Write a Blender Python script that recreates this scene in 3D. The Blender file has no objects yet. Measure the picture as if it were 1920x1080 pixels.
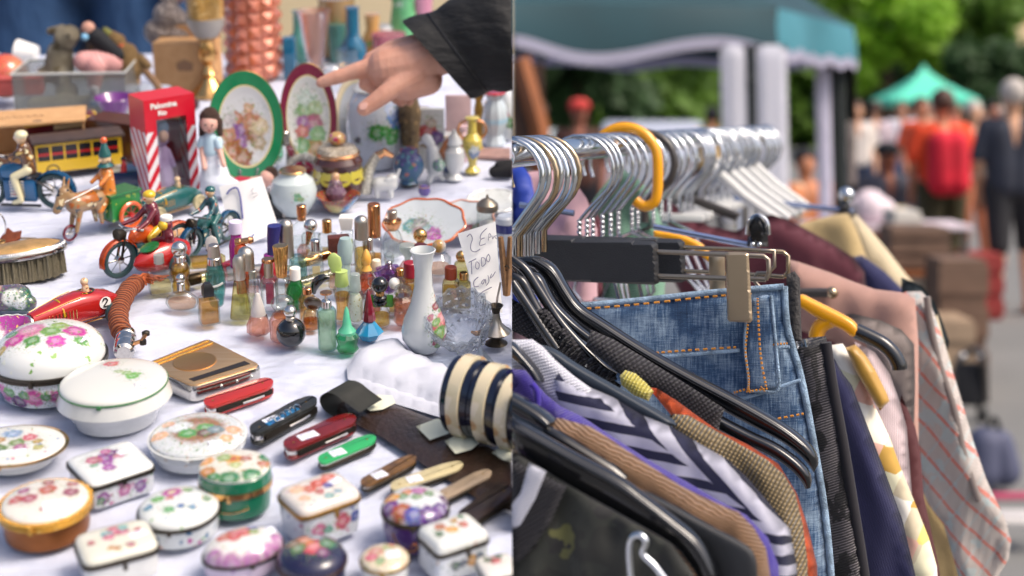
import bpy, bmesh, math, random
from mathutils import Vector, Matrix, Euler, noise
from mathutils.geometry import delaunay_2d_cdt
R = math.radians
random.seed(7)
sc = bpy.context.scene
COL = sc.collection
# ------------------------------------------------------------------ camera, sky, sun, exposure
F = 2600.0          # focal length in photo pixels (1920 wide)
HY = 215.0          # image row of the horizon
CZ = 1.55           # eye height
cam = bpy.data.cameras.new('camera'); camo = bpy.data.objects.new('camera', cam); COL.objects.link(camo)
sc.camera = camo
camo.location = (0, 0, CZ); camo.rotation_euler = (R(90), 0, 0)
cam.sensor_width = 36; cam.lens = 36*F/1920; cam.shift_x = 0; cam.shift_y = -(540-HY)/1920
cam.clip_start = .05; cam.clip_end = 500
cam.dof.use_dof = True; cam.dof.focus_distance = 1.12; cam.dof.aperture_fstop = 4.6
SUN_EL, SUN_AZ = 52, 118
w = bpy.data.worlds.new('World'); sc.world = w; w.use_nodes = True
wn = w.node_tree.nodes; wn.clear()
sky = wn.new('ShaderNodeTexSky'); sky.sky_type = 'NISHITA'; sky.sun_disc = False
sky.sun_elevation = R(SUN_EL); sky.sun_rotation = R(SUN_AZ); sky.dust_density = 5; sky.ozone_density = .3; sky.air_density = .7
bg = wn.new('ShaderNodeBackground'); bg.inputs[1].default_value = .15
wo = wn.new('ShaderNodeOutputWorld')
w.node_tree.links.new(sky.outputs[0], bg.inputs[0]); w.node_tree.links.new(bg.outputs[0], wo.inputs[0])
sl = bpy.data.lights.new('sun', 'SUN'); slo = bpy.data.objects.new('sun', sl); COL.objects.link(slo)
sl.energy = 1.5; sl.angle = R(22); sl.color = (1, .9, .78)
sdir = Vector((math.sin(R(SUN_AZ))*math.cos(R(SUN_EL)), math.cos(R(SUN_AZ))*math.cos(R(SUN_EL)), math.sin(R(SUN_EL)))); slo.rotation_euler = sdir.to_track_quat('Z', 'Y').to_euler(); slo.location = sdir*9
sc.view_settings.view_transform = 'Standard'; sc.view_settings.look = 'None'; sc.view_settings.gamma = 1
sc.view_settings.exposure = .6
sc.cycles.max_bounces = 14; sc.cycles.transparent_max_bounces = 24; sc.cycles.transmission_bounces = 10
sc.cycles.sample_clamp_indirect = 4; sc.cycles.use_denoising = True
# ------------------------------------------------------------------ materials
MATS = {}
def srgb(c):
    if isinstance(c, str):
        c = [int(c[i:i+2], 16)/255 for i in (0, 2, 4)]
    return tuple((x/12.92 if x <= .04045 else ((x+.055)/1.055)**2.4) for x in c[:3]) + (1,)
class NT:
    def __init__(s, name):
        s.m = bpy.data.materials.new(name); s.m.use_nodes = True
        s.t = s.m.node_tree; s.n = s.t.nodes; s.b = s.n['Principled BSDF']
    def N(s, typ, **kw):
        n = s.n.new('ShaderNode'+typ)
        for k, v in kw.items():
            if k.startswith('i_'):
                key = k[2:]; key = int(key) if key.isdigit() else key
                n.inputs[key].default_value = v
            else: setattr(n, k, v)
        return n
    def L(s, a, b): s.t.links.new(a, b)
    def coord(s, which='Object'): return s.N('TexCoord').outputs[which]
    def math(s, op, a, b=None, c=None, clamp=False):
        n = s.N('Math', operation=op, use_clamp=clamp)
        for i, x in enumerate((a, b, c)):
            if x is None: continue
            if isinstance(x, (int, float)): n.inputs[i].default_value = x
            else: s.L(x, n.inputs[i])
        return n.outputs[0]
    def mix(s, f, a, b, mode='MIX'):
        n = s.N('Mix', data_type='RGBA', blend_type=mode)
        for k, x in ((0, f), (6, a), (7, b)):
            if isinstance(x, (int, float)): n.inputs[k].default_value = x
            elif isinstance(x, tuple): n.inputs[k].default_value = x
            else: s.L(x, n.inputs[k])
        return n.outputs[2]
    def noise(s, co, scale, detail=3, rough=.55, out='Fac'):
        n = s.N('TexNoise'); n.inputs['Scale'].default_value = scale; n.inputs['Detail'].default_value = detail
        n.inputs['Roughness'].default_value = rough; s.L(co, n.inputs['Vector']); return n.outputs[out]
    def mapping(s, co, loc=(0,0,0), rot=(0,0,0), scale=(1,1,1)):
        n = s.N('Mapping'); n.inputs[1].default_value = loc; n.inputs[2].default_value = rot; n.inputs[3].default_value = scale
        s.L(co, n.inputs[0]); return n.outputs[0]
    def bump(s, h, strength=.4, dist=1.0):
        n = s.N('Bump'); n.inputs['Strength'].default_value = strength; n.inputs['Distance'].default_value = dist
        s.L(h, n.inputs['Height']); s.L(n.outputs[0], s.b.inputs['Normal'])
    def pr(s, col=None, rough=None, metal=None, coat=None, tr=None, ior=None, sheen=None, sss=None, spec=None):
        b = s.b.inputs
        if col is not None:
            if isinstance(col, tuple): b['Base Color'].default_value = col
            else: s.L(col, b['Base Color'])
        if rough is not None:
            if isinstance(rough, (int, float)): b['Roughness'].default_value = rough
            else: s.L(rough, b['Roughness'])
        if metal is not None: b['Metallic'].default_value = metal
        if coat is not None: b['Coat Weight'].default_value = coat; b['Coat Roughness'].default_value = .06
        if tr is not None: b['Transmission Weight'].default_value = tr
        if ior is not None: b['IOR'].default_value = ior
        if sheen is not None: b['Sheen Weight'].default_value = sheen
        if spec is not None: b['Specular IOR Level'].default_value = spec
        if sss is not None:
            b['Subsurface Weight'].default_value = sss; b['Subsurface Radius'].default_value = (1, .35, .2); b['Subsurface Scale'].default_value = .004
        return s
def ramp_mask(t, dist, r0, r1):
    n = t.N('MapRange', interpolation_type='SMOOTHSTEP'); n.inputs[1].default_value = r0; n.inputs[2].default_value = r1
    n.inputs[3].default_value = 1; n.inputs[4].default_value = 0; t.L(dist, n.inputs[0]); return n.outputs[0]
def mk(name, col, rough=.5, metal=0, coat=0, var=0, vs=.05, bump=0, bs=.3, co='Object', **kw):
    if name in MATS: return MATS[name]
    t = NT(name); c = srgb(col)
    cc = t.coord(co)
    if var:
        dark = tuple(x*(1-var) for x in c[:3])+(1,); lite = tuple(min(1, x*(1+var*.7)) for x in c[:3])+(1,)
        f = t.noise(cc, vs, 4); cr = t.N('MapRange', i_1=.3, i_2=.7); t.L(f, cr.inputs[0])
        c = t.mix(cr.outputs[0], dark, lite)
    t.pr(c, rough, metal, coat, **kw)
    if bump: t.bump(t.noise(cc, bs, 4), bump, 1)
    MATS[name] = t.m; return t.m
def painted(name, base, spots=(), scatter=(), rough=.14, dist=5, dscale=.13, bands=(), coat=.5, metal=0, bump=0, wear=0, fine=True, leaves=('4c7a3c', '6f9a50', '3f6a48', '88a060')):
    """glazed or printed surface: spots (x,y,z|None,r,colour[,soft]); scatter (cell,radius,palette,density); bands (axis,lo,hi,colour)"""
    if name in MATS: return MATS[name]
    t = NT(name); co = t.coord()
    nz = t.N('TexNoise'); nz.inputs['Scale'].default_value = dscale; nz.inputs['Detail'].default_value = 2; t.L(co, nz.inputs['Vector'])
    v = t.N('VectorMath', operation='SUBTRACT'); t.L(nz.outputs['Color'], v.inputs[0]); v.inputs[1].default_value = (.5, .5, .5)
    v2 = t.N('VectorMath', operation='SCALE'); v2.inputs['Scale'].default_value = dist*3; t.L(v.outputs[0], v2.inputs[0])
    v3 = t.N('VectorMath', operation='ADD'); t.L(co, v3.inputs[0]); t.L(v2.outputs[0], v3.inputs[1]); wc = v3.outputs[0]
    sp = t.N('SeparateXYZ'); t.L(co, sp.inputs[0])
    col = srgb(base)
    if coat and min(col[:3]) > .5: col = tuple(q*.78 for q in col[:3])+(1,)
    f = t.noise(co, .03, 3); col = t.mix(t.math('MULTIPLY', f, .12), col, tuple(x*.75 for x in col[:3])+(1,))
    for ax, lo, hi, c in bands:
        a = t.math('GREATER_THAN', sp.outputs[ax], lo); b = t.math('LESS_THAN', sp.outputs[ax], hi)
        col = t.mix(t.math('MULTIPLY', a, b), col, srgb(c))
    for cell, rad, pal, dens in scatter:
        vo = t.N('TexVoronoi'); vo.inputs['Scale'].default_value = 1/cell; vo.inputs['Randomness'].default_value = .9; t.L(wc, vo.inputs['Vector'])
        m = ramp_mask(t, vo.outputs['Distance'], rad/cell*.75, rad/cell*1.05)
        s3 = t.N('SeparateColor'); t.L(vo.outputs['Color'], s3.inputs[0])
        m = t.math('MULTIPLY', m, t.math('LESS_THAN', s3.outputs[1], dens))
        cr = t.N('ValToRGB'); cr.color_ramp.interpolation = 'CONSTANT'
        while len(cr.color_ramp.elements) < len(pal): cr.color_ramp.elements.new(.5)
        for i, c in enumerate(pal):
            cr.color_ramp.elements[i].position = i/len(pal); cr.color_ramp.elements[i].color = srgb(c)
        t.L(s3.outputs[0], cr.inputs[0]); col = t.mix(m, col, cr.outputs[0])
    near = None
    if spots and fine:
        vp = t.N('TexVoronoi', i_2=.2); t.L(co, vp.inputs['Vector']); petal = t.math('MULTIPLY_ADD', vp.outputs['Distance'], .75, .45, clamp=True)
        pg = t.N('CombineColor'); [t.L(petal, pg.inputs[i]) for i in range(3)]
    for s in spots:
        x, y, z, r, c = s[:5]; r *= 1.45; d = t.N('VectorMath', operation='DISTANCE')
        if z is None:
            mp = t.mapping(wc, scale=(1, 1, 0)); t.L(mp, d.inputs[0]); d.inputs[1].default_value = (x, y, 0)
        elif z == 'f':       # front-facing print on an upright face: only x and z count
            mp = t.mapping(wc, scale=(1, 0, 1)); t.L(mp, d.inputs[0]); d.inputs[1].default_value = (x, 0, y)
        else:
            t.L(wc, d.inputs[0]); d.inputs[1].default_value = (x, y, z)
        m = ramp_mask(t, d.outputs['Value'], r*.65, r*1.05)
        cc = srgb(c)
        if fine: cc = t.mix(.75, cc, pg.outputs[0], 'MULTIPLY'); nr = ramp_mask(t, d.outputs['Value'], r*1.0, r*2.2); near = nr if near is None else t.math('MAXIMUM', near, nr)
        col = t.mix(m, col, cc)
        hi = tuple(min(1, q*.6+.35) for q in srgb(c)[:3])+(1,)
        if r > 8: col = t.mix(t.math('MULTIPLY', ramp_mask(t, d.outputs['Value'], r*.2, r*.55), .55), col, hi)
    if near is not None:
        for sc_, off_, pal in ((.15, 0, leaves), (.26, 50, ('6a8a4a', 'a06a78', '5a7a90', 'b08a50'))):
            vl = t.N('TexVoronoi', i_2=sc_); t.L(t.mapping(wc, loc=(off_, 0, 0), rot=(0, 0, .6), scale=(1, 1.9, 1)), vl.inputs['Vector']); sv = t.N('SeparateColor'); t.L(vl.outputs['Color'], sv.inputs[0])
            ml = t.math('MULTIPLY', ramp_mask(t, vl.outputs['Distance'], .2, .42), t.math('MULTIPLY', near, t.math('LESS_THAN', sv.outputs[1], .6)))
            cr = t.N('ValToRGB'); cr.color_ramp.interpolation = 'CONSTANT'
            while len(cr.color_ramp.elements) < len(pal): cr.color_ramp.elements.new(.5)
            for i, c in enumerate(pal): cr.color_ramp.elements[i].position = i/len(pal); cr.color_ramp.elements[i].color = srgb(c)
            t.L(sv.outputs[0], cr.inputs[0]); col = t.mix(t.math('MULTIPLY', ml, .8), col, cr.outputs[0])
    if wear:
        f = t.noise(co, .2, 5, .7); m = t.math('GREATER_THAN', f, 1-wear); col = t.mix(m, col, srgb('7a5a3a'))
    t.pr(col, rough, metal, coat)
    if bump: t.bump(t.noise(co, .6, 3), bump, 1)
    MATS[name] = t.m; return t.m
def glass(name, tint='fafcfb', dark='b4c0be', rough=.0, milk=0):
    """thin blown glass: see-through at the face, denser at the rim, mirror by Fresnel"""
    if name in MATS: return MATS[name]
    t = NT(name); t.n.remove(t.b)
    lw = t.N('LayerWeight', i_0=.45)
    f = t.math('POWER', lw.outputs['Facing'], 1.6)
    tr = t.N('BsdfTransparent'); t.L(t.mix(f, srgb(tint), srgb(dark)), tr.inputs[0])
    gl = t.N('BsdfGlossy'); gl.inputs['Roughness'].default_value = rough+.02
    ms = t.N('MixShader'); t.L(t.math('MULTIPLY_ADD', t.math('POWER', lw.outputs['Facing'], 3), .7, .09), ms.inputs[0])
    t.L(tr.outputs[0], ms.inputs[1]); t.L(gl.outputs[0], ms.inputs[2]); out = ms.outputs[0]
    if milk:
        d = t.N('BsdfTranslucent'); d2 = t.N('BsdfDiffuse'); t.L(t.mix(0.0, srgb(tint), srgb(tint)), d.inputs[0]); d2.inputs[0].default_value = srgb(tint)
        m1 = t.N('MixShader', i_0=.5); t.L(d.outputs[0], m1.inputs[1]); t.L(d2.outputs[0], m1.inputs[2])
        m2 = t.N('MixShader', i_0=milk); t.L(out, m2.inputs[1]); t.L(m1.outputs[0], m2.inputs[2]); out = m2.outputs[0]
    t.L(out, t.n['Material Output'].inputs[0]); MATS[name] = t.m; return t.m
def solidglass(name, col, rough=0.02, tr=1, ior=1.42, milk=.0):
    if name in MATS: return MATS[name]
    t = NT(name); t.pr(srgb(col), rough, 0, 0, tr-milk, ior); MATS[name] = t.m; return t.m
def liquid(name, col):
    """perfume: clear coloured juice that glows with the light passing through it"""
    if name in MATS: return MATS[name]
    t = NT(name); t.pr(srgb(col), .06, 0, .3); tl = t.N('BsdfTranslucent'); tl.inputs[0].default_value = srgb(col)
    m1 = t.N('MixShader', i_0=.5); t.L(t.b.outputs[0], m1.inputs[1]); t.L(tl.outputs[0], m1.inputs[2])
    tr = t.N('BsdfTransparent'); tr.inputs[0].default_value = tuple(min(1, q**.3) for q in srgb(col)[:3])+(1,); ms = t.N('MixShader', i_0=.78)
    t.L(m1.outputs[0], ms.inputs[1]); t.L(tr.outputs[0], ms.inputs[2]); t.L(ms.outputs[0], t.n['Material Output'].inputs[0])
    MATS[name] = t.m; return t.m
mk('gold', 'e0b070', .16, 1, var=.15, vs=.2); mk('rose_gold', 'dca070', .2, 1); mk('silver', 'd4d0c8', .12, 1, var=.12, vs=.2)
mk('satin_silver', 'c4bcb0', .32, 1); mk('dull_brass', 'a08040', .4, 1, var=.35, vs=.3, bump=.2, bs=.5); mk('dark_metal', '4a443c', .4, .9, var=.3, vs=.3)
mk('black_gloss', '0c0d10', .06, 0, .8); mk('black_plastic', '17181b', .3, 0); mk('white_porcelain', 'cfd0cc', .12, 0, .7, var=.04)
mk('paper', 'eeece8', .7, var=.03, vs=.05); mk('sticker_paper', 'dfe2ea', .7); mk('torn_paper', 'd9dac2', .8, var=.1, vs=.3)
mk('ink', '3a3f8c', .6); mk('pencil', '77748a', .7); mk('white_plastic', 'e8e6e0', .35)
glass('clear_glass'); glass('frosted_glass', 'dfe8e4', '9fb0aa', .3, .45)
# ------------------------------------------------------------------ mesh helpers
def BM(): return bmesh.new()
def ob(name, bm, m, parent=None, smooth=30, loc=None, rot=None, mods=()):
    me = bpy.data.meshes.new(name); bmesh.ops.recalc_face_normals(bm, faces=bm.faces) if not getattr(bm, 'keep', False) else None
    bm.to_mesh(me); bm.free()
    if smooth:
        for p in me.polygons: p.use_smooth = True
        try: me.set_sharp_from_angle(angle=R(smooth))
        except Exception: pass
    for k in (m if isinstance(m, (list, tuple)) else [m]): me.materials.append(MATS[k] if isinstance(k, str) else k)
    o = bpy.data.objects.new(name, me); COL.objects.link(o)
    if parent is not None: o.parent = parent
    if loc is not None: o.location = loc
    if rot is not None: o.rotation_euler = rot
    for typ, kw in mods:
        md = o.modifiers.new(typ.lower(), typ)
        for k, v in kw.items(): setattr(md, k, v)
    return o
def tag(o, label=None, cat=None, group=None, kind=None):
    if label: o['label'] = label
    if cat: o['category'] = cat
    if group: o['group'] = group
    if kind: o['kind'] = kind
    return o
def empty(name, mat4, label, cat, group=None):
    o = bpy.data.objects.new(name, None); COL.objects.link(o); o.empty_display_size = .02
    o.matrix_world = mat4; return tag(o, label, cat, group)
def lathe(prof, n=32, e=2, sx=1, sy=1, rot=0, M=None, bm=None, rad=None, cap=True, tw=0):
    bm = bm or BM(); M = M or Matrix(); rings = []
    for k, (r, z) in enumerate(prof):
        ring = []
        for i in range(n):
            a = 2*math.pi*i/n; c, s = math.cos(a), math.sin(a)
            q = r if e == 2 else r/((abs(c)**e+abs(s)**e)**(1/e))
            if rad: q *= rad(a, z)
            x, y = q*c*sx, q*s*sy; rr = rot+tw*z
            if rr: x, y = x*math.cos(rr)-y*math.sin(rr), x*math.sin(rr)+y*math.cos(rr)
            ring.append(bm.verts.new(M @ Vector((x, y, z))))
        rings.append(ring)
    for a, b in zip(rings, rings[1:]):
        for i in range(n): bm.faces.new((a[i], a[(i+1) % n], b[(i+1) % n], b[i]))
    if cap:
        for ring in (rings[0], rings[-1]):
            try: bm.faces.new(ring)
            except ValueError: pass
    return bm
def sph(c, r, bm=None, seg=20, sc=(1,1,1), M=None):
    bm = bm or BM(); T = (M or Matrix()) @ Matrix.Translation(c) @ Matrix.Diagonal((r*sc[0], r*sc[1], r*sc[2], 1))
    bmesh.ops.create_uvsphere(bm, u_segments=seg, v_segments=max(8, seg*2//3), radius=1, matrix=T); return bm
def box(x0, x1, y0, y1, z0, z1, bev=0, bm=None, M=None, seg=2):
    b2 = BM(); bmesh.ops.create_cube(b2, size=1, matrix=Matrix.Translation(((x0+x1)/2, (y0+y1)/2, (z0+z1)/2)) @ Matrix.Diagonal((x1-x0, y1-y0, z1-z0, 1)))
    if bev: bmesh.ops.bevel(b2, geom=b2.edges[:], offset=bev, segments=seg, profile=.5, affect='EDGES')
    if M: bmesh.ops.transform(b2, matrix=M, verts=b2.verts)
    if bm is None: return b2
    me = bpy.data.meshes.new('t'); b2.to_mesh(me); b2.free(); bm.from_mesh(me); bpy.data.meshes.remove(me); return bm
def catmull(pts, sub=6, closed=False):
    pts = [Vector(p) for p in pts]; n = len(pts); out = []
    rng = range(n if closed else n-1)
    for i in rng:
        p0 = pts[(i-1) % n] if closed or i > 0 else pts[0]; p1 = pts[i]; p2 = pts[(i+1) % n]
        p3 = pts[(i+2) % n] if closed or i+2 < n else pts[-1]
        for k in range(sub):
            t = k/sub
            out.append(.5*((2*p1)+(p2-p0)*t+(2*p0-5*p1+4*p2-p3)*t*t+(3*p1-p0-3*p2+p3)*t**3))
    if not closed: out.append(pts[-1])
    return out
def tube(pts, r, bm=None, n=8, closed=False, flat=(1, 1), up=None, cap=True):
    """sweep a round (or flattened) section along points; r a number or a list"""
    bm = bm or BM(); pts = [Vector(p) for p in pts]; N_ = len(pts); rings = []; prev = None
    for i, p in enumerate(pts):
        a = pts[i-1] if i > 0 or closed else p; b = pts[(i+1) % N_] if i+1 < N_ or closed else p
        t = (b-a)
        if t.length < 1e-9: t = Vector((0, 0, 1))
        t.normalize()
        if prev is None:
            u = Vector(up) if up else (Vector((0, 0, 1)) if abs(t.z) < .9 else Vector((1, 0, 0)))
        else: u = prev
        u = u-t*u.dot(t)
        if u.length < 1e-6: u = t.orthogonal()
        u.normalize(); prev = u; v = t.cross(u); rr = r[i] if isinstance(r, (list, tuple)) else r
        rings.append([bm.verts.new(p+(u*math.cos(2*math.pi*k/n)*flat[0]+v*math.sin(2*math.pi*k/n)*flat[1])*rr) for k in range(n)])
    for a, b in zip(rings, rings[1:]+([rings[0]] if closed else [])):
        for k in range(n): bm.faces.new((a[k], a[(k+1) % n], b[(k+1) % n], b[k]))
    if not closed and cap: bm.faces.new(rings[0]); bm.faces.new(rings[-1])
    return bm
def caps(bm, a, ra, b, rb, n=14):
    a, b = Vector(a), Vector(b); d = b-a; L = d.length or 1e-6; q = d.to_track_quat('Z', 'Y').to_matrix().to_4x4()
    prof = [(ra*math.sin(t), -ra*math.cos(t)) for t in [math.pi/2*i/5 for i in range(0, 6)]]
    prof[0] = (ra*.02, -ra); prof += [(rb*math.cos(t), L+rb*math.sin(t)) for t in [math.pi/2*i/5 for i in range(0, 6)]]; prof[-1] = (rb*.02, L+rb)
    return lathe(prof, n, M=Matrix.Translation(a) @ q, bm=bm)
def blob(name, items, m, parent, vox=1.0, smooth=6, mods=(), label=None):
    """one continuous body: tapered limbs (a,ra,b,rb) and balls (c,r[,scale]) fused by voxel remesh"""
    bm = BM()
    for it in items:
        if len(it) == 4: caps(bm, *it)
        else: sph(it[0], it[1], bm, 16, it[2] if len(it) > 2 else (1, 1, 1))
    o = ob(name, bm, m, parent, 180, mods=(('REMESH', dict(mode='VOXEL', voxel_size=vox, use_smooth_shade=True)), ('SMOOTH', dict(factor=.5, iterations=smooth)))+tuple(mods))
    if label: o['label'] = label
    return o
def prism(outl, h, bev=0, bm=None, M=None):
    """extrude a closed xy outline by z=0..h"""
    b2 = BM(); vs = [b2.verts.new((p[0], p[1], 0)) for p in outl]; f = b2.faces.new(vs)
    r = bmesh.ops.extrude_face_region(b2, geom=[f]); bmesh.ops.translate(b2, verts=[v for v in r['geom'] if isinstance(v, bmesh.types.BMVert)], vec=(0, 0, h))
    if bev:
        ed = [e for e in b2.edges if abs(e.verts[0].co.z-e.verts[1].co.z) < 1e-6]
        bmesh.ops.bevel(b2, geom=ed, offset=bev, segments=2, profile=.5, affect='EDGES', clamp_overlap=True)
    bmesh.ops.recalc_face_normals(b2, faces=b2.faces)
    if M: bmesh.ops.transform(b2, matrix=M, verts=b2.verts)
    if bm is None: return b2
    me = bpy.data.meshes.new('t'); b2.to_mesh(me); b2.free(); bm.from_mesh(me); bpy.data.meshes.remove(me); return bm
def inside(p, poly):
    x, y = p; c = False; j = len(poly)-1
    for i in range(len(poly)):
        xi, yi = poly[i][0], poly[i][1]; xj, yj = poly[j][0], poly[j][1]
        if (yi > y) != (yj > y) and x < (xj-xi)*(y-yi)/(yj-yi)+xi: c = not c
        j = i
    return c
def edist(p, poly):
    best = 1e9; q = Vector(p); n = len(poly)
    for i in range(n):
        a = Vector(poly[i][:2]); b = Vector(poly[(i+1) % n][:2]); ab = b-a; l = ab.length_squared
        t = max(0, min(1, (q-a).dot(ab)/l)) if l else 0; d = (a+ab*t-q).length
        if d < best: best = d
    return best
def resample(poly, step):
    out = []
    for i in range(len(poly)):
        a = Vector(poly[i][:2]); b = Vector(poly[(i+1) % len(poly)][:2]); k = max(1, int((b-a).length/step))
        out += [tuple(a.lerp(b, j/k)) for j in range(k)]
    return out
def puff(outl, step, mapf, thick, edge, fold=None, back=None, power=.5, hard=None):
    """a padded sheet: outline in plane units -> front skin bulging by thick away from the outline, flat back, real thickness.
    mapf(x,y,h)->Vector places a point h off the plane"""
    outl = resample(outl, step); pts = [Vector(p) for p in outl]; n = len(pts)
    xs = [p[0] for p in outl]; ys = [p[1] for p in outl]; k = 0; y = min(ys)+step*.5
    while y < max(ys):
        x = min(xs)+step*(.5+.5*(k % 2))
        while x < max(xs):
            if inside((x, y), outl) and edist((x, y), outl) > step*.5: pts.append(Vector((x, y)))
            x += step
        y += step*.87; k += 1
    vo, ed, fa, *_ = delaunay_2d_cdt(pts, [(i, (i+1) % n) for i in range(n)], [], 1, 1e-6)
    bm = BM(); front = []; backv = []; uvl = bm.loops.layers.uv.new('uv'); fl = {}
    for v in vo:
        d = edist(v, outl)
        if hard and hard(v): d = edge
        t = min(1, d/edge); h = thick*(1-(1-t)**2)**power if t < 1 else thick
        if fold: h += fold(v.x, v.y)*min(1, t*1.5)
        a = bm.verts.new(mapf(v.x, v.y, h)); b = bm.verts.new(mapf(v.x, v.y, -(back if back is not None else thick)*min(1, t)-.0005*0)); fl[a] = fl[b] = (v.x, v.y)
        front.append(a); backv.append(b)
    cnt = {}
    for f in fa:
        for i in range(3):
            e = tuple(sorted((f[i], f[(i+1) % 3]))); cnt[e] = cnt.get(e, 0)+1
    for f in fa:
        c = (vo[f[0]]+vo[f[1]]+vo[f[2]])/3
        bm.faces.new([front[i] for i in f]); bm.faces.new([backv[i] for i in reversed(f)])
    for (i, j), c in cnt.items():
        if c == 1:
            try: bm.faces.new((front[i], front[j], backv[j], backv[i]))
            except ValueError: pass
    bmesh.ops.recalc_face_normals(bm, faces=bm.faces)
    for f in bm.faces:
        for l in f.loops: l[uvl].uv = fl[l.vert]
    return bm
def rot(axis, deg, at=(0, 0, 0)): return Matrix.Translation(at) @ Matrix.Rotation(R(deg), 4, axis)
# ------------------------------------------------------------------ the sloping market table (left side)
KP, VL = 1250.0, -480.0           # the table plane seen in the photo: depth = KP/(y-VL)
TS = (HY-VL)/F                    # its slope
TILT = math.atan(TS); TZ0 = CZ-KP/F
TMAT = Matrix.Rotation(TILT, 4, 'X')
def depth_at(y): return KP/(y-VL)
def plane_pt(x, y):
    d = depth_at(y); return Vector(((x-960)/F*d, d, TZ0+TS*d))
def elev(y): return math.atan((y-VL)/F)
def put(name, label, cat, x, y, rz=0, group=None, r=0, lift=0, scale=1):
    """Empty standing on the table at photo pixel (x,y = where its base touches in front), local unit = one photo pixel there"""
    yb = y-r*math.sin(elev(y)); d = depth_at(yb); p = plane_pt(x, yb); s = d/F*scale
    nrm = TMAT @ Vector((0, 0, 1))
    M = Matrix.Translation(p+nrm*(lift*s+.0004)) @ TMAT @ Matrix.Rotation(R(rz), 4, 'Z') @ Matrix.Scale(s, 4)
    return empty(name, M, label, cat, group)
def lying(name, label, cat, p1, p2, group=None, lift=0):
    """Empty between two table pixels, local x along them"""
    a, b = plane_pt(*p1), plane_pt(*p2); ti = TMAT.inverted(); v = ti @ (b-a); d = (a+b).y/2; s = d/F
    nrm = TMAT @ Vector((0, 0, 1))
    M = Matrix.Translation((a+b)/2+nrm*(lift*s+.0004)) @ TMAT @ Matrix.Rotation(math.atan2(v.y, v.x), 4, 'Z') @ Matrix.Scale(s, 4)
    o = empty(name, M, label, cat, group); return o, v.length/s
TI = TMAT.inverted()
def tmap(x, y, h, lift=0):      # photo pixel on the table plane, h metres above it
    return plane_pt(x, y)+(TMAT @ Vector((0, 0, 1)))*(h+lift)
# the cloth
t = NT('table_linen'); co = t.coord(); f = t.noise(co, 5, 5, .6); c = t.mix(f, srgb('aab0c4'), srgb('d0d4e2'))
def crease(sc_, rz_, sx):     # thin ironed-in and crumpled fold lines
    n = t.noise(t.mapping(co, rot=(0, 0, rz_), scale=(sc_, sc_*sx, sc_)), 1, 3, .55); return t.math('SUBTRACT', 1, t.math('MULTIPLY', t.math('ABSOLUTE', t.math('SUBTRACT', n, .5)), 5), clamp=True)
w1 = t.noise(t.mapping(co, rot=(0, 0, .35), scale=(3, 6, 3)), 1.5, 4, .55); h = t.math('ADD', t.math('MULTIPLY', w1, 1.6), t.math('ADD', t.math('MULTIPLY', crease(5, .4, 1.8), .22), t.math('MULTIPLY', crease(11, -.5, 1.5), .1)))
t.pr(c, .9, sheen=.1); wv = t.N('TexVoronoi', i_2=900); t.L(co, wv.inputs['Vector'])
t.bump(t.math('ADD', h, t.math('MULTIPLY', wv.outputs[0], .012)), .8, .03); MATS['table_linen'] = t.m
bm = BM(); W0, W1, D0, D1 = -1.25, 0.0, .55, 2.17; nx, ny = 130, 190; G = []
def cloth_h(x, y):
    v = noise.noise(Vector((x*3.1, y*3.6, 0)))*.004+noise.noise(Vector((x*9+y*4, y*5-x*2, 3)))*.003
    v += max(0, .18-abs(noise.noise(Vector((x*6+y*5, y*3-x*2, 9)))))*.016
    return v-.0045
for j in range(ny+1):
    G.append([bm.verts.new((W0+(W1-W0)*i/nx, D0+(D1-D0)*j/ny, 0)) for i in range(nx+1)])
for row in G:
    for v in row: x, y = v.co.x, v.co.y; v.co.z = TZ0+TS*y+cloth_h(x, y)
for j in range(ny):
    for i in range(nx): bm.faces.new((G[j][i], G[j][i+1], G[j+1][i+1], G[j+1][i]))
tc = ob('tablecloth', bm, 'table_linen', None, 180); tag(tc, 'wrinkled bluish white cloth covering the sloping bric-a-brac table', 'tablecloth')
bm = BM()
def skirt(bm, a, b, n):
    prev = None
    for i in range(n+1):
        p = a.lerp(b, i/n); q = math.sin(i*.9)*.018; dirn = (b-a).normalized().cross(Vector((0, 0, 1)))
        up = bm.verts.new(p); mid = bm.verts.new(Vector((p.x, p.y, p.z*.5))+dirn*q*.0); lo = bm.verts.new(Vector((p.x, p.y, .03))+dirn*abs(q)*0)
        if prev: bm.faces.new((prev[0], up, mid, prev[1])); bm.faces.new((prev[1], mid, lo, prev[2]))
        prev = (up, mid, lo)
zf = lambda y: TZ0+TS*y-.005
skirt(bm, Vector((W0, D0, zf(D0))), Vector((W1, D0, zf(D0))), 60); skirt(bm, Vector((W1-.001, D0, zf(D0))), Vector((W1-.001, D1, zf(D1))), 90)
skirt(bm, Vector((W0, D0, zf(D0))), Vector((W0, D1, zf(D1))), 90)
ob('skirt', bm, 'table_linen', tc, 180)
mk('bare_wood', '8a6a48', .7, var=.3, vs=4, co='Object')
tr_ = empty('sloping_table', Matrix.Translation((-.62, 1.6, 0)), 'wooden trestle table with a sloping top under the white cloth', 'table')
bm = prism([(W0+.01, D0+.01), (W1-.01, D0+.01), (W1-.01, D1-.01), (W0+.01, D1-.01)], .02, 0)
for v in bm.verts: v.co.z += TZ0+TS*v.co.y-.04; v.co -= Vector((-.62, 1.6, 0))
ob('table_top', bm, 'bare_wood', tr_, 0)
for lx in (W0+.06, W1-.06):
    for ly in (D0+.06, D1-.06):
        ob('leg', box(lx-.025+.62, lx+.025+.62, ly-1.6-.025, ly-1.6+.025, 0, TZ0+TS*ly-.045), 'bare_wood', tr_, 0)
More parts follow.
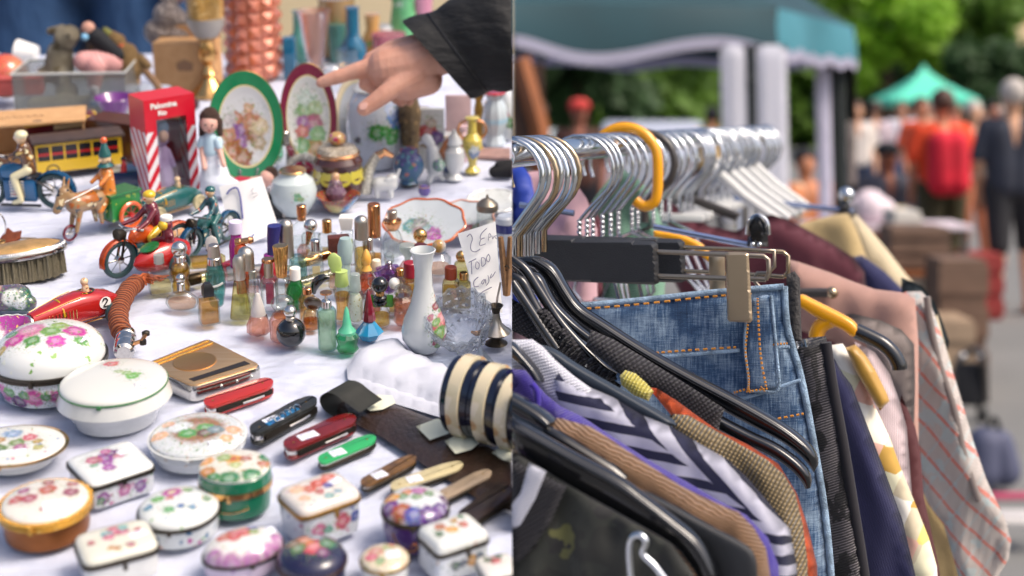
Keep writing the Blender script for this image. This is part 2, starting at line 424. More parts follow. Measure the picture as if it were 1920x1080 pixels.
# ------------------------------------------------------------------ porcelain boxes at the front
PINK = ['c8407e', 'b23a8c', 'd8698c', '7a2a6e', '4d8a4a', '6aa05a', '3f7a44', 'd0506a']
MIXF = ['c83a3a', 'b04aa0', '3f5fa8', '4d9a4a', 'd88a30', '5a9a5a', '3a6a9a', 'c04a70']
BOXG = 'little porcelain trinket boxes'
def sticker(root, x, y, z, w_=26, h_=16, rz=10, tilt=0, digits=0):
    M = Matrix.Translation((x, y, z)) @ Matrix.Rotation(R(rz), 4, 'Z') @ Matrix.Rotation(R(tilt), 4, 'X')
    st = ob('price_sticker', box(-w_/2, w_/2, -h_/2, h_/2, 0, .5, .2, M=M), 'sticker_paper', root, 30)
    bm = BM(); q = h_*.3
    for k in range(2):
        ox = -q+k*q*1.5; z1 = .7
        pts = [(ox-q*.5, q, z1), (ox+q*.3, q, z1), (ox-q*.1, 0, z1), (ox+q*.3, -q*.7, z1), (ox-q*.5, -q, z1)] if k else [(ox-q*.4, q*.6, z1), (ox, q, z1), (ox, -q, z1)]
        tube([M @ Vector(p) for p in pts], .45, bm, 5)
    ob('handwriting', bm, 'ink', st, 0)
def arcprof(r, h, n=8, top=.02, flat=0):
    return [(max(r*top, r*math.cos(math.pi/2*(i/n)**(1+flat))), h*math.sin(math.pi/2*i/n)) for i in range(n+1)]
def trinket(x, yb, w_, hb, hl, lid, body, rim='dark_metal', e=2, sy=1, rz=0, label='', rimh=6, bulge=0, foot=.92, stick=None, cat='trinket box', name='trinket_box', rimgap=1.03, liddrop=0, tr=0):
    r = w_/2; root = put(name, label, cat, x, yb, rz, BOXG, r=r*sy if e == 2 else r*1.05)
    k = dict(n=64, e=e, sy=sy)
    prof = [(r*foot*.9, 0), (r*foot, 1.5), (r*(foot+.03)+bulge*.6, hb*.3), (r*.97+bulge, hb*.65), (r*.98, hb)]
    ob('body', lathe(prof, **k), body, root)
    ob('hinge_rim', lathe([(r*.97, hb), (r*rimgap, hb+.8), (r*rimgap, hb+rimh*.45), (r*.985, hb+rimh*.5), (r*rimgap, hb+rimh*.55), (r*rimgap, hb+rimh), (r*.96, hb+rimh+.4)], **k), rim, root)
    z0 = hb+rimh; lp = [(a, z0+b) for a, b in arcprof(r*.985, hl, 9, .01, .25)]
    if e > 2: lp = [(r*.985, z0), (r*.985, z0+hl*.35), (r*.93, z0+hl*.72), (r*.8, z0+hl*.92), (r*.5, z0+hl), (.5, z0+hl*1.02)]
    ob('lid', lathe(lp, **k), lid, root, 50)
    if stick:
        sx, sy_ = stick[0], stick[1]; q = min(1, math.hypot(sx, sy_/max(sy, .3))/r)
        zz = z0+(hl*math.sqrt(max(0, 1-q*q)) if e == 2 else hl*(1-.1*q))
        slope = -math.degrees(math.atan2(hl*abs(sy_)/r, r*math.sqrt(max(.2, 1-q*q)))) if e == 2 else 0
        sticker(root, sx, sy_, zz+.6, *stick[2:], tilt=(-slope if sy_ < 0 else slope))
    ob('clasp', box(-4, 4, -r*sy*rimgap-3 if e == 2 else -r*rimgap-3, -r*sy*rimgap+2 if e == 2 else -r*rimgap+2, hb-3, hb+rimh+1, 1), rim, root)
    return root
trinket(98, 772, 206, 52, 58, painted('rose_lid', 'eef0ec', [(-30, -6, None, 24, 'd07a9a'), (-48, -38, None, 15, 'c03a90'), (30, -44, None, 14, 'c447a0'), (52, 0, None, 17, 'b8358a'), (-12, -46, None, 13, '4f8a3c'), (12, -12, None, 15, '6f9a45'), (-62, -12, None, 10, '5f8d48'), (20, 14, None, 13, '8aa850'), (-75, 14, None, 13, '6a3a68'), (70, -26, None, 9, '5f9a50'), (-68, -56, None, 9, 'b9a35a')], [(16, 5, ['6f9a4c', '8ab060', 'dcdccc'], .35)]),
    painted('rose_body', 'e9edf0', [(-62, 26, 'f', 16, 'c44a9a'), (-30, 16, 'f', 13, '5a2a62'), (0, 26, 'f', 15, 'c24a90'), (-84, 26, 'f', 9, '4f8a4c'), (-46, 34, 'f', 9, '5f9a58'), (-16, 32, 'f', 8, '4f8a4c'), (40, 26, 'f', 12, 'b64a88'), (22, 28, 'f', 8, '4f8a4c')]), 'dark_metal', label='large round porcelain box with pink roses on a domed lid and dark hinge', rimh=11, bulge=3, foot=.86, stick=(66, -18, 26, 20, -25), name='porcelain_box')
rt = trinket(219, 830, 198, 70, 15, painted('grass_lid', 'e6e6de', [(36, -2, None, 11, '6fae4c'), (22, 10, None, 8, '93b070'), (6, 16, None, 6, 'b0bd90'), (44, 8, None, 5, '8bb86c'), (-18, 52, None, 11, 'cf6f70')], dist=5), 'white_porcelain', mk('green_line', '3f7a48', .2, 0, .5), label='big plain white lidded bowl with a green rim line and grass sprig', rimh=4, bulge=9, foot=.76, stick=(56, -36, 34, 22, 15), name='porcelain_bowl', rimgap=1.0)
trinket(30, 902, 188, 30, 9, painted('garden_lid', 'e8e8e0', [(-12, 30, None, 14, '8aa0c0'), (24, 16, None, 11, 'c8606c'), (44, 2, None, 7, 'b09040'), (8, -6, None, 12, '748a4c'), (20, -24, None, 11, 'b06a90'), (-20, -30, None, 15, '5f7a3a'), (-30, 4, None, 10, 'b88a4a'), (52, -20, None, 8, 'a8a050'), (-48, -2, None, 12, '7a9a50')], [(13, 3.5, ['8a9a60', 'c06a80', '6a86b0'], .5)]), 'white_porcelain', 'gold', label='oval scalloped white porcelain dish with gold edge and flowered lid', rimh=3, foot=.72, sy=.82, stick=(12, -42, 46, 20, 12), name='porcelain_dish', bulge=-4, rimgap=1.06)
trinket(211, 948, 128, 40, 9, painted('bouquet_lid', 'eceeea', [(-6, 14, None, 15, '8a3a8c'), (-24, 20, None, 12, 'b86078'), (12, 26, None, 11, '6a2a6a'), (-8, -6, None, 8, '9a3a9a'), (-12, -24, None, 9, 'a04a9c'), (20, 8, None, 8, 'c07a90'), (-30, 0, None, 6, '7aa088'), (6, 38, None, 9, 'b45a88')]), painted('bouquet_body', 'e6e9ee', [(-40, 22, 'f', 10, '7a2f80'), (-46, 16, 'f', 6, '4f7a5c'), (30, 22, 'f', 10, '7a4a90'), (0, 24, 'f', 10, 'b05a90')], [(22, 6, ['8a4a90', '6a8a60', 'b06a90'], .4)]), 'dark_metal', e=9, rz=38, label='square white porcelain box with a purple bouquet lid and black rim', rimh=8, foot=.94, stick=(34, 18, 26, 16, 20))
trinket(373, 893, 178, 34, 14, painted('picture_lid', 'dfe3e4', [(0, 2, None, 40, '9a6a48'), (-34, 10, None, 18, 'd8dcdc'), (14, 6, None, 14, '5f9a50'), (-14, -16, None, 14, '4f9a48'), (18, -14, None, 13, '6a4a3c'), (34, 0, None, 12, '7a8a90'), (66, 4, None, 12, 'e0a880'), (60, -28, None, 10, 'e8b080'), (-66, -20, None, 13, 'e6b088'), (-60, 24, None, 10, 'dca888')], [(9, 3, ['b08068', 'd8c8b8', '6a8a60'], .5)]), painted('crackle_body', 'dfe3e4', [], [(9, 3, ['b8a898', 'a8b0b0', 'c8b8a8'], .5)]), 'white_porcelain', label='round cream porcelain box with a brown and green picture on the lid', rimh=3, foot=.88, stick=(38, -52, 34, 20, 12), bulge=2)
trinket(90, 1036, 158, 46, 12, painted('rosebud_lid', 'efeade', [(-26, -8, None, 13, 'a84a5c'), (-50, -10, None, 11, 'b84a50'), (-2, 24, None, 14, 'b85a48'), (44, 18, None, 12, '94485c'), (-46, 22, None, 10, '9a4a70'), (-10, 54, None, 10, 'a05048'), (36, 50, None, 9, 'a85060'), (28, -22, None, 4, 'c06a6a'), (10, -44, None, 4, 'a04a4a')], [(17, 3, ['8a9058', 'c8a070', '9a6a58'], .4)]), mk('bronze_paint', '8a5226', .38, .55, var=.2, vs=.03), painted('gold_lace', 'd09a3c', [], [(5, 1.6, ['fff0b0', '8a5a20', 'e8c060'], .8)], .25, metal=.9, coat=0, bump=.5), label='round brown trinket box with gold lace rim and rosebud lid', rimh=15, foot=.95, stick=(28, -30, 42, 28, 18), rimgap=1.09)
trinket(338, 1032, 150, 36, 20, painted('dahlia_lid', 'ecefea', [(-18, 30, None, 15, 'b8509a'), (-18, 30, None, 6, 'd8c8a0'), (-40, 6, None, 9, '6aa84c'), (-18, 8, None, 6, 'c86a60'), (30, -22, None, 6, '4a7aa0'), (10, -20, None, 6, '4a6a9a'), (-10, -32, None, 8, '5aa060'), (50, 10, None, 7, '7a9a7a'), (-52, -20, None, 7, '4a80a0'), (8, 40, None, 7, '7aa050')], [(14, 3, ['4a80a8', '6aa050', 'c88860'], .55)]), painted('dahlia_body', 'e4eaea', [], [(14, 6, ['4f9a50', '3a6a90', 'b04a90', '4a8a50', 'c87a40'], .7)]), 'dark_metal', label='round white porcelain box with magenta dahlia lid and black rim', rimh=7, foot=.93, stick=(24, 10, 30, 22, 10))
r_ = trinket(444, 978, 134, 44, 9, painted('sunburst_lid', 'eeeadc', [(-4, 12, None, 13, 'd8982c'), (-4, 12, None, 5, 'c06040'), (-22, 18, None, 11, '9ab068'), (18, 14, None, 9, 'a86048'), (4, -10, None, 9, 'b8c080'), (-56, 10, None, 13, 'e8a04c'), (-44, -30, None, 12, 'c8803c'), (54, 0, None, 9, 'b0603c'), (0, -52, None, 16, '2f7a48'), (40, -40, None, 15, '2f7a48'), (-30, -46, None, 10, '3a7f44'), (56, 26, None, 12, '2f7a48')], [(10, 3, ['c06a4a', 'd8b060'], .4)]), mk('green_enamel', '0f6a48', .1, 0, .8), 'gold', sy=.9, label='green enamel oval box with gold bands and a painted sunburst lid', rimh=12, foot=.93)
ob('lid_band', lathe([(67, 56), (68, 57), (67, 76), (64, 79), (60, 79)], n=64, sy=.9), 'green_enamel', r_)
ob('lid_edge', lathe([(66, 78.5), (66.5, 80), (65, 83), (62, 84)], n=64, sy=.9), 'white_porcelain', r_)
for c in r_.children:
    if c.name.startswith('lid') and not c.name.startswith(('lid_band', 'lid_edge')): c.location.z = 25
ob('gilt_scroll', tube([(-30, -57, 24), (-15, -61, 20), (0, -62, 19), (15, -60.5, 21), (30, -56.5, 25), (34, -54, 24)], 1.3), 'gold', r_)
trinket(601, 1028, 130, 62, 16, painted('posy_lid', 'efe6dc', [(8, 18, None, 12, 'c8503c'), (-14, 8, None, 11, 'c85a48'), (20, 0, None, 8, '4a3f8c'), (34, 26, None, 12, 'd06a50'), (-4, -12, None, 7, 'b04a50'), (-34, 20, None, 12, 'e8b898'), (-38, -14, None, 9, 'e0b090'), (4, -34, None, 8, '7aa0a0'), (24, -28, None, 6, '7a9aa8')], [(12, 3, ['c05a48', '6a9a6a', '9a6a88'], .4)]), painted('posy_body', 'e4e8ee', [(-30, 34, 'f', 12, 'b04a78'), (20, 36, 'f', 13, 'b84a60'), (48, 36, 'f', 9, '3f4f9a'), (-10, 30, 'f', 8, '3f8a70')], [(15, 5, ['b04a70', '3f8a78', '4a5a9a'], .55)]), painted('brass_mesh', 'a8803c', [], [(4, 1.4, ['d8b060', '6a4a20'], .8)], .35, metal=.8, coat=0), e=7, rz=36, sy=.82, label='cut-corner white porcelain box with red and blue posy and beaded brass rim', rimh=8, foot=.92, stick=(38, 8, 24, 16, 15))
trinket(222, 1108, 140, 44, 14, painted('scroll_lid', 'ebe8d6', [(4, 26, None, 13, 'c85a70'), (-12, 20, None, 9, '7aa8a8'), (16, 14, None, 9, 'c4607c'), (-10, 8, None, 8, 'c86080'), (20, 30, None, 8, '7ab0a8'), (-44, 4, None, 6, 'b0505c'), (20, -34, None, 6, 'a04a60'), (44, 10, None, 6, 'b04a50'), (-14, -30, None, 5, 'c08a50'), (-4, -36, None, 5, 'c07a50'), (6, 56, None, 7, '8a4a50')]), 'white_porcelain', 'dark_metal', e=6, rz=28, sy=.8, label='cream porcelain box with clipped corners, pink flowers and thick black rim', rimh=10, foot=.95, stick=(40, -6, 30, 20, 12))
trinket(458, 1092, 152, 30, 30, painted('violet_lid', 'f0ebe6', [(8, 12, None, 12, 'c84a40'), (-14, 4, None, 10, 'c03a3a'), (-6, 26, None, 14, 'd0707c'), (26, 26, None, 9, '7a70b8'), (24, 6, None, 8, '8a9a50'), (44, 32, None, 8, '7a5a9a'), (-32, 16, None, 11, 'c8604c'), (6, 38, None, 12, 'd8a898'), (0, -66, None, 20, 'a86aa0'), (-40, -54, None, 18, 'b078a8'), (44, -52, None, 18, 'a86aa0'), (-66, -24, None, 15, 'b078a8'), (66, -24, None, 15, 'b078a8'), (70, 14, None, 11, 'b484ac')], dist=3), painted('violet_body', 'd9c8dc', [], [(12, 4, ['8a5aa0', 'c8a0c0'], .5)]), 'dark_metal', sy=.72, rz=28, label='oval white trinket box with cherries on the lid and violet edges', rimh=6, foot=.95, stick=(46, 0, 34, 24, 5))
trinket(586, 1120, 130, 34, 30, painted('navy_lid', '1c1c3c', [(4, -2, None, 18, 'c84a58'), (-16, 20, None, 17, 'c8703a'), (-24, -6, None, 13, '5a7a4a'), (28, 12, None, 13, '4a7a50'), (4, 38, None, 12, '7a8aa0'), (-36, 14, None, 12, '8a6a50'), (24, -18, None, 10, '7a3a6a')]), mk('navy_enamel', '1a1c40', .1, 0, .8), mk('umber_rim', '4a3426', .35, .5), label='dark navy domed trinket box with red and green fruit painting', rimh=6)
trinket(722, 1108, 92, 34, 14, painted('rosy_lid', 'eadcc0', [(-16, 6, None, 12, 'c88a78'), (-22, -12, None, 9, 'c85a70'), (6, 18, None, 9, 'a8b078'), (10, 30, None, 6, 'c87a60'), (-6, -24, None, 8, '8aa070')], [(9, 3, ['c87a70', '9aa868'], .5)]), 'white_porcelain', 'dull_brass', label='small round box with cream and rose lid at the bottom edge', rimh=5, stick=(16, -4, 26, 24, 8))
trinket(780, 1042, 126, 56, 24, painted('plum_lid', 'e6e8ea', [(-16, 18, None, 9, 'd07030'), (6, 22, None, 12, 'b05a9a'), (24, 14, None, 9, '6a8a58'), (-22, 2, None, 9, '6a9060'), (4, -2, None, 9, '7a9a70'), (-44, 4, None, 12, 'e8a03c'), (-46, -24, None, 14, '6a2a80'), (-22, -40, None, 15, 'a8502c'), (0, -50, None, 14, '4a4a9c'), (28, -46, None, 15, '54207a'), (50, -26, None, 13, '54207a'), (58, 6, None, 11, '5a3060'), (-56, 24, None, 12, '54285a')]), mk('purple_enamel', '48246e', .14, 0, .7, var=.15, vs=.03), mk('antique_rim', '4a4434', .4, .8), label='round purple enamel trinket box with flowers and gold scroll', rimh=8, foot=.9, bulge=2, stick=None)
rr_ = [o for o in bpy.data.objects if o.get('label', '').startswith('round purple enamel')][0]
ob('gilt_scroll', tube(catmull([(-38, -50.5, 42), (-34, -52, 30), (-26, -54, 18), (-12, -59, 10), (2, -61, 12), (8, -62, 20), (2, -62, 24), (-6, -61, 18), (4, -61.5, 30)], 5), 2.2, flat=(1, .5)), 'rose_gold', rr_)
trinket(850, 1092, 112, 52, 20, painted('chest_lid', 'eceee8', [(-20, 14, None, 9, 'b0562c'), (-6, -6, None, 9, 'd89a3c'), (12, 18, None, 7, 'c08a3c'), (22, -2, None, 8, 'b85040'), (-32, -6, None, 7, '3f5a3a'), (30, 24, None, 6, '5a7a5a')], [(12, 3, ['8a9a70', 'b08070'], .35)]), painted('chest_body', 'e4e8ec', [(-20, 30, 'f', 8, '4a5a5a'), (14, 30, 'f', 9, 'b8802c'), (32, 34, 'f', 7, '4a5a6a'), (-2, 30, 'f', 7, '4a4a68')], [(13, 4, ['b0802c', '4a6a4a', '4a4a6a'], .5)]), 'dark_metal', e=9, rz=32, sy=.8, label='small rectangular white porcelain chest with black rim and domed lid', rimh=9, foot=.97, stick=(22, -26, 32, 26, -4))
trinket(932, 1120, 70, 34, 10, painted('corner_lid', 'e8e4dc', [(0, 10, None, 9, 'b83a3a'), (-12, 16, None, 8, '3a4a3a'), (10, 20, None, 7, '4a5a4a')]), 'white_porcelain', 'dark_metal', e=6, rz=20, label='tiny white box with red and black flowers in the bottom corner', rimh=6)
# magenta leaf dish and painted figurine at the left edge
root = put('leaf_dish', 'pointed magenta porcelain leaf dish with gold pattern, at the left edge', 'dish', 10, 668, 8, r=30)
def leafx(a, z): return 1+.35*math.exp(-((a)**2)*6 if a < math.pi else -((a-2*math.pi)**2)*6)
ob('dish', lathe([(30, 0), (34, 3), (60, 18), (72, 42), (74, 44), (72, 43.2), (56, 24), (25, 16), (.5, 15)], 64, sy=.8, rad=leafx), painted('magenta_gilt', '9a2f86', [(-30, 20, None, 22, 'e8e4dc'), (34, -4, None, 13, 'e4dcd8'), (-24, -20, None, 6, 'd8a850'), (8, 16, None, 6, 'd8a850')], [(14, 3, ['e0b860', 'd8a0b8', 'c89040'], .7)]), root, 50)
ob('scalloped_edge', tube([Vector((74*math.cos(a)*leafx(a, 0), 74*math.sin(a)*.8*leafx(a, 0), 44+math.sin(a*24))) for a in [2*math.pi*i/96 for i in range(96)]], 1.6, closed=True), 'white_porcelain', root)
root = put('porcelain_figurine', 'dark green and mauve painted porcelain figurine lying by the brush', 'figurine', 18, 592, 0, r=20)
blob('body', [((-40, 0, 24), 24, (16, 4, 26), 26), ((16, 2, 24), 22, (38, -4, 18), 16)], painted('figurine_paint', '5a4a5e', [(24, 0, 20, 22, '1f5f48'), (12, -16, 34, 13, 'e0e4dc'), (28, -14, 22, 10, 'dfe4e0'), (-26, -6, 46, 14, 'd8a890')], dist=2), root, 1.6)
# ------------------------------------------------------------------ perfume bottles
BOT = 'miniature perfume bottles'
for n_, c_ in dict(amber='e09a3c', paleyellow='e8dc90', honey='e0b040', peach='efc4a4', teal='5fc8c0', green='0e8a3c', emerald='2fc890', red='b81c30', orange='e0602c', lilac='b07ac8', clear='eaf2f2', pink='f0c8c4', lime='cfe07a', aqua='bcdcd8', cognac='c86a24', magenta='b8288a', sky='2a9fd0', straw='dfe4b8').items():
    liquid('juice_'+n_, c_)
glass('pink_glass', 'f6e0dc', 'c09a98'); glass('aqua_glass', 'd8ecea', '8fb4b4'); glass('yellow_glass', 'f0eac0', 'a89a60'); glass('violet_glass', 'd8b8e8', '8a50a8'); glass('green_glass', 'b0e8c8', '3a9a70')
mk('red_cap', '961428', .35, 0, .2); mk('plum_cap', '4a1426', .3, 0, .3); mk('rust_cap', '963a1a', .35, 0, .2); mk('navy_cap', '23206a', .3, 0, .3)
mk('lime_cap', 'cfe487', .4, 0, tr=.3); mk('aqua_cap', 'b4ccca', .35, tr=.3); mk('yellow_cap', 'eeb04c', .25, 0, .5); mk('mint_cap', '6fdcae', .2, 0, .5, tr=.4); mk('maroon_glass', '7c1c2c', .08, 0, .8)
mk('turquoise_glass', '1590bf', .06, 0, .8); mk('frost', 'e8e2dc', .45, tr=.45); mk('cream_plastic', 'e6dfc8', .35)
mk('smoke', '5a4a3a', .12, .3, .8, var=.4, vs=.06)
def bot(x, yb, label, prof, gm='clear_glass', lm=None, fill=.5, capz=(), **k):
    r = max(p[0] for p in prof); sy = k.get('sy', 1)
    root = put('perfume_bottle', label, 'perfume bottle', x, yb, k.pop('rz', 0), BOT, r=r*sy)
    k.setdefault('n', 28); sm = k.pop('sm', 35)
    ob('glass_body', lathe(prof, **k), gm, root, sm)
    if lm:
        H = prof[-1][1]*fill; lp = [(.5, 3)]; pz = 3
        q = [(p[0]*.86, max(3, p[1])) for p in prof if p[1] < H]
        j = next((i for i, p in enumerate(prof) if p[1] >= H), len(prof)-1); a, b = prof[j-1], prof[j]
        t_ = (H-a[1])/max(.01, b[1]-a[1]); q.append((.86*(a[0]+(b[0]-a[0])*t_), H)); lp = q+[(.4, H+.1)]
        ob('perfume', lathe(lp, **{kk: v for kk, v in k.items() if kk != 'rad'}), lm, root, 35)
    if lm and k.get('e') == 8 and x % 2: ob('label', box(-r*.5, r*.5, -r*sy*1.03-.3, -r*sy*1.03, prof[-1][1]*.2, prof[-1][1]*.5, .1), mk('bottle_label', 'cdbf98', .5), root, 20)
    for c in capz:
        nm, mt, sh = c[0], c[1], c[2]; kw = dict(c[3]) if len(c) > 3 else {}
        if isinstance(sh, list): kw.setdefault('n', 28); b = lathe(sh, **kw)
        else: b = sh
        ob(nm, b, mt, root, 35)
    return root
def ballc(z, r): return [(r*math.sin(t), z+r-r*math.cos(t)) for t in [math.pi*i/12 for i in range(13)]]
def cyl(z0, z1, r, r2=None, b=1.2): r2 = r2 or r; return [(r-b, z0), (r, z0+b), (r2, z1-b), (r2-b, z1)]
def dome(z0, z1, r): return [(r-1, z0), (r, z0+1), (r, z1-r)]+[(r*math.cos(t), z1-r+r*math.sin(t)) for t in [math.pi/2*i/6 for i in range(1, 7)]]
def neck(z0, z1, r): return ('neck', 'clear_glass', cyl(z0, z1, r, b=.6))
SQ = dict(e=8, n=40)
def sqb(r, h, nr=6, nh=8, sh=4): return [(r-2, 0), (r, 2), (r, h-sh), (r-sh*.6, h), (nr, h+2), (nr, h+nh)]
bot(302, 555, 'uncapped square clear bottle with yellow dregs, leftmost of the perfume bottles', sqb(21, 44, 8, 26, 6), 'clear_glass', 'juice_paleyellow', .25, [('screw_thread', 'frosted_glass', [(8, 56), (9.5, 57), (9, 60), (9.5, 63), (9, 66), (9.5, 69), (9, 74)])], rz=22, **SQ)
bot(341, 556, 'waisted bottle of golden perfume under a big silver ball stopper', [(13, 0), (16, 3), (17, 16), (14, 26), (16, 34), (18, 46), (14, 58), (9, 62)], 'yellow_glass', 'juice_honey', .9, [('stopper', 'silver', ballc(72, 15)), ('collar', 'silver', cyl(61, 75, 10, 12))])
bot(342, 586, 'flat round pale bottle with thin silver neck and small ball top', [(18, 0), (26, 3), (31, 12), (28, 22), (16, 32), (6, 36)], 'clear_glass', 'juice_peach', .5, [('collar', 'silver', cyl(36, 52, 7.5)), ('stopper', 'silver', ballc(51, 9))], sy=.6)
bot(393, 612, 'little amber square bottle with a black slanting cap', sqb(18, 50, 8, 4, 3), 'clear_glass', 'juice_amber', .84, [('cap', 'black_plastic', [(14, 54), (14, 70), (8, 79)], dict(n=4, rot=R(45)))], rz=24, e=9, n=40)
bot(407, 580, 'curved teal bottle with a tall polished silver cap', [(10, 0), (13, 4), (18, 36), (19, 62), (14, 84), (9, 88)], 'aqua_glass', 'juice_teal', .98, [('collar', 'silver', [(14, 84), (13, 96), (10, 99)]), ('cap', 'satin_silver', cyl(98, 122, 12, 10)), ('stripe', 'white_plastic', tube([(-15, -10, 40), (-4, -17.6, 44), (8, -16.5, 47), (16, -10, 50)], 2.2, flat=(1, .3)))], sy=.8)
bot(402, 548, 'pinkish bottle with a frosted white leaf stopper behind the teal one', [(9, 0), (11, 3), (11, 50), (6, 58)], 'pink_glass', 'juice_pink', .6, [('stopper', 'frost', [(3, 58), (5, 66), (11, 84), (12, 94), (9, 103), (1, 108)], dict(sy=.35))])
bot(447, 530, 'magenta and orange bottle with a pale lilac lid before the price card', [(12, 0), (14, 3), (14, 70), (10, 84), (9, 92)], mk('magenta_body', 'b02a90', .15, 0, .4, tr=.3), None, .5, [('cap', mk('lilac_cap', 'd8cfe6', .4), cyl(92, 116, 12.5))])
bot(456, 556, 'orange bottle topped by a horizontal rose gold spool', [(10, 0), (12, 3), (12, 92), (8, 98)], mk('orange_body', 'd2582e', .15, 0, .4, tr=.3), None, .5, [('stopper', 'rose_gold', lathe([(6, -14), (8, -12), (8, -4), (6, -2), (6, 12), (7.5, 14), (5, 20)], 20, M=rot('Y', 80, (4, 0, 104)))), ('bow', mk('blue_bow', 'a8b0e0', .6), tube([(12, 0, 108), (22, 0, 114), (26, 0, 118)], 1.2))])
bot(466, 590, 'bottle with a brushed silver domed cap and an orange inner tube', [(14, 0), (16, 3), (16, 80), (13, 90)], 'clear_glass', 'juice_straw', .35, [('cap', 'satin_silver', dome(84, 128, 15.5)), ('inner_tube', 'juice_cognac', [(1, 34), (4.5, 70), (4.5, 72), (1, 73)])])
bot(453, 602, 'flared pale yellow bottle with a slanted steel cap', [(18, 0), (20, 3), (17, 30), (12, 66), (9, 80)], 'yellow_glass', 'juice_straw', .55, [('cap', 'satin_silver', [(11, 78), (11.5, 80), (11, 116), (7, 124)])], sy=.7, e=5, n=40)
bot(486, 633, 'pink crinkled glass bottle with a frosted cone stopper', [(18, 0), (22, 4), (21, 18), (15, 34), (10, 38)], 'pink_glass', 'juice_peach', .7, [('stopper', 'frost', [(14, 36), (13, 44), (7, 70), (4, 78), (1, 80)])], rad=lambda a, z: 1+.09*math.sin(a*7+z*.5))
bot(530, 646, 'pale pink bottle with tilted clear bubble stopper, behind the black ball', [(20, 0), (23, 4), (23, 40), (17, 52), (8, 56)], 'pink_glass', 'juice_peach', .6, [('stopper', 'clear_glass', lathe(ballc(50, 22), 28, M=rot('X', -14) @ Matrix.Diagonal((1, .8, .8, 1)) @ Matrix.Translation((0, 0, 12)))), ('perfume_line', 'juice_amber', [(1, 44), (15, 46), (15, 50), (1, 51)])])
bot(547, 661, 'glossy black ball bottle with small metallic ball stopper', ballc(0, 28)[:-2]+[(8, 54)], 'black_gloss', None, .5, [('collar', 'satin_silver', cyl(52, 60, 9)), ('stopper', 'silver', ballc(57, 12.5))], n=40)
bot(507, 586, 'faceted bottle with red insert and a flat silver rimmed top', sqb(15, 62, 8, 6, 5), 'clear_glass', None, .5, [('insert', mk('red_insert', 'b03058', .3, tr=.3), box(-6, 8, -6, 4, 12, 52, 1)), ('cap', 'satin_silver', cyl(64, 94, 8.5)), ('cap_disc', 'rose_gold', cyl(94, 101, 12))], e=6, n=40)
bot(531, 586, 'bottle with a tall fluted gold cap', sqb(12, 62, 8, 6, 4), 'clear_glass', 'juice_clear', .6, [('cap', 'gold', lathe([(9, 66), (9.5, 70), (14, 126), (13, 128), (.5, 128.5)], 64, rad=lambda a, z: 1+.05*math.cos(a*22)))], e=6, n=40)
bot(506, 536, 'red bottle with magenta neck and slanting dark blue cap', [(14, 0), (17, 4), (18, 24), (12, 42), (8, 46)], mk('ruby_body', 'a8202c', .1, 0, .6, tr=.3), None, .5, [('collar', mk('magenta_neck', 'b81c9a', .2, 0, .5), cyl(44, 56, 9)), ('cap', 'navy_cap', lathe([(8, 55), (9, 58), (12, 90), (13, 112), (1, 112)], 28, M=Matrix.Shear('XY', 4, (.12, 0)))), ], e=3)
bot(540, 528, 'bottle behind with a tall brushed champagne dome cap, leaning', [(10, 0), (13, 3), (13, 40), (10, 46)], 'clear_glass', 'juice_straw', .5, [('cap', 'satin_silver', dome(44, 118, 13.5))])
bot(556, 584, 'green bottle with a white screw cap', [(13, 0), (17, 3), (17, 38), (9, 54), (8, 58)], mk('green_bottle', '0c7a34', .06, 0, .7, tr=.5), None, .5, [('cap', 'white_plastic', cyl(56, 80, 10))], e=5, n=40)
bot(578, 606, 'amber flask with a gilt shell neck and small round stopper', [(14, 0), (17, 3), (18, 44), (10, 56), (6, 60)], 'clear_glass', 'juice_amber', .85, [('collar', 'rose_gold', cyl(54, 66, 9)), ('stopper', 'clear_glass', lathe(ballc(64, 10), 20, sy=.5))], sy=.6)
bot(584, 626, 'round clear bottle with a dark smoky disc stopper', [(11, 0), (15, 4), (17, 22), (12, 38), (7, 42)], 'clear_glass', 'juice_cognac', .5, [('stopper', 'smoke', lathe(ballc(-17, 17.5), 28, M=rot('X', 30, (5, -2, 54)) @ Matrix.Diagonal((1, .35, 1.1, 1))))])
bot(615, 662, 'tall pale green cylinder bottle with silver neck and copper disc top', [(16, 0), (18, 3), (18, 76), (15, 82)], 'aqua_glass', 'juice_straw', .9, [('collar', 'silver', cyl(82, 98, 9.5)), ('stem', 'silver', cyl(97, 110, 3)), ('cap_disc', 'rose_gold', [(3, 108), (11, 111), (11, 114), (.5, 116)])])
bot(643, 606, 'waisted amber bottle with a lime green leaf stopper', [(12, 0), (14, 3), (12, 26), (15, 50), (16, 62), (12, 70)], 'clear_glass', 'juice_amber', .75, [('cap', 'lime_cap', [(12, 68), (13, 70), (11, 96), (12, 97)]), ('stopper', 'lime_cap', lathe([(8, 94), (13, 110), (12, 124), (4, 132), (.5, 133)], 24, sy=.3, M=Matrix.Shear('XY', 4, (-.1, 0))))])
bot(668, 614, 'clear bottle full of gold flecks with a frosted cap', [(15, 0), (17, 3), (17, 52), (12, 66)], 'clear_glass', None, .5, [('cap', 'frosted_glass', cyl(66, 100, 11, 9)), ('flecks', painted('gold_flecks', 'dfe0cc', [], [(4, 1.5, ['b09a48', 'e8e4c8', 'a8a060', 'f4f0e0'], .8)], coat=0), [(9, 6), (13, 10), (13, 50), (8, 60)])])
bot(652, 668, 'emerald glass bottle with ribbed base and mint cone stopper', [(16, 0), (20, 5), (17, 14), (21, 30), (14, 40)], 'green_glass', 'juice_emerald', .72, [('stopper', 'mint_cap', lathe([(16, 36), (17, 42), (9, 52), (7, 66), (4, 84), (1, 90)], 24))], rad=lambda a, z: 1+.06*math.cos(a*8))
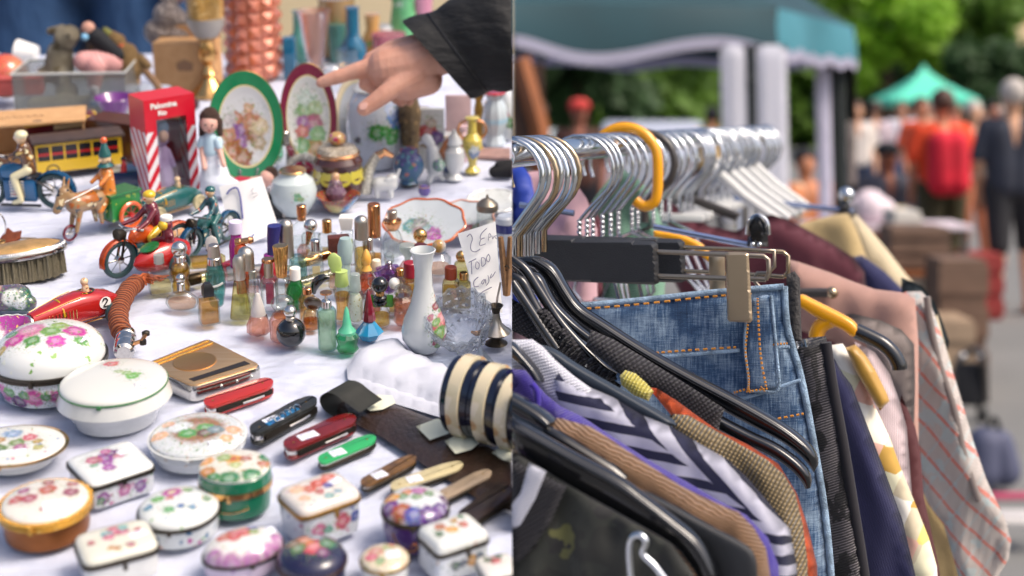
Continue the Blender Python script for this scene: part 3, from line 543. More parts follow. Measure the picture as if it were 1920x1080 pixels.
bot(693, 646, 'turquoise faceted bottle with a tall maroon cone stopper', [(17, 0), (26, 12), (27, 14), (11, 34), (8, 36)], 'turquoise_glass', None, .5, [('stopper', 'maroon_glass', lathe([(10, 34), (13, 38), (12, 46), (3, 94), (1, 97)], 8))], n=8, sm=5)
bot(714, 618, 'round bottle with black rings and a black ball stopper', [(15, 0), (18, 4), (18, 24), (11, 42), (8, 46)], 'clear_glass', 'juice_honey', .5, [('rings', 'black_gloss', [(10, 42), (13, 45), (13, 49), (10, 51), (13, 53), (13, 58), (9, 61)]), ('collar', 'gold', cyl(60, 68, 8)), ('stopper', 'black_gloss', ballc(66, 15.5))])
ob('leaf_wing', box(-24, 24, 6, 9, 34, 58, 3), mk('leaf_green', '4f9a30', .3, tr=.3), [o for o in bpy.data.objects if o.get('label', '').startswith('round bottle with black rings')][0])
bot(771, 592, 'square amber bottle with a big red cylinder cap, behind the white vase', sqb(20, 64, 11, 4, 4), 'yellow_glass', 'juice_honey', .7, [('cap', 'red_cap', cyl(69, 98, 12.5))], rz=18, **SQ)
bot(757, 616, 'cut glass bottle with peach perfume in front of the red-capped one', [(14, 0), (19, 6), (17, 30), (20, 50), (12, 58)], 'pink_glass', 'juice_peach', .7, [('stopper', 'clear_glass', lathe([(14, 56), (17, 62), (15, 76), (.5, 80)], 6))], n=8, sm=5)
bot(741, 590, 'narrow bottle with a milky white ball stopper, left of the red cap', [(10, 0), (12, 3), (12, 40), (8, 46)], 'clear_glass', 'juice_honey', .5, [('stopper', 'white_plastic', ballc(46, 11))], e=4)
bot(846, 580, 'square bottle with a rust brown cap, right of the white vase', sqb(16, 50, 9, 4, 4), 'yellow_glass', 'juice_honey', .7, [('cap', 'rust_cap', cyl(54, 78, 11.5))], **SQ)
bot(790, 540, 'bottle with a dark plum cylinder cap', sqb(15, 52, 9, 4, 4), 'clear_glass', 'juice_peach', .5, [('cap', 'plum_cap', cyl(56, 80, 12))], **SQ)
bot(789, 505, 'bottle with a shiny gold ball stopper before the orange rimmed plate', [(12, 0), (14, 3), (13, 34), (8, 42)], 'yellow_glass', 'juice_straw', .5, [('collar', 'gold', cyl(40, 50, 7)), ('stopper', 'gold', ballc(48, 13.5))])
bot(824, 520, 'broad clear bottle with half gold half pearl ball stopper', [(18, 0), (22, 3), (22, 30), (12, 40)], 'clear_glass', 'juice_peach', .4, [('stopper', painted('gold_pearl', 'eae4da', [(-10, -6, 56, 15, 'c8964a')], dist=0), ballc(40, 13))])
bot(737, 486, 'ribbed glass bottle with copper bowl cap and silver spray neck', [(15, 0), (19, 3), (20, 26), (14, 44), (10, 50)], 'clear_glass', 'juice_clear', .5, [('bowl', 'rose_gold', [(9, 50), (13, 54), (18, 66), (17, 70), (9, 73)]), ('nozzle', 'satin_silver', cyl(72, 88, 9.5))], rad=lambda a, z: 1+.04*math.cos(a*14), n=56)
bot(704, 505, 'bottle with a tall polished copper tube cap', sqb(12, 58, 8, 3, 3), 'clear_glass', 'juice_amber', .4, [('cap', 'rose_gold', cyl(60, 124, 12))], **SQ)
bot(680, 520, 'yellow perfume bottle under a brushed steel bullet cap', [(12, 0), (15, 3), (15, 66), (12, 72)], 'clear_glass', 'juice_honey', .7, [('cap', 'satin_silver', dome(70, 116, 13))])
bot(691, 515, 'small bottle with a ribbed chrome cap', sqb(12, 40, 8, 4, 4), 'clear_glass', 'juice_paleyellow', .5, [('cap', 'silver', lathe(cyl(44, 68, 9.5), 48, rad=lambda a, z: 1+.03*math.cos(a*16)))], **SQ)
bot(689, 556, 'red-orange perfume bottle with a yellow flame shaped stopper', [(14, 0), (17, 4), (15, 30), (8, 42), (6, 46)], 'pink_glass', 'juice_orange', .75, [('collar', 'yellow_cap', [(10, 46), (8, 50), (6, 56)]), ('stopper', 'yellow_cap', [(5, 54), (9, 64), (8.5, 72), (5, 82), (1, 87)])])
bot(707, 545, 'slim clear bottle with a short white cap', sqb(8, 34, 6, 4, 3), 'clear_glass', 'juice_clear', .5, [('cap', 'cream_plastic', cyl(38, 58, 9.5, 8))], **SQ)
bot(731, 560, 'star shaped violet glass bottle', [(4, 0), (12, 8), (27, 46), (10, 52), (5, 58)], 'violet_glass', 'juice_lilac', .8, [('stopper', 'clear_glass', lathe([(5, 56), (10, 64), (9, 78), (1, 84)], 6))], n=50, rad=lambda a, z: 1+.22*math.cos(a*5), sm=10)
bot(765, 535, 'bottle with a frosted goblet shaped stopper', [(14, 0), (17, 3), (17, 30), (10, 40)], 'pink_glass', 'juice_peach', .6, [('stopper', 'frosted_glass', [(5, 40), (6, 50), (14, 62), (15, 72), (13, 74)])])
bot(652, 478, 'bottle with a white tapering cube cap, before the striped bowl', sqb(11, 44, 7, 3, 3), 'clear_glass', 'juice_lime', .5, [('cap', 'white_plastic', [(14, 47), (19, 70), (18, 72), (.5, 72.5)], dict(n=4, rot=R(45)))], **SQ)
r_ = bot(637, 520, 'deep red slab bottle with a brown wooden block cap', sqb(15, 46, 10, 2, 2), mk('claret_body', '7a1224', .12, 0, .6, tr=.2), None, .5, [('cap', mk('wood_cap', '5c2c22', .4, var=.2, vs=.2), box(-20, 20, -11, 11, 48, 76, 2))], rz=12, **SQ)
bot(645, 560, 'pale aqua frosted bottle with a scooped slanting cap', [(10, 0), (13, 3), (14, 62), (13, 66)], mk('aqua_frost', 'bcd2cc', .4, tr=.5), None, .5, [('cap', 'aqua_cap', lathe([(13, 66), (14, 68), (14, 100), (10, 114), (1, 114)], 24, M=Matrix.Shear('XY', 4, (.05, 0))))])
bot(615, 488, 'flat rectangular clear bottle with gold cylinder cap', sqb(17, 48, 8, 3, 2), 'clear_glass', 'juice_clear', .4, [('cap', 'gold', cyl(51, 76, 9))], sy=.55, **SQ)
bot(585, 498, 'flat rectangular bottle with large silver and gold ball stopper', sqb(17, 60, 6, 3, 3), 'clear_glass', 'juice_clear', .4, [('stopper', 'silver', ballc(62, 13))], sy=.5, **SQ)
bot(568, 470, 'round shouldered clear flask with a knurled copper cap', [(20, 0), (24, 4), (24, 26), (18, 44), (7, 54)], 'clear_glass', 'juice_clear', .4, [('collar', 'rose_gold', cyl(54, 64, 8)), ('cap', 'rose_gold', lathe(cyl(64, 84, 9), 48, rad=lambda a, z: 1+.03*math.cos(a*20)))], sy=.6)
bot(593, 524, 'small square clear bottle with a chrome cap', sqb(14, 48, 8, 4, 5), 'clear_glass', 'juice_clear', .6, [('cap', 'silver', cyl(51, 73, 8.5))], rz=10, **SQ)
bot(560, 530, 'square pale aqua bottle, capless, in the middle of the bottles', sqb(15, 44, 6, 6, 4), 'aqua_glass', 'juice_aqua', .8, [], rz=20, **SQ)
bot(570, 500, 'small tilted bottle with copper paddle stopper', [(10, 0), (12, 3), (12, 30), (7, 38)], 'pink_glass', 'juice_peach', .5, [('stopper', 'rose_gold', lathe([(3, 38), (5, 50), (7, 66), (1, 72)], 16, sy=.5, M=Matrix.Shear('XY', 4, (.2, 0))))])
bot(545, 560, 'tiny bottle with a champagne ball top behind the green bottle', [(9, 0), (11, 3), (11, 24), (7, 32)], 'clear_glass', 'juice_cognac', .7, [('stopper', 'silver', lathe(ballc(31, 10), 24, sx=.8))])
bot(730, 540, 'dark red heart shaped bottle in the second row', [(6, 0), (14, 10), (16, 26), (8, 34)], mk('ruby_body', 'a8202c'), None, .5, [('stopper', 'silver', ballc(34, 7))], e=3)
bot(751, 560, 'small bottle with a brass cap beside the red cylinder cap', sqb(9, 40, 6, 3, 3), 'yellow_glass', 'juice_honey', .6, [('cap', 'gold', cyl(43, 56, 8))], **SQ)
bot(866, 540, 'gold topped bottle half behind the price note', sqb(14, 44, 8, 4, 4), 'yellow_glass', 'juice_straw', .5, [('cap', 'gold', ballc(46, 11))], **SQ)
bot(870, 580, 'small bottle with cream insert behind the cut crystal bowl', sqb(13, 48, 8, 6, 4), 'yellow_glass', 'juice_honey', .6, [('cap', 'gold', cyl(54, 68, 8))], **SQ)
bot(664, 548, 'tall clear bottle with pointed glass stopper', [(9, 0), (11, 3), (11, 40), (6, 50)], 'clear_glass', 'juice_clear', .5, [('stopper', 'clear_glass', [(4, 50), (9, 62), (7, 84), (1, 96)])])
bot(700, 590, 'clear flask with a red ribbon of perfume', [(13, 0), (16, 3), (16, 36), (8, 46)], 'clear_glass', 'juice_orange', .6, [('stopper', 'clear_glass', [(4, 46), (9, 56), (8, 66), (1, 68)])])
bot(628, 545, 'clear bottle with dark stopper leaning among the crowd', [(10, 0), (12, 3), (12, 34), (7, 42)], 'clear_glass', 'juice_peach', .5, [('stopper', 'black_gloss', ballc(42, 8))])
bot(476, 560, 'small bottle lying behind the domed one with a grey cap', [(9, 0), (11, 3), (11, 30), (7, 36)], 'clear_glass', 'juice_pink', .5, [('cap', 'satin_silver', cyl(36, 52, 8))])
bot(800, 560, 'clear bottle behind the vase with a blue glass rod', [(10, 0), (12, 3), (12, 40), (7, 46)], 'clear_glass', 'juice_honey', .5, [('rod', 'turquoise_glass', [(1, 44), (4, 50), (3, 84), (1, 90)])])
# lying ones
def lyb(p1, p2, label, parts, lift=10, name='perfume_bottle', cat='perfume bottle', g=BOT):
    o, L = lying(name, label, cat, p1, p2, g, lift)
    for nm, mt, prof, kw in parts: ob(nm, lathe([(a, b-L/2) for a, b in prof], **{**dict(n=24), **kw}, M=Matrix.Rotation(R(90), 4, 'Y')), mt, o, 35)
    return o
lyb((356, 506), (424, 500), 'amber bottle lying on its side behind the teal bottle', [('glass_body', 'yellow_glass', [(10, 0), (13, 3), (13, 60), (8, 66)], {}), ('perfume', 'juice_honey', [(8, 4), (11, 8), (11, 56), (6, 60)], {})], 13)
lyb((352, 538), (392, 528), 'toppled bottle with black and gold fluted cap', [('glass_body', 'yellow_glass', [(9, 24), (11, 26), (11, 46), (6, 48)], {}), ('cap', mk('black_gold', '3a2c14', .3, .7, var=.8, vs=.5), [(9, 0), (11, 3), (11, 24)], {})], 11)
lyb((426, 528), (494, 522), 'grey metal tube bottle lying flat', [('tube', 'satin_silver', [(13, 0), (14, 2), (14, 64), (12, 66)], {}), ('end', 'juice_pink', [(12, 0), (12.5, -12), (10, -14)], {})], 14)
lyb((566, 522), (634, 500), 'polished gold lipstick tube lying on the bottles', [('tube', 'gold', [(9, 0), (10, 2), (10, 74), (8, 76)], {})], 30, 'lipstick_tube', 'lipstick')
lyb((560, 545), (640, 522), 'clear tube bottle lying under the gold lipstick tube', [('tube', 'yellow_glass', [(9, 0), (11, 2), (11, 74), (8, 76)], {})], 12, 'perfume_bottle')
root = put('perfume_bottle', 'red triangular glass flacon lying behind the teal bottle', 'perfume bottle', 428, 512, 20, BOT, r=8)
ob('glass_body', prism([(-22, 0), (14, -8), (16, 26)], 16, 2), mk('red_flacon', 'a0102c', .1, 0, .5, tr=.4), root, 20)
root = put('perfume_bottle', 'black crescent shaped flacon standing on its side', 'perfume bottle', 616, 578, 0, BOT, r=8)
ob('crescent', tube([(26*math.cos(a), 0, 30+28*math.sin(a)) for a in [R(80)+R(110)*i/14 for i in range(15)]], [3+7*math.sin(math.pi*i/14) for i in range(15)]), 'black_gloss', root, 60)
# ------------------------------------------------------------------ vase, crystal bowl, lamp, tin, knives
root = put('vase', 'slender white porcelain bud vase with painted pink roses', 'vase', 796, 672, 0, r=40)
ob('body', lathe([(24, 0), (27, 3), (41, 24), (43, 40), (38, 62), (24, 96), (17, 128), (16, 160), (20, 188), (24, 198), (22, 199), (18, 190), (13, 168), (13, 130)], 56, cap=False), painted('rose_vase', 'dde1e0', [(30, 60, 'f', 11, 'b85060'), (34, 68, 'f', 9, 'd88a90'), (38, 28, 'f', 7, '9a3a4c'), (24, 30, 'f', 6, '8a3448'), (14, 76, 'f', 5, 'b07a88'), (24, 92, 'f', 6, '8a4450'), (26, 110, 'f', 5, 'a86a60'), (30, 48, 'f', 8, '6f9a58'), (24, 66, 'f', 6, '7aa060'), (36, 84, 'f', 6, '8aa870'), (28, 20, 'f', 6, '7a9a60'), (32, 38, 'f', 5, '88a868'), (30, 130, 'f', 5, 'b06a68')], dist=2), root, 60)
root = put('crystal_bowl', 'heavy cut crystal bowl lying tilted on its side', 'bowl', 882, 668, 10, r=40)
cb = lathe([(24, 0), (30, 3), (50, 40), (62, 86), (58, 86), (44, 42), (22, 10), (.5, 9)], 32, rad=lambda a, z: 1+.05*math.cos(a*16))
M = rot('Y', -18, (-6, 0, 16)) @ rot('X', 32)
for v in cb.verts: v.co = M @ v.co
ob('bowl', cb, glass('crystal', 'eef2f6', '707c8c', .01, .1), root, 5)
bm = BM()
for j in range(5):
    for i in range(16):
        a = 2*math.pi*(i+.5*(j % 2))/16; z = 12+j*16; rr = 34+z*.33; p = Vector((rr*math.cos(a), rr*math.sin(a), z))
        b2 = lathe([(.3, -5), (8, 0), (.3, 5)], 4, M=M @ Matrix.Translation(p) @ Matrix.Rotation(a, 4, 'Z') @ Matrix.Diagonal((.5, 1, 1.2, 1)), bm=bm)
ob('cut_diamonds', bm, solidglass('crystal_facet', 'f8fafc', .01, 1, 1.5), root, 3)
root = put('oil_lamp', 'small silver oil lamp with a funnel neck, by the shell bangles', 'lamp', 930, 655, 0, r=20)
ob('base', lathe([(14, 0), (22, 3), (12, 10), (8, 14)], 32), 'dark_metal', root); ob('bowl', lathe([(6, 13), (20, 20), (29, 27), (22, 32), (12, 42), (8, 56), (7, 66)], 32), 'satin_silver', root)
ob('funnel', lathe([(7, 64), (9, 72), (14, 79), (12, 79), (5, 70)], 28), 'dark_metal', root)
ob('spout', tube([(-22, -6, 26), (-38, -8, 26), (-46, -9, 30)], [7, 5, 2.5]), 'rose_gold', root); ob('wick_rod', tube([(0, 0, 70), (3, 0, 95), (9, 0, 125)], 2, n=6), 'satin_silver', root)
root = put('glass_prism', 'clear glass pyramid lying in front of the oil lamp', 'glass ornament', 902, 700, 20, r=20)
ob('prism', lathe([(30, 0), (28, 6), (4, 40), (1, 42)], 4), 'clear_glass', root, 3)
# rolling tin
root = put('tobacco_tin', 'polished metal tobacco tin with a gold lid and round medallion', 'tin', 381, 758, 0, r=0)
a, b, c, d_ = [TI @ (plane_pt(*p)) for p in ((362, 757), (494, 716), (392, 664), (270, 714))]
s_ = root.scale[0]; O = TI @ root.location; P4 = [((q-O)/s_) for q in (a, b, c, d_)]
cx = sum((p for p in P4), Vector())/4
def scaled(k): return [tuple((cx+(p-cx)*k)[:2]) for p in P4]
def roundp(P, r, n=5):
    out = []
    for i in range(len(P)):
        p0, p1, p2 = Vector(P[i-1]), Vector(P[i]), Vector(P[(i+1) % len(P)]); u = (p0-p1).normalized()*r; v = (p2-p1).normalized()*r
        for k in range(n+1):
            t_ = k/n; out.append(tuple(((p1+u)*(1-t_)**2+2*t_*(1-t_)*p1+(p1+v)*t_*t_)))
    return out
ob('tin', prism(roundp(scaled(1.0), 16), 32, 3), 'silver', root, 40)
t = NT('brushed_gold'); co = t.coord(); t.pr(t.mix(t.noise(t.mapping(co, rot=(0, 0, R(-25)), scale=(.006, .12, .1)), 1, 3), srgb('e0aa6c'), srgb('ffdcae')), .4, 1); MATS['brushed_gold'] = t.m
bm = prism(roundp(scaled(.97), 15), 3, 1); 
for v in bm.verts: v.co.z += 32
ob('lid', bm, 'brushed_gold', root, 40)
def tinp(u, v, z):   # u along the front edge, v towards the back
    A, B_, C_, D_ = P4; p = (A*(1-u)+B_*u)*(1-v)+(D_*(1-u)+C_*u)*v; return Vector((p.x, p.y, z))
ob('medallion', lathe([(42, 35), (42, 36), (40, 36.6), (38, 36), (.5, 36)], 48, M=Matrix.Translation((tinp(.46, .58, 0).x, tinp(.46, .58, 0).y, 0))), mk('medal_gold', 'dca868', .35, 1), root)
ob('slot', prism([tinp(u, v, 0)[:2] for u, v in ((.1, .1), (.9, .1), (.9, .2), (.1, .2))], 2, 0, M=Matrix.Translation((0, 0, 34.2))), mk('slot_dark', '3a3634', .4, .6), root)
for v_ in (.84, .92): ob('groove', tube([tinp(.06, v_, 35.5), tinp(.94, v_, 35.5)], 2, n=6), 'dull_brass', root)
for u in (.4, .62, .83): ob('rivet', sph(tinp(u, -.005, 18), 3.2, seg=10), 'silver', root)
# knives
KN = 'folding pocket knives'
def knife(p1, p2, w_, label, scale_m, multi=False, stk=False, h=16, name='pocket_knife', taper=.7):
    root, L = lying(name, label, 'pocket knife', p1, p2, KN, 0); q = L/2
    def outl(k, ww): return roundp([(-q*k, -ww*.8), (q*k*.7, -ww), (q*k, -ww*.3), (q*k, ww*.6), (q*k*.6, ww), (-q*k*.8, ww*.9), (-q*k, ww*.2)], w_*.25, 4)
    W_ = w_/2
    if multi:
        ob('tools', prism(outl(.97, W_*.86), h*.55, 1, M=Matrix.Translation((0, 0, h*.22))), 'silver', root, 30)
        ob('scale_plate', prism(outl(1, W_), h*.24, 1.6), scale_m, root, 40)
        bm = BM()
        for k in range(4): box(-q*.8, q*.8, -W_*.95, -W_*.8, h*(.26+.12*k), h*(.33+.12*k), .3, bm)
        ob('blade', bm, 'dark_metal', root, 20)
        ob('pull', tube([(-q*.1, -W_, h*.4), (q*.2, -W_-5, h*.5), (q*.5, -W_-2, h*.45)], 2.2, n=6), 'silver', root)
    else:
        ob('blade', prism(outl(.97, W_*.8), h*.3, .5, M=Matrix.Translation((0, 0, h*.34))), 'silver', root, 30)
        ob('scale_plate', prism(outl(1, W_), h*.34, 1), 'dark_metal', root, 40)
    ob('handle', prism(outl(1, W_), h*.28, h*.13, M=Matrix.Translation((0, 0, h*.72))), scale_m, root, 50)
    for xx in (-q*.75, q*.7): ob('pin', lathe([(2.2, h), (2, h+.6), (.3, h+.8)], 10, M=Matrix.Translation((xx, 0, 0))), 'dull_brass', root)
    if stk: sticker(root, -q*.35, 0, h+.4, 24, W_*1.5, 80)
    return root
mk('red_cellulose', 'a8281e', .2, 0, .6); mk('ox_red', '6e1a1a', .25, 0, .5, var=.2); mk('green_cellulose', '2fa05a', .25, 0, .5); mk('horn_brown', '6a4a22', .35, 0, .3, var=.5, vs=.06); mk('bone_cream', 'c2b48a', .4, 0, .2, var=.15, vs=.05); mk('bone_grey', 'a08c74', .4, 0, .2, var=.15); mk('horn_black', '2a1e18', .35, 0, .2, var=.3)
knife((384, 778), (512, 732), 50, 'red army pocket knife with steel tools, nearest the tobacco tin', 'red_cellulose', True, h=22)
rk = knife((472, 834), (592, 768), 46, 'worn black multi-tool knife with corkscrew and blue lining', mk('black_worn', '2f302c', .3, .3, .3, var=.5, vs=.08), True, True, h=26)
ob('corkscrew', tube([(-40+i*2.2, -6+6*math.cos(i*1.05), 29+6*math.sin(i*1.05)) for i in range(34)], 1.6, n=6), 'silver', rk); ob('lining', box(-50, 30, -12, 0, 25.8, 27, .3), mk('blue_lining', '1f6a9a', .4), rk)
knife((534, 860), (666, 800), 50, 'wine red pocket knife with corkscrew and paper label', 'ox_red', True, True, h=24)
knife((598, 880), (704, 832), 38, 'green handled pocket knife with white label', 'green_cellulose', False, True, h=16)
knife((678, 922), (779, 868), 36, 'brown horn pocket knife with paper label at its end', 'horn_brown', False, True, h=14)
knife((732, 926), (868, 880), 38, 'cream bone pocket knife with label', 'bone_cream', False, True, h=13)
knife((824, 944), (920, 894), 34, 'greyish bone pocket knife, unlabelled', 'bone_grey', False, False, h=13)
knife((866, 990), (958, 926), 52, 'wide dark brown horn knife, last of the row', 'horn_black', False, False, h=16)
# leather razor strop with torn labels
t = NT('old_leather'); co = t.coord('UV'); f = t.noise(co, .02, 5); t.pr(t.mix(f, srgb('0e0b0a'), srgb('3c2616')), .4, 0, .25); t.bump(t.noise(co, .12, 4), .5, .003); MATS['old_leather'] = t.m
ST = [(640, 742), (676, 748), (740, 760), (816, 790), (880, 822), (958, 862), (960, 962), (902, 942), (800, 878), (716, 822), (650, 790), (612, 772), (606, 756)]
st_ = ob('leather_strap', puff(ST, 14, lambda x, y, h: tmap(x, y, h, .001), .0022, 20, back=0), 'old_leather', None, 60); tag(st_, 'dark brown leather razor strap curled at one end, with torn paper labels', 'strap')
bm = BM(); ring = []; ca = plane_pt(648, 772); ud = (plane_pt(640, 766)-plane_pt(760, 808)).normalized(); nrm = TMAT @ Vector((0, 0, 1)); vd = nrm.cross(ud).normalized(); rr = .0088
for i in range(30):
    a = R(-90)+R(225)*i/24 if i < 25 else None
    if a is not None: c_ = ca+ud*(rr*1.5*math.cos(a))+nrm*(.0015+rr+rr*math.sin(a)); last = c_
    else: c_ = last-ud*.003*(i-24)-nrm*.001*(i-24)
    ring.append([bm.verts.new(c_+vd*(.0125*(j/2-1))) for j in range(5)])
for a, b in zip(ring, ring[1:]):
    for j in range(4): bm.faces.new((a[j], a[j+1], b[j+1], b[j]))
bmesh.ops.solidify(bm, geom=bm.faces[:], thickness=.0012)
ob('curl', bm, mk('strap_inside', '4a4a44', .5, var=.3, vs=20), st_, 60)
for P_ in ([(684, 762), (700, 752), (735, 754), (742, 768), (718, 780), (694, 783), (682, 774)], [(780, 812), (820, 797), (852, 812), (840, 826), (806, 838)], [(834, 840), (872, 820), (905, 838), (884, 856), (854, 864)], [(922, 862), (945, 846), (959, 852), (959, 880), (944, 876)]):
    ob('torn_label', puff(P_, 9, lambda x, y, h: tmap(x, y, h, .0052), .0006, 8, back=.0004, fold=lambda x, y: .0006*math.sin(x*.3)), 'torn_paper', st_, 40)
# shell bangles standing in a row
for k, (x, yb, hh) in enumerate([(880, 832, 160), (926, 844, 156), (966, 856, 148), (1000, 866, 138)]):
    lab = ['leftmost cream shell bangle with a navy inside, standing on its edge', 'second shell bangle from the left with mottled cream blocks', 'third of the standing striped shell bangles', 'fourth shell bangle, mostly hidden by the third', 'last shell bangle, cut by the edge of the table'][k]
    root = put('bangle', lab, 'bangle', x, yb-14, 62, 'shell bangles standing in a row', r=0); rr = hh/2
    def seg_(r0, r1, w0, w1, mt, nm):
        return ob(nm, lathe([(r0, -w0), (r1, -w1), (r1, w1), (r0, w0), (r0, -w0)], 64, M=Matrix.Translation((0, 0, rr)) @ Matrix.Rotation(R(90), 4, 'X') @ Matrix.Diagonal((.85, 1, 1, 1)), cap=False), mt, root, 40)
    pm = painted('shell_mosaic', 'd2c4a4', [], [(26, 16, ['dcd0b8', 'c09a70', 'c8bc9c', 'dccfb8', 'b8a47c'], .9)], .25, dist=1)
    seg_(rr*.8, rr, 14, 12, pm, 'shell_ring'); seg_(rr*.78, rr*.93, 27, 27, mk('navy_lacquer', '0a1228', .2, 0, .5), 'lining')
# folded cloth
def foldn(x, y): return noise.noise(Vector((x*.02+y*.01, y*.035, 1)))*.006+noise.noise(Vector((x*.05, y*.05, 5)))*.002
CL = [(650, 690), (668, 664), (716, 642), (745, 636), (768, 660), (800, 676), (838, 690), (878, 720), (878, 770), (835, 778), (780, 752), (735, 740), (690, 728), (652, 712)]
o = ob('folded_cloth', puff(CL, 12, lambda x, y, h: tmap(x, y, h, .0005), .011, 46, foldn, back=0), mk('white_cotton', 'c4c6d0', .85, bump=.25, bs=1500, var=.06, vs=30), None, 180); tag(o, 'rumpled white cotton cloth bunched under the bud vase', 'cloth')
o = ob('cloth_hem', puff([(652, 706), (700, 716), (760, 738), (832, 760), (880, 784), (876, 800), (800, 776), (720, 752), (664, 728)], 10, lambda x, y, h: tmap(x, y, h, .0005), .004, 14, back=0), 'white_cotton', o, 180)
# price notes
def card(name, label, quad, strokes, d0, thick=.0004):
    """paper standing at depth d0 (metres); quad in photo pixels, strokes as pixel polylines"""
    def W(x, y, k=0): d = d0-(y-quad[0][1])*0.0001; return Vector(((x-960)/F*d, d-k, CZ-(y-HY)/F*d))
    root = bpy.data.objects.new(name, None); COL.objects.link(root); root.location = W(*quad[2]); tag(root, label, 'price note', 'handwritten price notes')
    bm = BM(); off = root.location; n = 10
    def q(u, v, k):
        x = (quad[0][0]*(1-u)+quad[1][0]*u)*(1-v)+(quad[3][0]*(1-u)+quad[2][0]*u)*v; y = (quad[0][1]*(1-u)+quad[1][1]*u)*(1-v)+(quad[3][1]*(1-u)+quad[2][1]*u)*v
        return W(x, y, k+.0025*math.sin(u*2.6+v))-off
    for k in (0, thick):
        G = [[bm.verts.new(q(i/n, j/n, k)) for i in range(n+1)] for j in range(n+1)]
        for j in range(n):
            for i in range(n): bm.faces.new((G[j][i], G[j][i+1], G[j+1][i+1], G[j+1][i]))
    ob('sheet', bm, 'paper', root, 60)
    for st, m_, r in strokes:
        ob('handwriting', tube([W(x, y, .0052)-off for x, y in (catmull([(a, b, 0) for a, b in st], 5) and [(p.x, p.y) for p in catmull([(a, b, 0) for a, b in st], 5)])], r, n=5), m_, root, 60)
    return root
card('price_note', 'white price note with a tall blue seven propped behind the perfume bottles', [(411, 350), (491, 330), (524, 432), (440, 470)], [([(427, 364), (434, 355), (446, 352), (452, 366), (455, 388), (457, 410)], 'ink', .0009), ([(478, 352), (473, 358), (477, 361)], 'pencil', .0003), ([(472, 364), (484, 361)], 'pencil', .0003), ([(476, 370), (487, 364)], 'pencil', .0003)], 1.36)
S2 = [([(876, 443), (882, 438), (886, 447), (883, 458), (884, 468), (892, 471), (900, 466)], 'pencil', .0004), ([(913, 427), (903, 437), (901, 447), (909, 445), (902, 448), (900, 459), (911, 456)], 'pencil', .00035), ([(917, 437), (916, 450)], 'pencil', .0003), ([(918, 436), (921, 442), (917, 444)], 'pencil', .0003), ([(923, 441), (924, 447), (927, 441)], 'pencil', .0003), ([(931, 440), (928, 443), (931, 447)], 'pencil', .0003),
 ([(879, 491), (893, 484)], 'pencil', .0004), ([(884, 489), (885, 513)], 'pencil', .0004), ([(893, 490), (892, 500), (897, 503), (899, 494), (894, 489)], 'pencil', .00035), ([(903, 482), (904, 498), (911, 492), (909, 483), (903, 482)], 'pencil', .00035), ([(916, 475), (912, 484), (916, 490), (919, 482), (916, 475)], 'pencil', .00035),
 ([(897, 518), (889, 526), (890, 536), (898, 535)], 'pencil', .0004), ([(908, 522), (903, 528), (906, 531), (910, 522), (911, 530)], 'pencil', .00035), ([(915, 515), (917, 526), (912, 534)], 'pencil', .00035), ([(922, 512), (919, 520), (924, 516), (929, 508)], 'pencil', .00035), ([(895, 556), (905, 546), (922, 537)], 'pencil', .0004)]
card('price_note', 'white price note reading 2 Euros todo caja pinned by the crystal bowl', [(858, 438), (929, 415), (942, 588), (892, 560)], S2, 1.17)
root = put('clothes_peg', 'weathered wooden clothes peg beside the second price note', 'clothes peg', 950, 560, 0)
for sgn in (-1, 1):
    ob('peg_half', tube([(sgn*1, 0, 6), (sgn*4, 0, 50), (sgn*9-2, 0, 122)], [6, 7, 5], n=4), mk('peg_wood', '9a7450', .7, var=.3, vs=.1), root, 20)
ob('spring', tube([(5*math.cos(i*.9), -6+i*.5, 62+5*math.sin(i*.9)) for i in range(24)], 1.2, n=5), 'dark_metal', root)
# ------------------------------------------------------------------ brush, iron, orange handle
t = NT('bristle'); co = t.coord(); t.pr(t.mix(t.noise(t.mapping(co, scale=(.5, .5, .02)), 1, 3), srgb('8a7a58'), srgb('d8cca8')), .8); t.bump(t.noise(t.mapping(co, scale=(1, 1, .03)), 1, 3), 1, 3); MATS['bristle'] = t.m
root, L = lying('clothes_brush', 'silver backed oval clothes brush with pale bristles', 'brush', (-40, 536), (128, 506), None, 0)
bm = BM(); random.seed(3)
for j in range(9):
    for i in range(27):
        x = -L/2+8+i*(L-16)/26; y = (j-4)*7.2
        if (x/(L/2-2))**2+(y/34)**2 < 1: lathe([(4.2, random.uniform(-2, 2)), (3.6, 20), (2.2, 46)], 6, M=Matrix.Translation((x, y, 0)) @ Matrix.Rotation(random.uniform(-.1, .1), 4, 'X'), bm=bm)
ob('bristles', bm, 'bristle', root, 60)
ob('silver_rim', lathe([(40, 44), (43, 46), (43, 52), (41, 58), (38, 61)], 64, sx=L/2/42, sy=.85), 'silver', root)
ob('beaded_edge', lathe([(40, 57), (41.6, 58.5), (40, 60.5)], 240, sx=L/2/42, sy=.85, rad=lambda a, z: 1+.012*math.cos(a*110)), 'silver', root)
ob('back', lathe([(38, 59.5), (30, 65), (14, 68), (.5, 69)], 64, sx=L/2/42, sy=.85), mk('worn_gold', 'e0b070', .3, .7, var=.3, vs=.04), root)
root = put('flat_iron', 'small dark cast iron piece with a looped handle behind the brush', 'flat iron', 52, 492, 8, r=0)
ob('base', prism([(-34, -12), (30, -14), (36, 8), (-28, 14)], 14, 2), mk('cast_iron', '3c3c3a', .5, .5, bump=.3, bs=.3), root, 30)
ob('handle', tube(catmull([(-26, 0, 14), (-28, 0, 30), (-20, 0, 38), (22, 0, 38), (30, 0, 30), (28, 0, 14)], 5), 3.4), 'dark_metal', root)
root = put('rusty_spur', 'rusty metal buckle piece with a thin stick at the left edge', 'metal scrap', 16, 452, 0, r=0)
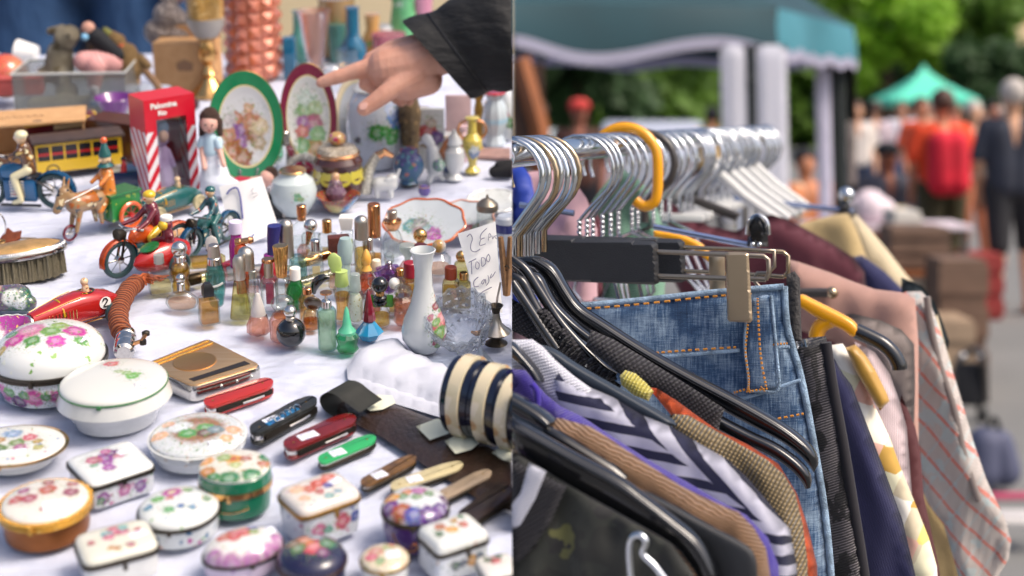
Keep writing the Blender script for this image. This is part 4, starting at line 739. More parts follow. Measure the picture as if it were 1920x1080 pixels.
ob('plate', prism([(-20, -14), (-8, 30), (6, 18), (20, 22), (22, 2), (8, -10)], 5, 1.5, M=rot('X', 30)), mk('rust', '7a3a20', .8, .2, bump=.4, var=.3, vs=.1), root, 30)
ob('ring', tube([(-8+8*math.cos(a), -16+8*math.sin(a), 4) for a in [R(i*24) for i in range(15)]], 1.6, closed=True), 'gold', root)
ob('stick', tube([(18, 6, 3), (50, 0, 4), (86, -22, 3)], [2, 2.2, .8], n=6), mk('dry_stick', '8a7458', .8), root)
ob('hoop', tube([(-20+14*math.cos(a), 8, 26+26*math.sin(a)) for a in [R(i*15) for i in range(25)]], 1.6), 'silver', root)
root, L = lying('corkscrew_handle', 'metal capped handle bound in orange cord with a frayed end', 'handle tool', (232, 676), (250, 548), None, 12)
t = NT('orange_cord'); co = t.coord(); wv = t.N('TexWave', i_1=.03, i_2=3); wv.bands_direction = 'X'; t.L(co, wv.inputs[0])
t.pr(t.mix(wv.outputs[1], srgb('b04c24'), srgb('e88a5a')), .8); t.bump(wv.outputs[1], .8, 3); MATS['orange_cord'] = t.m
q = L/2; pts = catmull([(-q+60, 0, 8), (-q+100, 12, 12), (-q+170, 16, 14), (q-60, 6, 14), (q-16, -8, 12)], 6)
ob('cord_binding', tube(pts, [18+1.2*math.sin(i*2.1) for i in range(len(pts))], n=20), 'orange_cord', root, 60)
bm = BM()
for k in range(46):
    a = random.uniform(-1.5, 1.1); l = random.uniform(24, 58); y0 = random.uniform(-12, 12)
    tube(catmull([(q-24, -6+y0, 12+random.uniform(-8, 8)), (q-10+l*.3*math.cos(a), -8+y0-abs(math.sin(a))*l*.4, 14+random.uniform(-6, 12)), (q-24+l*.7*math.cos(a), -12+y0-l*abs(math.cos(a*.5)), 6+random.uniform(0, 14))], 3), 1.5, bm, 5)
ob('frayed_end', bm, mk('orange_fray', 'cf6c3c', .8, var=.25, vs=.1), root, 60)
ob('cap', lathe([(12, -18), (17, -14), (19, -4), (19, 10), (17.5, 12), (18.5, 14), (18.5, 36), (17, 38), (19, 41), (18, 58)], 32, M=Matrix.Translation((-q+8, -2, 6)) @ Matrix.Rotation(R(90), 4, 'Y')), 'silver', root)
ob('side_knob', tube([(-q+14, -14, 10), (-q+18, -32, 14), (-q+40, -38, 16)], 4), 'rose_gold', root); ob('screw_head', lathe([(7, 0), (7, 6), (4, 8)], 16, M=Matrix.Translation((-q+42, -38, 14))), 'dark_metal', root)
ob('screw', lathe([(6, 0), (6, 8)], 16, M=Matrix.Translation((-q+16, -34, 8))), 'dark_metal', root)
# ------------------------------------------------------------------ tin toys
TOY = 'old tin toys'
mk('tin_red', 'b0201e', .18, .2, .7, var=.08); mk('tin_orange', 'd85a22', .18, .1, .7); mk('tin_green', '1a6a34', .2, .1, .6); mk('tin_blue', '1f5f8a', .2, .1, .6); mk('tin_navy', '16284c', .2, .1, .6); mk('tin_teal', '1f5a58', .2, .1, .6, var=.1)
mk('tin_yellow', 'dcb428', .2, .1, .5); mk('tin_cream', 'd8cfa8', .25, 0, .4); mk('tin_black', '1a1816', .25, .1, .5); mk('tin_maroon', '681828', .2, .1, .6); mk('tyre_grey', '2c4446', .5); mk('wheel_cream', 'b8ac84', .35, 0, .3, var=.2, vs=.2)
painted('litho_face', 'd8b890', [], [(6, 2.4, ['3a2a20', 'b04a30', 'e8dcc0', '8a5a30'], .5)], .25); painted('litho_stripes', '5a3a20', [], [(7, 3.4, ['c8a860', '20201c', 'b07838', 'e0d8b0'], .9)], .25)
painted('litho_orange', 'cf7a2a', [], [(8, 3, ['e8d8a8', '2a4a50', 'b03a20'], .6)], .25); painted('litho_green', '1f7a38', [], [(12, 4, ['c8c040', '0f4a28', '9ab040'], .7)], .2)
painted('litho_blue', '205a88', [], [(14, 4, ['d8d0b0', 'b02a30', '123a60'], .5)], .2); painted('litho_bike', '1f5058', [], [(7, 2.6, ['d8d0b0', 'd05a28', '0f2a30', 'e0e0d0'], .8)], .2)
def wheel(root, x, y, r, w_=5, tyre='tyre_grey', hub='silver', axis=(0, 90), spokes=8, nm='wheel'):
    M = Matrix.Translation((x, y, r)) @ Matrix.Rotation(R(90), 4, 'X')
    o = ob(nm, lathe([(r*.74, -w_*.4), (r*.9, -w_*.55), (r, -w_*.2), (r, w_*.2), (r*.9, w_*.55), (r*.74, w_*.4), (r*.74, -w_*.4)], 36, M=M, cap=False), tyre, root, 40)
    bm = lathe([(1, -w_*.7), (r*.2, -w_*.6), (r*.2, w_*.6), (1, w_*.7)], 16, M=M)
    if spokes:
        for k in range(spokes): a = math.pi*2*k/spokes; tube([M @ Vector((r*.12*math.cos(a), r*.12*math.sin(a), 0)), M @ Vector((r*.78*math.cos(a), r*.78*math.sin(a), 0))], max(.6, r*.035), bm, 5)
    else: lathe([(1, -w_*.3), (r*.76, -w_*.25), (r*.76, w_*.25), (1, w_*.3)], 28, M=M, bm=bm)
    ob('rim', bm, hub, o, 40); return o
def arc_fender(r, z, x, w_, a0, a1, rr=None):
    bm = BM(); prev = None
    for i in range(15):
        a = R(a0+(a1-a0)*i/14); row = [bm.verts.new((x+(r+d)*math.cos(a), s_*w_/2, z+(r+d)*math.sin(a))) for s_, d in ((-1, -2.2), (-.7, 0), (.7, 0), (1, -2.2))]
        if prev:
            for j in range(3): bm.faces.new((prev[j], prev[j+1], row[j+1], row[j]))
        prev = row
    bmesh.ops.solidify(bm, geom=bm.faces[:], thickness=1); return bm
def moto(label, x, yb, rz, S, body, fend, tank, sidecar=None, rider=('tin_maroon', 'tin_yellow', 'litho_face'), group=TOY, lean=0):
    root = put('toy_motorcycle', label, 'toy motorcycle', x, yb, rz, group, r=6, scale=S)
    wheel(root, -46, 0, 25, 7); wheel(root, 46, 0, 25, 7)
    ob('fender', arc_fender(28, 25, -46, 11, 10, 190), fend, root, 40); ob('fender', arc_fender(28, 25, 46, 11, -10, 190), fend, root, 40)
    ob('engine', box(-22, 22, -7, 7, 10, 40, 3), body, root, 30)
    bm = BM()
    for k in range(6): box(-12, 8, -9, 9, 18+k*4, 20+k*4, .3, bm)
    ob('cylinder_fins', bm, 'silver', root, 20)
    ob('tank', lathe([(2, -22), (9, -16), (11, 0), (9, 14), (2, 22)], 20, M=Matrix.Translation((-8, 0, 50)) @ Matrix.Rotation(R(90), 4, 'Y') @ Matrix.Diagonal((1.1, .7, 1, 1))), tank, root)
    bm = BM(); tube([(-46, -5, 25), (-36, -4, 62)], 2, bm, 6); tube([(-46, 5, 25), (-36, 4, 62)], 2, bm, 6); tube([(46, -5, 25), (16, -3, 44)], 1.8, bm, 6); tube([(46, 5, 25), (16, 3, 44)], 1.8, bm, 6); tube([(-22, 0, 12), (44, 0, 20)], 2, bm, 6)
    ob('frame', bm, 'tin_black', root)
    ob('handlebar', tube([(-20, -20, 62), (-32, -14, 66), (-36, 0, 66), (-32, 14, 66), (-20, 20, 62)], 1.8, n=6), 'silver', root)
    ob('headlamp', lathe([(2, 0), (6, 3), (9, 12), (8, 14), (.5, 13)], 20, M=Matrix.Translation((-34, 0, 58)) @ Matrix.Rotation(R(-90), 4, 'Y')), 'dark_metal', root)
    ob('saddle', box(10, 28, -6, 6, 44, 49, 2), 'tin_black', root); ob('running_board', box(-24, 30, -14, -9, 6, 9, .6), 'tin_black', root, 20)
    blob('rider_body', [((14, 0, 54), 9, (8, 0, 82), 9), ((6, -9, 80), 4.5, (-8, -12, 68), 3.6), ((-8, -12, 68), 3.6, (-26, -17, 64), 3), ((6, 9, 80), 4.5, (-8, 12, 68), 3.6), ((-8, 12, 68), 3.6, (-26, 17, 64), 3)], rider[0], root, 1.2, 4)
    blob('rider_legs', [((14, -6, 54), 6, (-4, -11, 46), 5), ((-4, -11, 46), 5, (4, -12, 16), 3.6), ((14, 6, 54), 6, (-4, 11, 46), 5), ((-4, 11, 46), 5, (4, 12, 16), 3.6), ((4, -12, 14), 4, (-6, -12, 11), 3)], rider[1], root, 1.2, 4)
    blob('rider_head', [((6, 0, 88), 4, (5, 0, 95), 7), ((5, 0, 97), 8), ((-2, 0, 96), 3)], rider[2], root, .9, 3)
    ob('helmet', sph((6, 0, 100), 8.6, sc=(1, 1, .75)), rider[1], root)
    if sidecar:
        b2 = lathe([(1, -48), (9, -42), (17, -24), (20, 0), (19, 20), (12, 34), (1, 36)], 24, M=Matrix.Translation((0, 34*sidecar, 26)) @ Matrix.Rotation(R(90), 4, 'Y') @ Matrix.Diagonal((1, .85, 1, 1)))
        ob('sidecar', b2, 'tin_red', root); wheel(root, 8, 54*sidecar, 16, 5)
        ob('sidecar_panel', lathe([(.5, 0), (13, 0), (13, 1.2), (.5, 1.6)], 24, sy=.9, M=Matrix.Translation((-22, 34*sidecar, 43)) @ Matrix.Rotation(R(-16), 4, 'Y')), 'tin_green', root)
        blob('passenger', [((6, 34*sidecar, 36), 9, (6, 34*sidecar, 56), 8), ((6, 34*sidecar, 66), 8), ((6, 34*sidecar-8, 52), 3.6, (-8, 22*sidecar, 46), 3)], 'tin_maroon', root, 1.2, 4); ob('passenger_face', sph((1, 34*sidecar, 67), 7), 'tin_yellow', root); ob('cap', lathe(cyl(72, 79, 8), 20, M=Matrix.Translation((6, 34*sidecar, 0))), 'white_plastic', root)
    return root
moto('orange and teal tin motorcycle with green and red sidecar and maroon rider', 282, 505, 50, 1.42, 'litho_bike', 'tin_orange', 'tin_orange', sidecar=-1)
moto('blue tin motorcycle with a rider in brown striped jersey, far left', 44, 392, -6, 1.42, 'litho_blue', 'tin_blue', 'tin_blue', rider=('litho_stripes', 'tin_cream', 'litho_face'))
moto('dark blue tin motorcycle with hunched rider, half behind the first price note', 396, 470, 62, 1.15, 'litho_bike', 'tin_blue', 'tin_teal', rider=('litho_bike', 'tin_teal', 'litho_face'))
def racer(label, x, yb, rz, S, bodym, number, tail):
    root = put('toy_racing_car', label, 'toy car', x, yb, rz, TOY, r=10, scale=S)
    secs = [(-84, 15, 20, 30), (-60, 19, 22, 33), (-20, 24, 25, 37), (0, 25, 26, 38), (30, 25, 25, 36), (60, 20, 20, 32), (84, 5, 8, 26)]
    bm = BM(); rings = []
    for x_, w_, h, zc in secs:
        rings.append([bm.verts.new((x_, w_*math.copysign(abs(math.cos(a))**.6, math.cos(a)), zc+h*math.copysign(abs(math.sin(a))**.7, math.sin(a)))) for a in [2*math.pi*i/20 for i in range(20)]])
    for a, b in zip(rings, rings[1:]):
        for i in range(20): bm.faces.new((a[i], a[(i+1) % 20], b[(i+1) % 20], b[i]))
    bm.faces.new(rings[0]); bm.faces.new(rings[-1]); ob('body', bm, bodym, root, 40)
    ob('cockpit', lathe([(14, 0), (15, 2), (12, 3), (10, -1)], 24, sx=1.2, M=Matrix.Translation((18, 0, 60))), painted('check_seat', '2a2a14', [], [(5, 2, ['c8b030', 'a89020'], .9)]), root)
    ob('radiator', lathe(cyl(0, 5, 17), 20, M=Matrix.Translation((-84, 0, 31)) @ Matrix.Rotation(R(-90), 4, 'Y')), 'silver', root)
    bm = BM(); 
    for s_ in (-1, 1):
        tube([(-80, s_*12, 48), (-20, s_*19, 59), (0, s_*20, 61)], .9, bm, 5); tube([(-84, s_*18, 12), (80, s_*20, 12)], 2, bm, 6)
        for k in range(9): tube([(-60+k*6, s_*(20+k*.6), 28), (-60+k*6, s_*(20.4+k*.6), 44)], .9, bm, 4)
    ob('trim_lines', bm, 'gold', root); ob('bonnet_strap', arc_fender(25, 36, 0, 4, 0, 180), 'tin_yellow', root, 40, loc=(-34, 0, 0), rot=(0, 0, R(90)))
    for x_ in (-62, 56):
        for s_ in (-1, 1): wheel(root, x_, s_*31, 19, 9, tail, 'silver' if tail == 'tyre_grey' else 'wheel_cream', spokes=0)
    blob('driver', [((20, 0, 58), 7, (20, 0, 70), 6), ((19, 0, 79), 7)], 'litho_face', root, .9, 3)
    if number:
        pl = ob('number_plate', lathe([(.5, 0), (11, 0), (11, .8), (.5, 1)], 24, M=Matrix.Translation((42, -24.6, 40)) @ Matrix.Rotation(R(90), 4, 'X')), 'white_plastic', root)
        ob('numeral', tube(catmull([(37, -26, 44), (39, -26, 48), (43, -26, 48), (46, -26, 44), (43, -26, 40), (38, -26, 34), (47, -26, 33.5)], 4), 1.3, n=6), 'tin_black', pl)
    return root
racer('red tin racing car with yellow lines and number two', 146, 618, 46, 1.08, 'tin_red', True, 'tyre_grey')
racer('dark green tin racing car with cream wheels beside the red display box', 324, 404, 52, .8, 'tin_teal', False, 'wheel_cream')
# horse cart with clown
root = put('toy_cart', 'green tin cart with a clown driver and a painted donkey', 'toy cart', 192, 436, 52, TOY, r=6, scale=1.32)
ob('cart_body', box(6, 56, -18, 18, 14, 52, 2), 'litho_green', root, 20); ob('cart_rim', box(4, 58, -20, 20, 50, 54, 1), 'tin_green', root, 20)
for s_ in (-1, 1): wheel(root, 34, s_*23, 20, 5, 'tin_orange', 'tin_red')
wheel(root, -52, 0, 12, 4, 'tin_maroon', 'silver')
painted('donkey_litho', '9a7a54', [], [(10, 4.5, ['3a4a50', 'd8c8a0', 'b0602c', '2a2420'], .8)], .25)
blob('donkey_body', [((-6, 0, 50), 14, (-40, 0, 52), 15), ((-42, 0, 56), 11, (-56, 0, 70), 9), ((-56, 0, 72), 9, (-70, 0, 50), 6), ((-54, 4, 78), 3, (-50, 6, 92), 1.4), ((-54, -4, 78), 3, (-50, -6, 92), 1.4), ((-38, -7, 44), 5, (-46, -7, 14), 3), ((-38, 7, 44), 5, (-46, 7, 14), 3), ((-8, -7, 44), 5, (-4, -7, 16), 3), ((-8, 7, 44), 5, (-4, 7, 16), 3)], 'donkey_litho', root, 1.3, 4)
ob('saddle_cloth', arc_fender(15.5, 0, 0, 26, 10, 170), 'litho_orange', root, 40, loc=(-22, 0, 50), rot=(0, 0, R(90)))
blob('clown_body', [((14, 0, 52), 12, (14, 0, 84), 10), ((14, -8, 84), 4, (-4, -10, 72), 3), ((14, 8, 84), 4, (-4, 10, 72), 3), ((10, -6, 52), 6, (-6, -8, 34), 5), ((10, 6, 52), 6, (-6, 8, 34), 5)], 'litho_orange', root, 1.2, 4)
ob('clown_collar', lathe([(6, 92), (12, 94), (6, 99)], 20, M=Matrix.Translation((14, 0, 0))), 'tin_teal', root); blob('clown_head', [((14, 0, 104), 8.5), ((5, 0, 103), 2.4)], 'litho_face', root, .9, 3)
ob('clown_hat', lathe([(9, 108), (8.5, 112), (5, 122), (3.4, 127)], 20, M=Matrix.Translation((14, 0, 0))), 'tin_teal', root); ob('pompom', sph((14, 0, 131), 5), 'tin_orange', root)
ob('reins', tube([(-4, -10, 72), (-40, -12, 66), (-64, -6, 60)], .7, n=4), 'white_plastic', root)
# tin bus, navy boat car
root = put('toy_bus', 'yellow and black tin bus with red window bars behind the clown', 'toy bus', 150, 326, 24, TOY, r=20, scale=1.0)
ob('body', box(-78, 74, -24, 24, 10, 66, 2), 'tin_black', root, 20); bm = BM(); b3 = BM()
for k in range(7):
    x_ = -76+k*24.5; box(x_-1.6, x_+1.6, -26, -24, 12, 64, .3, bm)
box(-78, 74, -26.4, -24.4, 10, 32, .3, bm); box(-78, 74, -26.6, -24.6, 60, 64, .3, bm); box(74, 76, -24, 24, 10, 32, .3, bm)
for k in range(5): box(74, 76.4, -24+k*11, -21+k*11, 32, 64, .3, bm)
ob('yellow_sides', bm, 'tin_yellow', root, 20); box(-77, 73, -25.4, -24.2, 42, 47, .2, b3); ob('red_bars', b3, 'tin_red', root, 20)
ob('roof', box(-84, 82, -32, 32, 66, 71, 2), mk('tin_umber', '4c3c34', .4, .2, .2, var=.4, vs=.05), root, 20)
for x_ in (-50, 46):
    for s_ in (-1, 1): wheel(root, x_, s_*24, 13, 6, 'tin_black', 'tin_yellow', spokes=0)
root = put('toy_tram', 'toy tram with a maroon and yellow roof inside the open carton', 'toy tram', 120, 282, 26, TOY, r=10, lift=10, scale=.9)
ob('body', box(-72, 66, -20, 20, 0, 50, 2), 'tin_maroon', root, 20); ob('roof', box(-78, 72, -28, 28, 50, 60, 4), 'tin_yellow', root, 30); ob('roof_top', box(-70, 64, -22, 22, 60, 62, .8), 'tin_maroon', root, 20)
ob('destination_board', box(-20, 44, -29.5, -28.4, 40, 50, .3), 'tin_cream', root, 20); ob('step_rail', box(-80, 72, -32, -26, 30, 33, .8), mk('rail_pink', 'b88a80', .4, .3), root)
root = put('toy_boat_car', 'navy blue tin touring car with grey bonnet and a little standing figure', 'toy car', 245, 362, 18, TOY, r=16, scale=.95)
ob('body', prism(roundp([(-58, -22), (40, -24), (62, -6), (62, 12), (40, 24), (-58, 22)], 10), 34, 4, M=Matrix.Translation((0, 0, 10))), 'tin_navy', root, 30)
ob('bonnet', box(-6, 56, -20, 20, 40, 52, 5), mk('tin_slate', '56708a', .3, .2, .5), root, 30); ob('seat', box(-48, -14, -16, 16, 40, 46, 2), 'tin_cream', root)
for x_ in (-40, 38):
    for s_ in (-1, 1): wheel(root, x_, s_*24, 14, 6, 'tin_black', 'tin_navy', spokes=0)
blob('figure', [((-10, -16, 36), 5, (-10, -16, 58), 5.5), ((-10, -16, 66), 4.5), ((-14, -19, 56), 2.2, (-16, -20, 40), 1.8)], 'tin_red', root, .9, 3); ob('hat', lathe([(5.5, 69), (5, 72), (2, 74)], 16, M=Matrix.Translation((-10, -16, 0))), 'tin_black', root)
root = put('toy_rolling_pin', 'flesh coloured wooden rolling pin toy behind the dark motorcycle', 'wooden toy', 352, 440, 55, None, r=4)
ob('rod', lathe([(4, -60), (7, -56), (7, 40), (5, 44)], 16, M=rot('Y', 90, (0, 0, 8))), mk('pale_wood', 'b88a5c', .4, 0, .3), root)
# ------------------------------------------------------------------ cartons and boxes at the left
def carton(name, label, cat, x, yb, rz, W_, D_, H_, m, scale=1, lift=0):
    root = put(name, label, cat, x, yb, rz, None, r=0, lift=lift, scale=scale); return root
t = NT('kraft'); co = t.coord(); t.pr(t.mix(t.noise(co, .05, 4), srgb('a87a4a'), srgb('cfa678')), .8); MATS['kraft'] = t.m
t = NT('kraft_dark'); t.pr(srgb('7a5634'), .85); MATS['kraft_dark'] = t.m
root = put('open_carton', 'open fronted cardboard carton holding the toy tram', 'carton', 40, 310, 16, None, r=0)
for nm, b in dict(base=box(-160, 118, 0, 90, 0, 3), back=box(-160, 118, 88, 91, 3, 78), side=box(115, 118, 0, 88, 3, 78), lid=box(-164, 122, -16, 94, 78.5, 84, 1.5)).items(): ob(nm, b, 'kraft', root, 20)
ob('hole', lathe([(.5, 84.2), (9, 84.2), (.5, 84.8)], 20, sy=.5, M=Matrix.Translation((36, -4, 0))), 'tin_black', root)
bm = BM()
for k in range(9): tube([(-60+k*12, 30, 84.6), (-56+k*12, 36+3*math.sin(k*2), 84.8), (-50+k*12, 28, 84.6)], .8, bm, 4)
ob('faint_writing', bm, mk('faint_print', '8a6a50', .8), root, 30)
root = put('wooden_box', 'dark brown wooden box between carton and red display box', 'wooden box', 212, 300, -22, None, r=0)
ob('case', box(-60, 44, 0, 60, 0, 62, 2), mk('mahogany', '4c2416', .35, 0, .3, var=.3, vs=.04), root, 20); ob('lid', box(-62, 46, -2, 62, 62, 74, 2), 'mahogany', root, 20)
root = put('blue_white_pot', 'small white and blue pot standing on the dark wooden box', 'pot', 181, 226, 0, r=8, lift=50, scale=1)
ob('pot', lathe([(10, -22), (10, -14), (8.5, -12), (8.5, 12), (7, 13)], 24), painted('pot_paint', 'e0e0e8', [(0, 0, 'f', 4, '9a5a9a')], bands=[(2, -23, -13, '6a9ad0')]), root)
root = put('glass_dish', 'violet glass dish with slanting sides behind the red display box', 'glass dish', 220, 250, 0, r=20, lift=30)
ob('dish', lathe([(14, 0), (18, 2), (38, 34), (37, 35), (16, 5), (.5, 4)], 32), mk('violet_solid', '8a3a9a', .06, 0, .6, tr=.5), root, 30)
# red display box with doll
t = NT('candy_box'); co = t.coord(); sp = t.N('SeparateXYZ'); t.L(co, sp.inputs[0])
dg = t.math('ADD', t.math('ADD', sp.outputs[0], sp.outputs[1]), t.math('MULTIPLY', sp.outputs[2], -.62)); fr_ = t.math('FRACT', t.math('DIVIDE', dg, 22)); st = t.math('GREATER_THAN', fr_, .5)
msk = t.math('LESS_THAN', sp.outputs[2], 128); t.pr(t.mix(t.math('MULTIPLY', st, msk), srgb('c8102a'), srgb('e6e2e4')), .35, 0, .3); MATS['candy_box'] = t.m
root = put('doll_box', 'red display box with candy stripes and a doll behind the window', 'doll box', 284, 374, 38, None, r=0)
b = BM(); box(0, 96, 0, 70, 150, 190, 0, b); box(0, 96, 67, 70, 0, 150, 0, b); box(0, 96, 0, 67, 0, 6, 0, b); box(0, 20, 0, 3, 6, 150, 0, b); box(80, 96, 0, 3, 6, 150, 0, b)
ob('case', b, 'candy_box', root, 0)
for x0_ in (-2.4, 96.2): ob('side_panel', box(x0_, x0_+2.2, 0, 70, 0, 190), 'candy_box', root, 0)
ob('inner_backing', box(2, 94, 62, 65, 7, 148), mk('crimson_card', '8a0c20', .6), root, 0)
ob('window_film', box(20, 80, 1, 1.6, 6, 150), 'clear_glass', root, 0)
blob('doll', [((38, 28, 24), 22, (38, 28, 82), 13), ((38, 26, 104), 14, (38, 26, 112), 15), ((28, 22, 80), 6, (22, 12, 54), 5), ((48, 22, 80), 6, (54, 12, 54), 5)], mk('lilac_dress', 'c0a0cc', .7), root, 1.6, 4)
ob('doll_face', sph((38, 15, 112), 11, sc=(.9, .8, 1.1)), mk('doll_skin', 'd8a898', .5), root); ob('doll_hood', sph((38, 26, 126), 17, sc=(1, .7, 1)), mk('grey_blue', '7a8cac', .7), root)
for i, (tx, sz, xx, zz) in enumerate((('Palomina', 16, 24, 176), ('Rio', 14, 38, 162))):
    cu = bpy.data.curves.new('lettering', 'FONT'); cu.body = tx; cu.size = sz*.9; cu.extrude = .3; cu.offset = .5
    o = bpy.data.objects.new('tmp', cu); COL.objects.link(o); bpy.context.view_layer.update()
    me = bpy.data.meshes.new_from_object(o.evaluated_get(bpy.context.evaluated_depsgraph_get())); bpy.data.objects.remove(o)
    o = bpy.data.objects.new('lettering', me); COL.objects.link(o); o.parent = root; o.location = (xx-14, -.8, zz-4); o.rotation_euler = (R(90), 0, 0); me.materials.clear(); me.materials.append(MATS['white_plastic'])
# seated doll
root = put('doll', 'brown haired doll in a pale blue and white dress, sitting', 'doll', 406, 368, -14, None, r=14, scale=.9)
blob('dress', [((0, 0, 20), 34, (-4, 4, 56), 26), ((-4, 4, 60), 22, (-6, 4, 98), 16), ((4, -8, 24), 28, (54, -18, 16), 20)], painted('dress_print', 'dde2ea', [], [(20, 3, ['8aa0c8', 'b0c0d8'], .7)], .8, coat=0), root, 2, 6)
blob('bodice', [((-6, 3, 92), 19, (-8, 3, 118), 15), ((-24, 0, 114), 10, (-28, -4, 104), 8), ((10, 0, 114), 10, (14, -4, 104), 8)], mk('blue_bodice', 'b8d0dc', .8), root, 1.8, 4)
blob('body', [((-26, -4, 100), 6.5, (-12, -24, 62), 5.5), ((14, -4, 100), 6.5, (30, -20, 70), 5.5), ((-8, 2, 126), 6, (-8, 2, 134), 6), ((-6, -2, 152), 19, (.95, 1, 1.08)), ((8, -18, 148), 3), ((56, -20, 20), 9, (86, -26, 12), 7), ((-7, 2, 122), 9, (-4, 0, 40), 11), ((-4, 0, 34), 10, (56, -20, 20), 8), ((-26, -4, 100), 6, (14, -4, 100), 6)], mk('doll_skin', 'd8a898'), root, 1.5, 4)
blob('hair', [((-10, 8, 160), 22, (-20, 10, 134), 12), ((-6, 2, 168), 18), ((10, 8, 154), 9, (12, 8, 128), 6), ((-26, 8, 150), 8, (-30, 8, 122), 6)], mk('brown_hair', '4c3428', .6, bump=.6, bs=.3), root, 1.6, 3)
bm = BM(); 
for xx in (-6, 9): sph((xx, -19.5, 153), 2.2, bm, 10)
ob('nose', sph((3, -20.5, 148), 2.2, seg=8), 'doll_skin', root); ob('eyes', bm, 'tin_black', root); ob('mouth', tube([(0, -20.4, 142), (4, -20.6, 141.8)], 1.4, n=6), 'tin_red', root)
root = put('doll', 'second doll lying down with only its pink face and red shoe showing', 'doll', 482, 360, 0, None, r=10)
blob('body', [((-20, 0, 12), 12, (14, 0, 16), 12), ((14, 0, 16), 12, (20, 0, 24), 15)], 'doll_skin', root, 1.6, 4); blob('hair', [((26, 6, 32), 13, (34, 4, 16), 10)], 'brown_hair', root, 1.6, 3); blob('clothes', [((-34, 2, 12), 14, (-8, 0, 12), 13)], mk('crimson_cloth', 'a81c3a', .7), root, 1.6, 4)
# ------------------------------------------------------------------ standing plates
def plate(label, x, yb, w_, h, yaw, ms, prof=None, rim=None, name='display_plate', stand=True, tiltb=12):
    root = put(name, label, 'plate', x, yb, yaw, 'decorative plates', r=4)
    M = Matrix.Translation((0, 0, h/2)) @ Matrix.Rotation(R(90-tiltb), 4, 'X') @ Matrix.Diagonal((w_/h, 1, 1, 1)); r = h/2
    ob('plate', lathe([(.5, -5), (r*.55, -4), (r*.6, -2), (r, 7), (r, 8.6), (r*.97, 8.4), (r*.62, 1), (r*.55, 0), (.5, 0)], 72, M=M), ms, root, 60)
    ob('gilt_edge', lathe([(r, 6.6), (r*1.012, 7.8), (r, 9)], 72, M=M, cap=False), 'gold', root)
    if stand:
        bm = BM()
        for s_ in (-1, 1): tube(catmull([(s_*w_*.1, -24, 2), (s_*w_*.12, -26, 26), (s_*w_*.12, -12, 6), (s_*w_*.13, 4, 20), (s_*w_*.12, 20, h*.62)], 6), 2.4, bm, 6)
        ob('easel', bm, mk('clear_perspex', 'dfe6e4', .1, 0, .5, tr=.75), root)
    return root
def ring_plate(name, rimc, inner, h, spots, r1=.74):
    if name in MATS: return name
    painted(name, inner, spots, (), .12, dist=7, dscale=.09); m = MATS[name]; t_ = m.node_tree
    nt = NT.__new__(NT); nt.m = m; nt.t = t_; nt.n = t_.nodes; nt.b = t_.nodes['Principled BSDF']
    old = nt.b.inputs['Base Color'].links[0].from_socket; co = nt.coord()
    d = nt.N('VectorMath', operation='DISTANCE'); nt.L(nt.mapping(co, scale=(h[1]/h[0], 0, 1)), d.inputs[0]); d.inputs[1].default_value = (0, 0, h[1]/2)
    nz = nt.noise(co, .05, 4)
    rc = nt.mix(nz, srgb(rimc), tuple(min(1, q*1.7) for q in srgb(rimc)[:3])+(1,))
    col = nt.mix(nt.math('GREATER_THAN', d.outputs['Value'], h[1]/2*r1), old, rc)
    gold = nt.math('MULTIPLY', nt.math('GREATER_THAN', d.outputs['Value'], h[1]/2*(r1-.03)), nt.math('LESS_THAN', d.outputs['Value'], h[1]/2*r1)); col = nt.mix(gold, col, srgb('d8c890'))
    nt.L(col, nt.b.inputs['Base Color']); return name
plate('green rimmed oval plate painted with figures in purple and brown', 466, 336, 136, 204, 14, ring_plate('green_plate', '0e6a42', 'dcdfe2', (136, 204), [(-8, 96, 'f', 13, '7a4a8c'), (-12, 72, 'f', 11, '8a5a98'), (-14, 118, 'f', 9, 'a86a50'), (12, 108, 'f', 15, 'b0785c'), (14, 84, 'f', 13, '8a5a40'), (-26, 60, 'f', 15, '9a6038'), (-8, 46, 'f', 14, '8a5230'), (-32, 88, 'f', 11, 'b08068'), (6, 134, 'f', 8, 'c8a080'), (26, 98, 'f', 13, 'c8b898'), (24, 70, 'f', 11, 'a89880'), (-30, 116, 'f', 10, 'b8b4b8')]))
plate('maroon rimmed plate with a green garden scene, the fingertip points at it', 582, 318, 104, 200, 10, ring_plate('maroon_plate', '641430', 'e0e2e0', (104, 200), [(-6, 112, 'f', 13, '7aa070'), (8, 88, 'f', 15, 'a8607a'), (-10, 92, 'f', 10, '9a6a9a'), (0, 62, 'f', 15, '5a8ab0'), (10, 46, 'f', 13, 'a8804a'), (-12, 50, 'f', 11, '6a9a6a'), (16, 70, 'f', 12, '88b080'), (-2, 134, 'f', 12, 'b8c8c0'), (14, 116, 'f', 11, 'a0b890'), (-12, 74, 'f', 10, 'c0706a')], .78))
plate('pale plate with a gold scalloped border half behind the maroon plate', 672, 300, 84, 160, 8, ring_plate('pale_plate', 'c8bca0', 'd8dee6', (84, 160), [(0, 80, 'f', 12, '8aa060'), (-8, 60, 'f', 9, '7a8ab0'), (12, 104, 'f', 9, 'b09060')], .84))
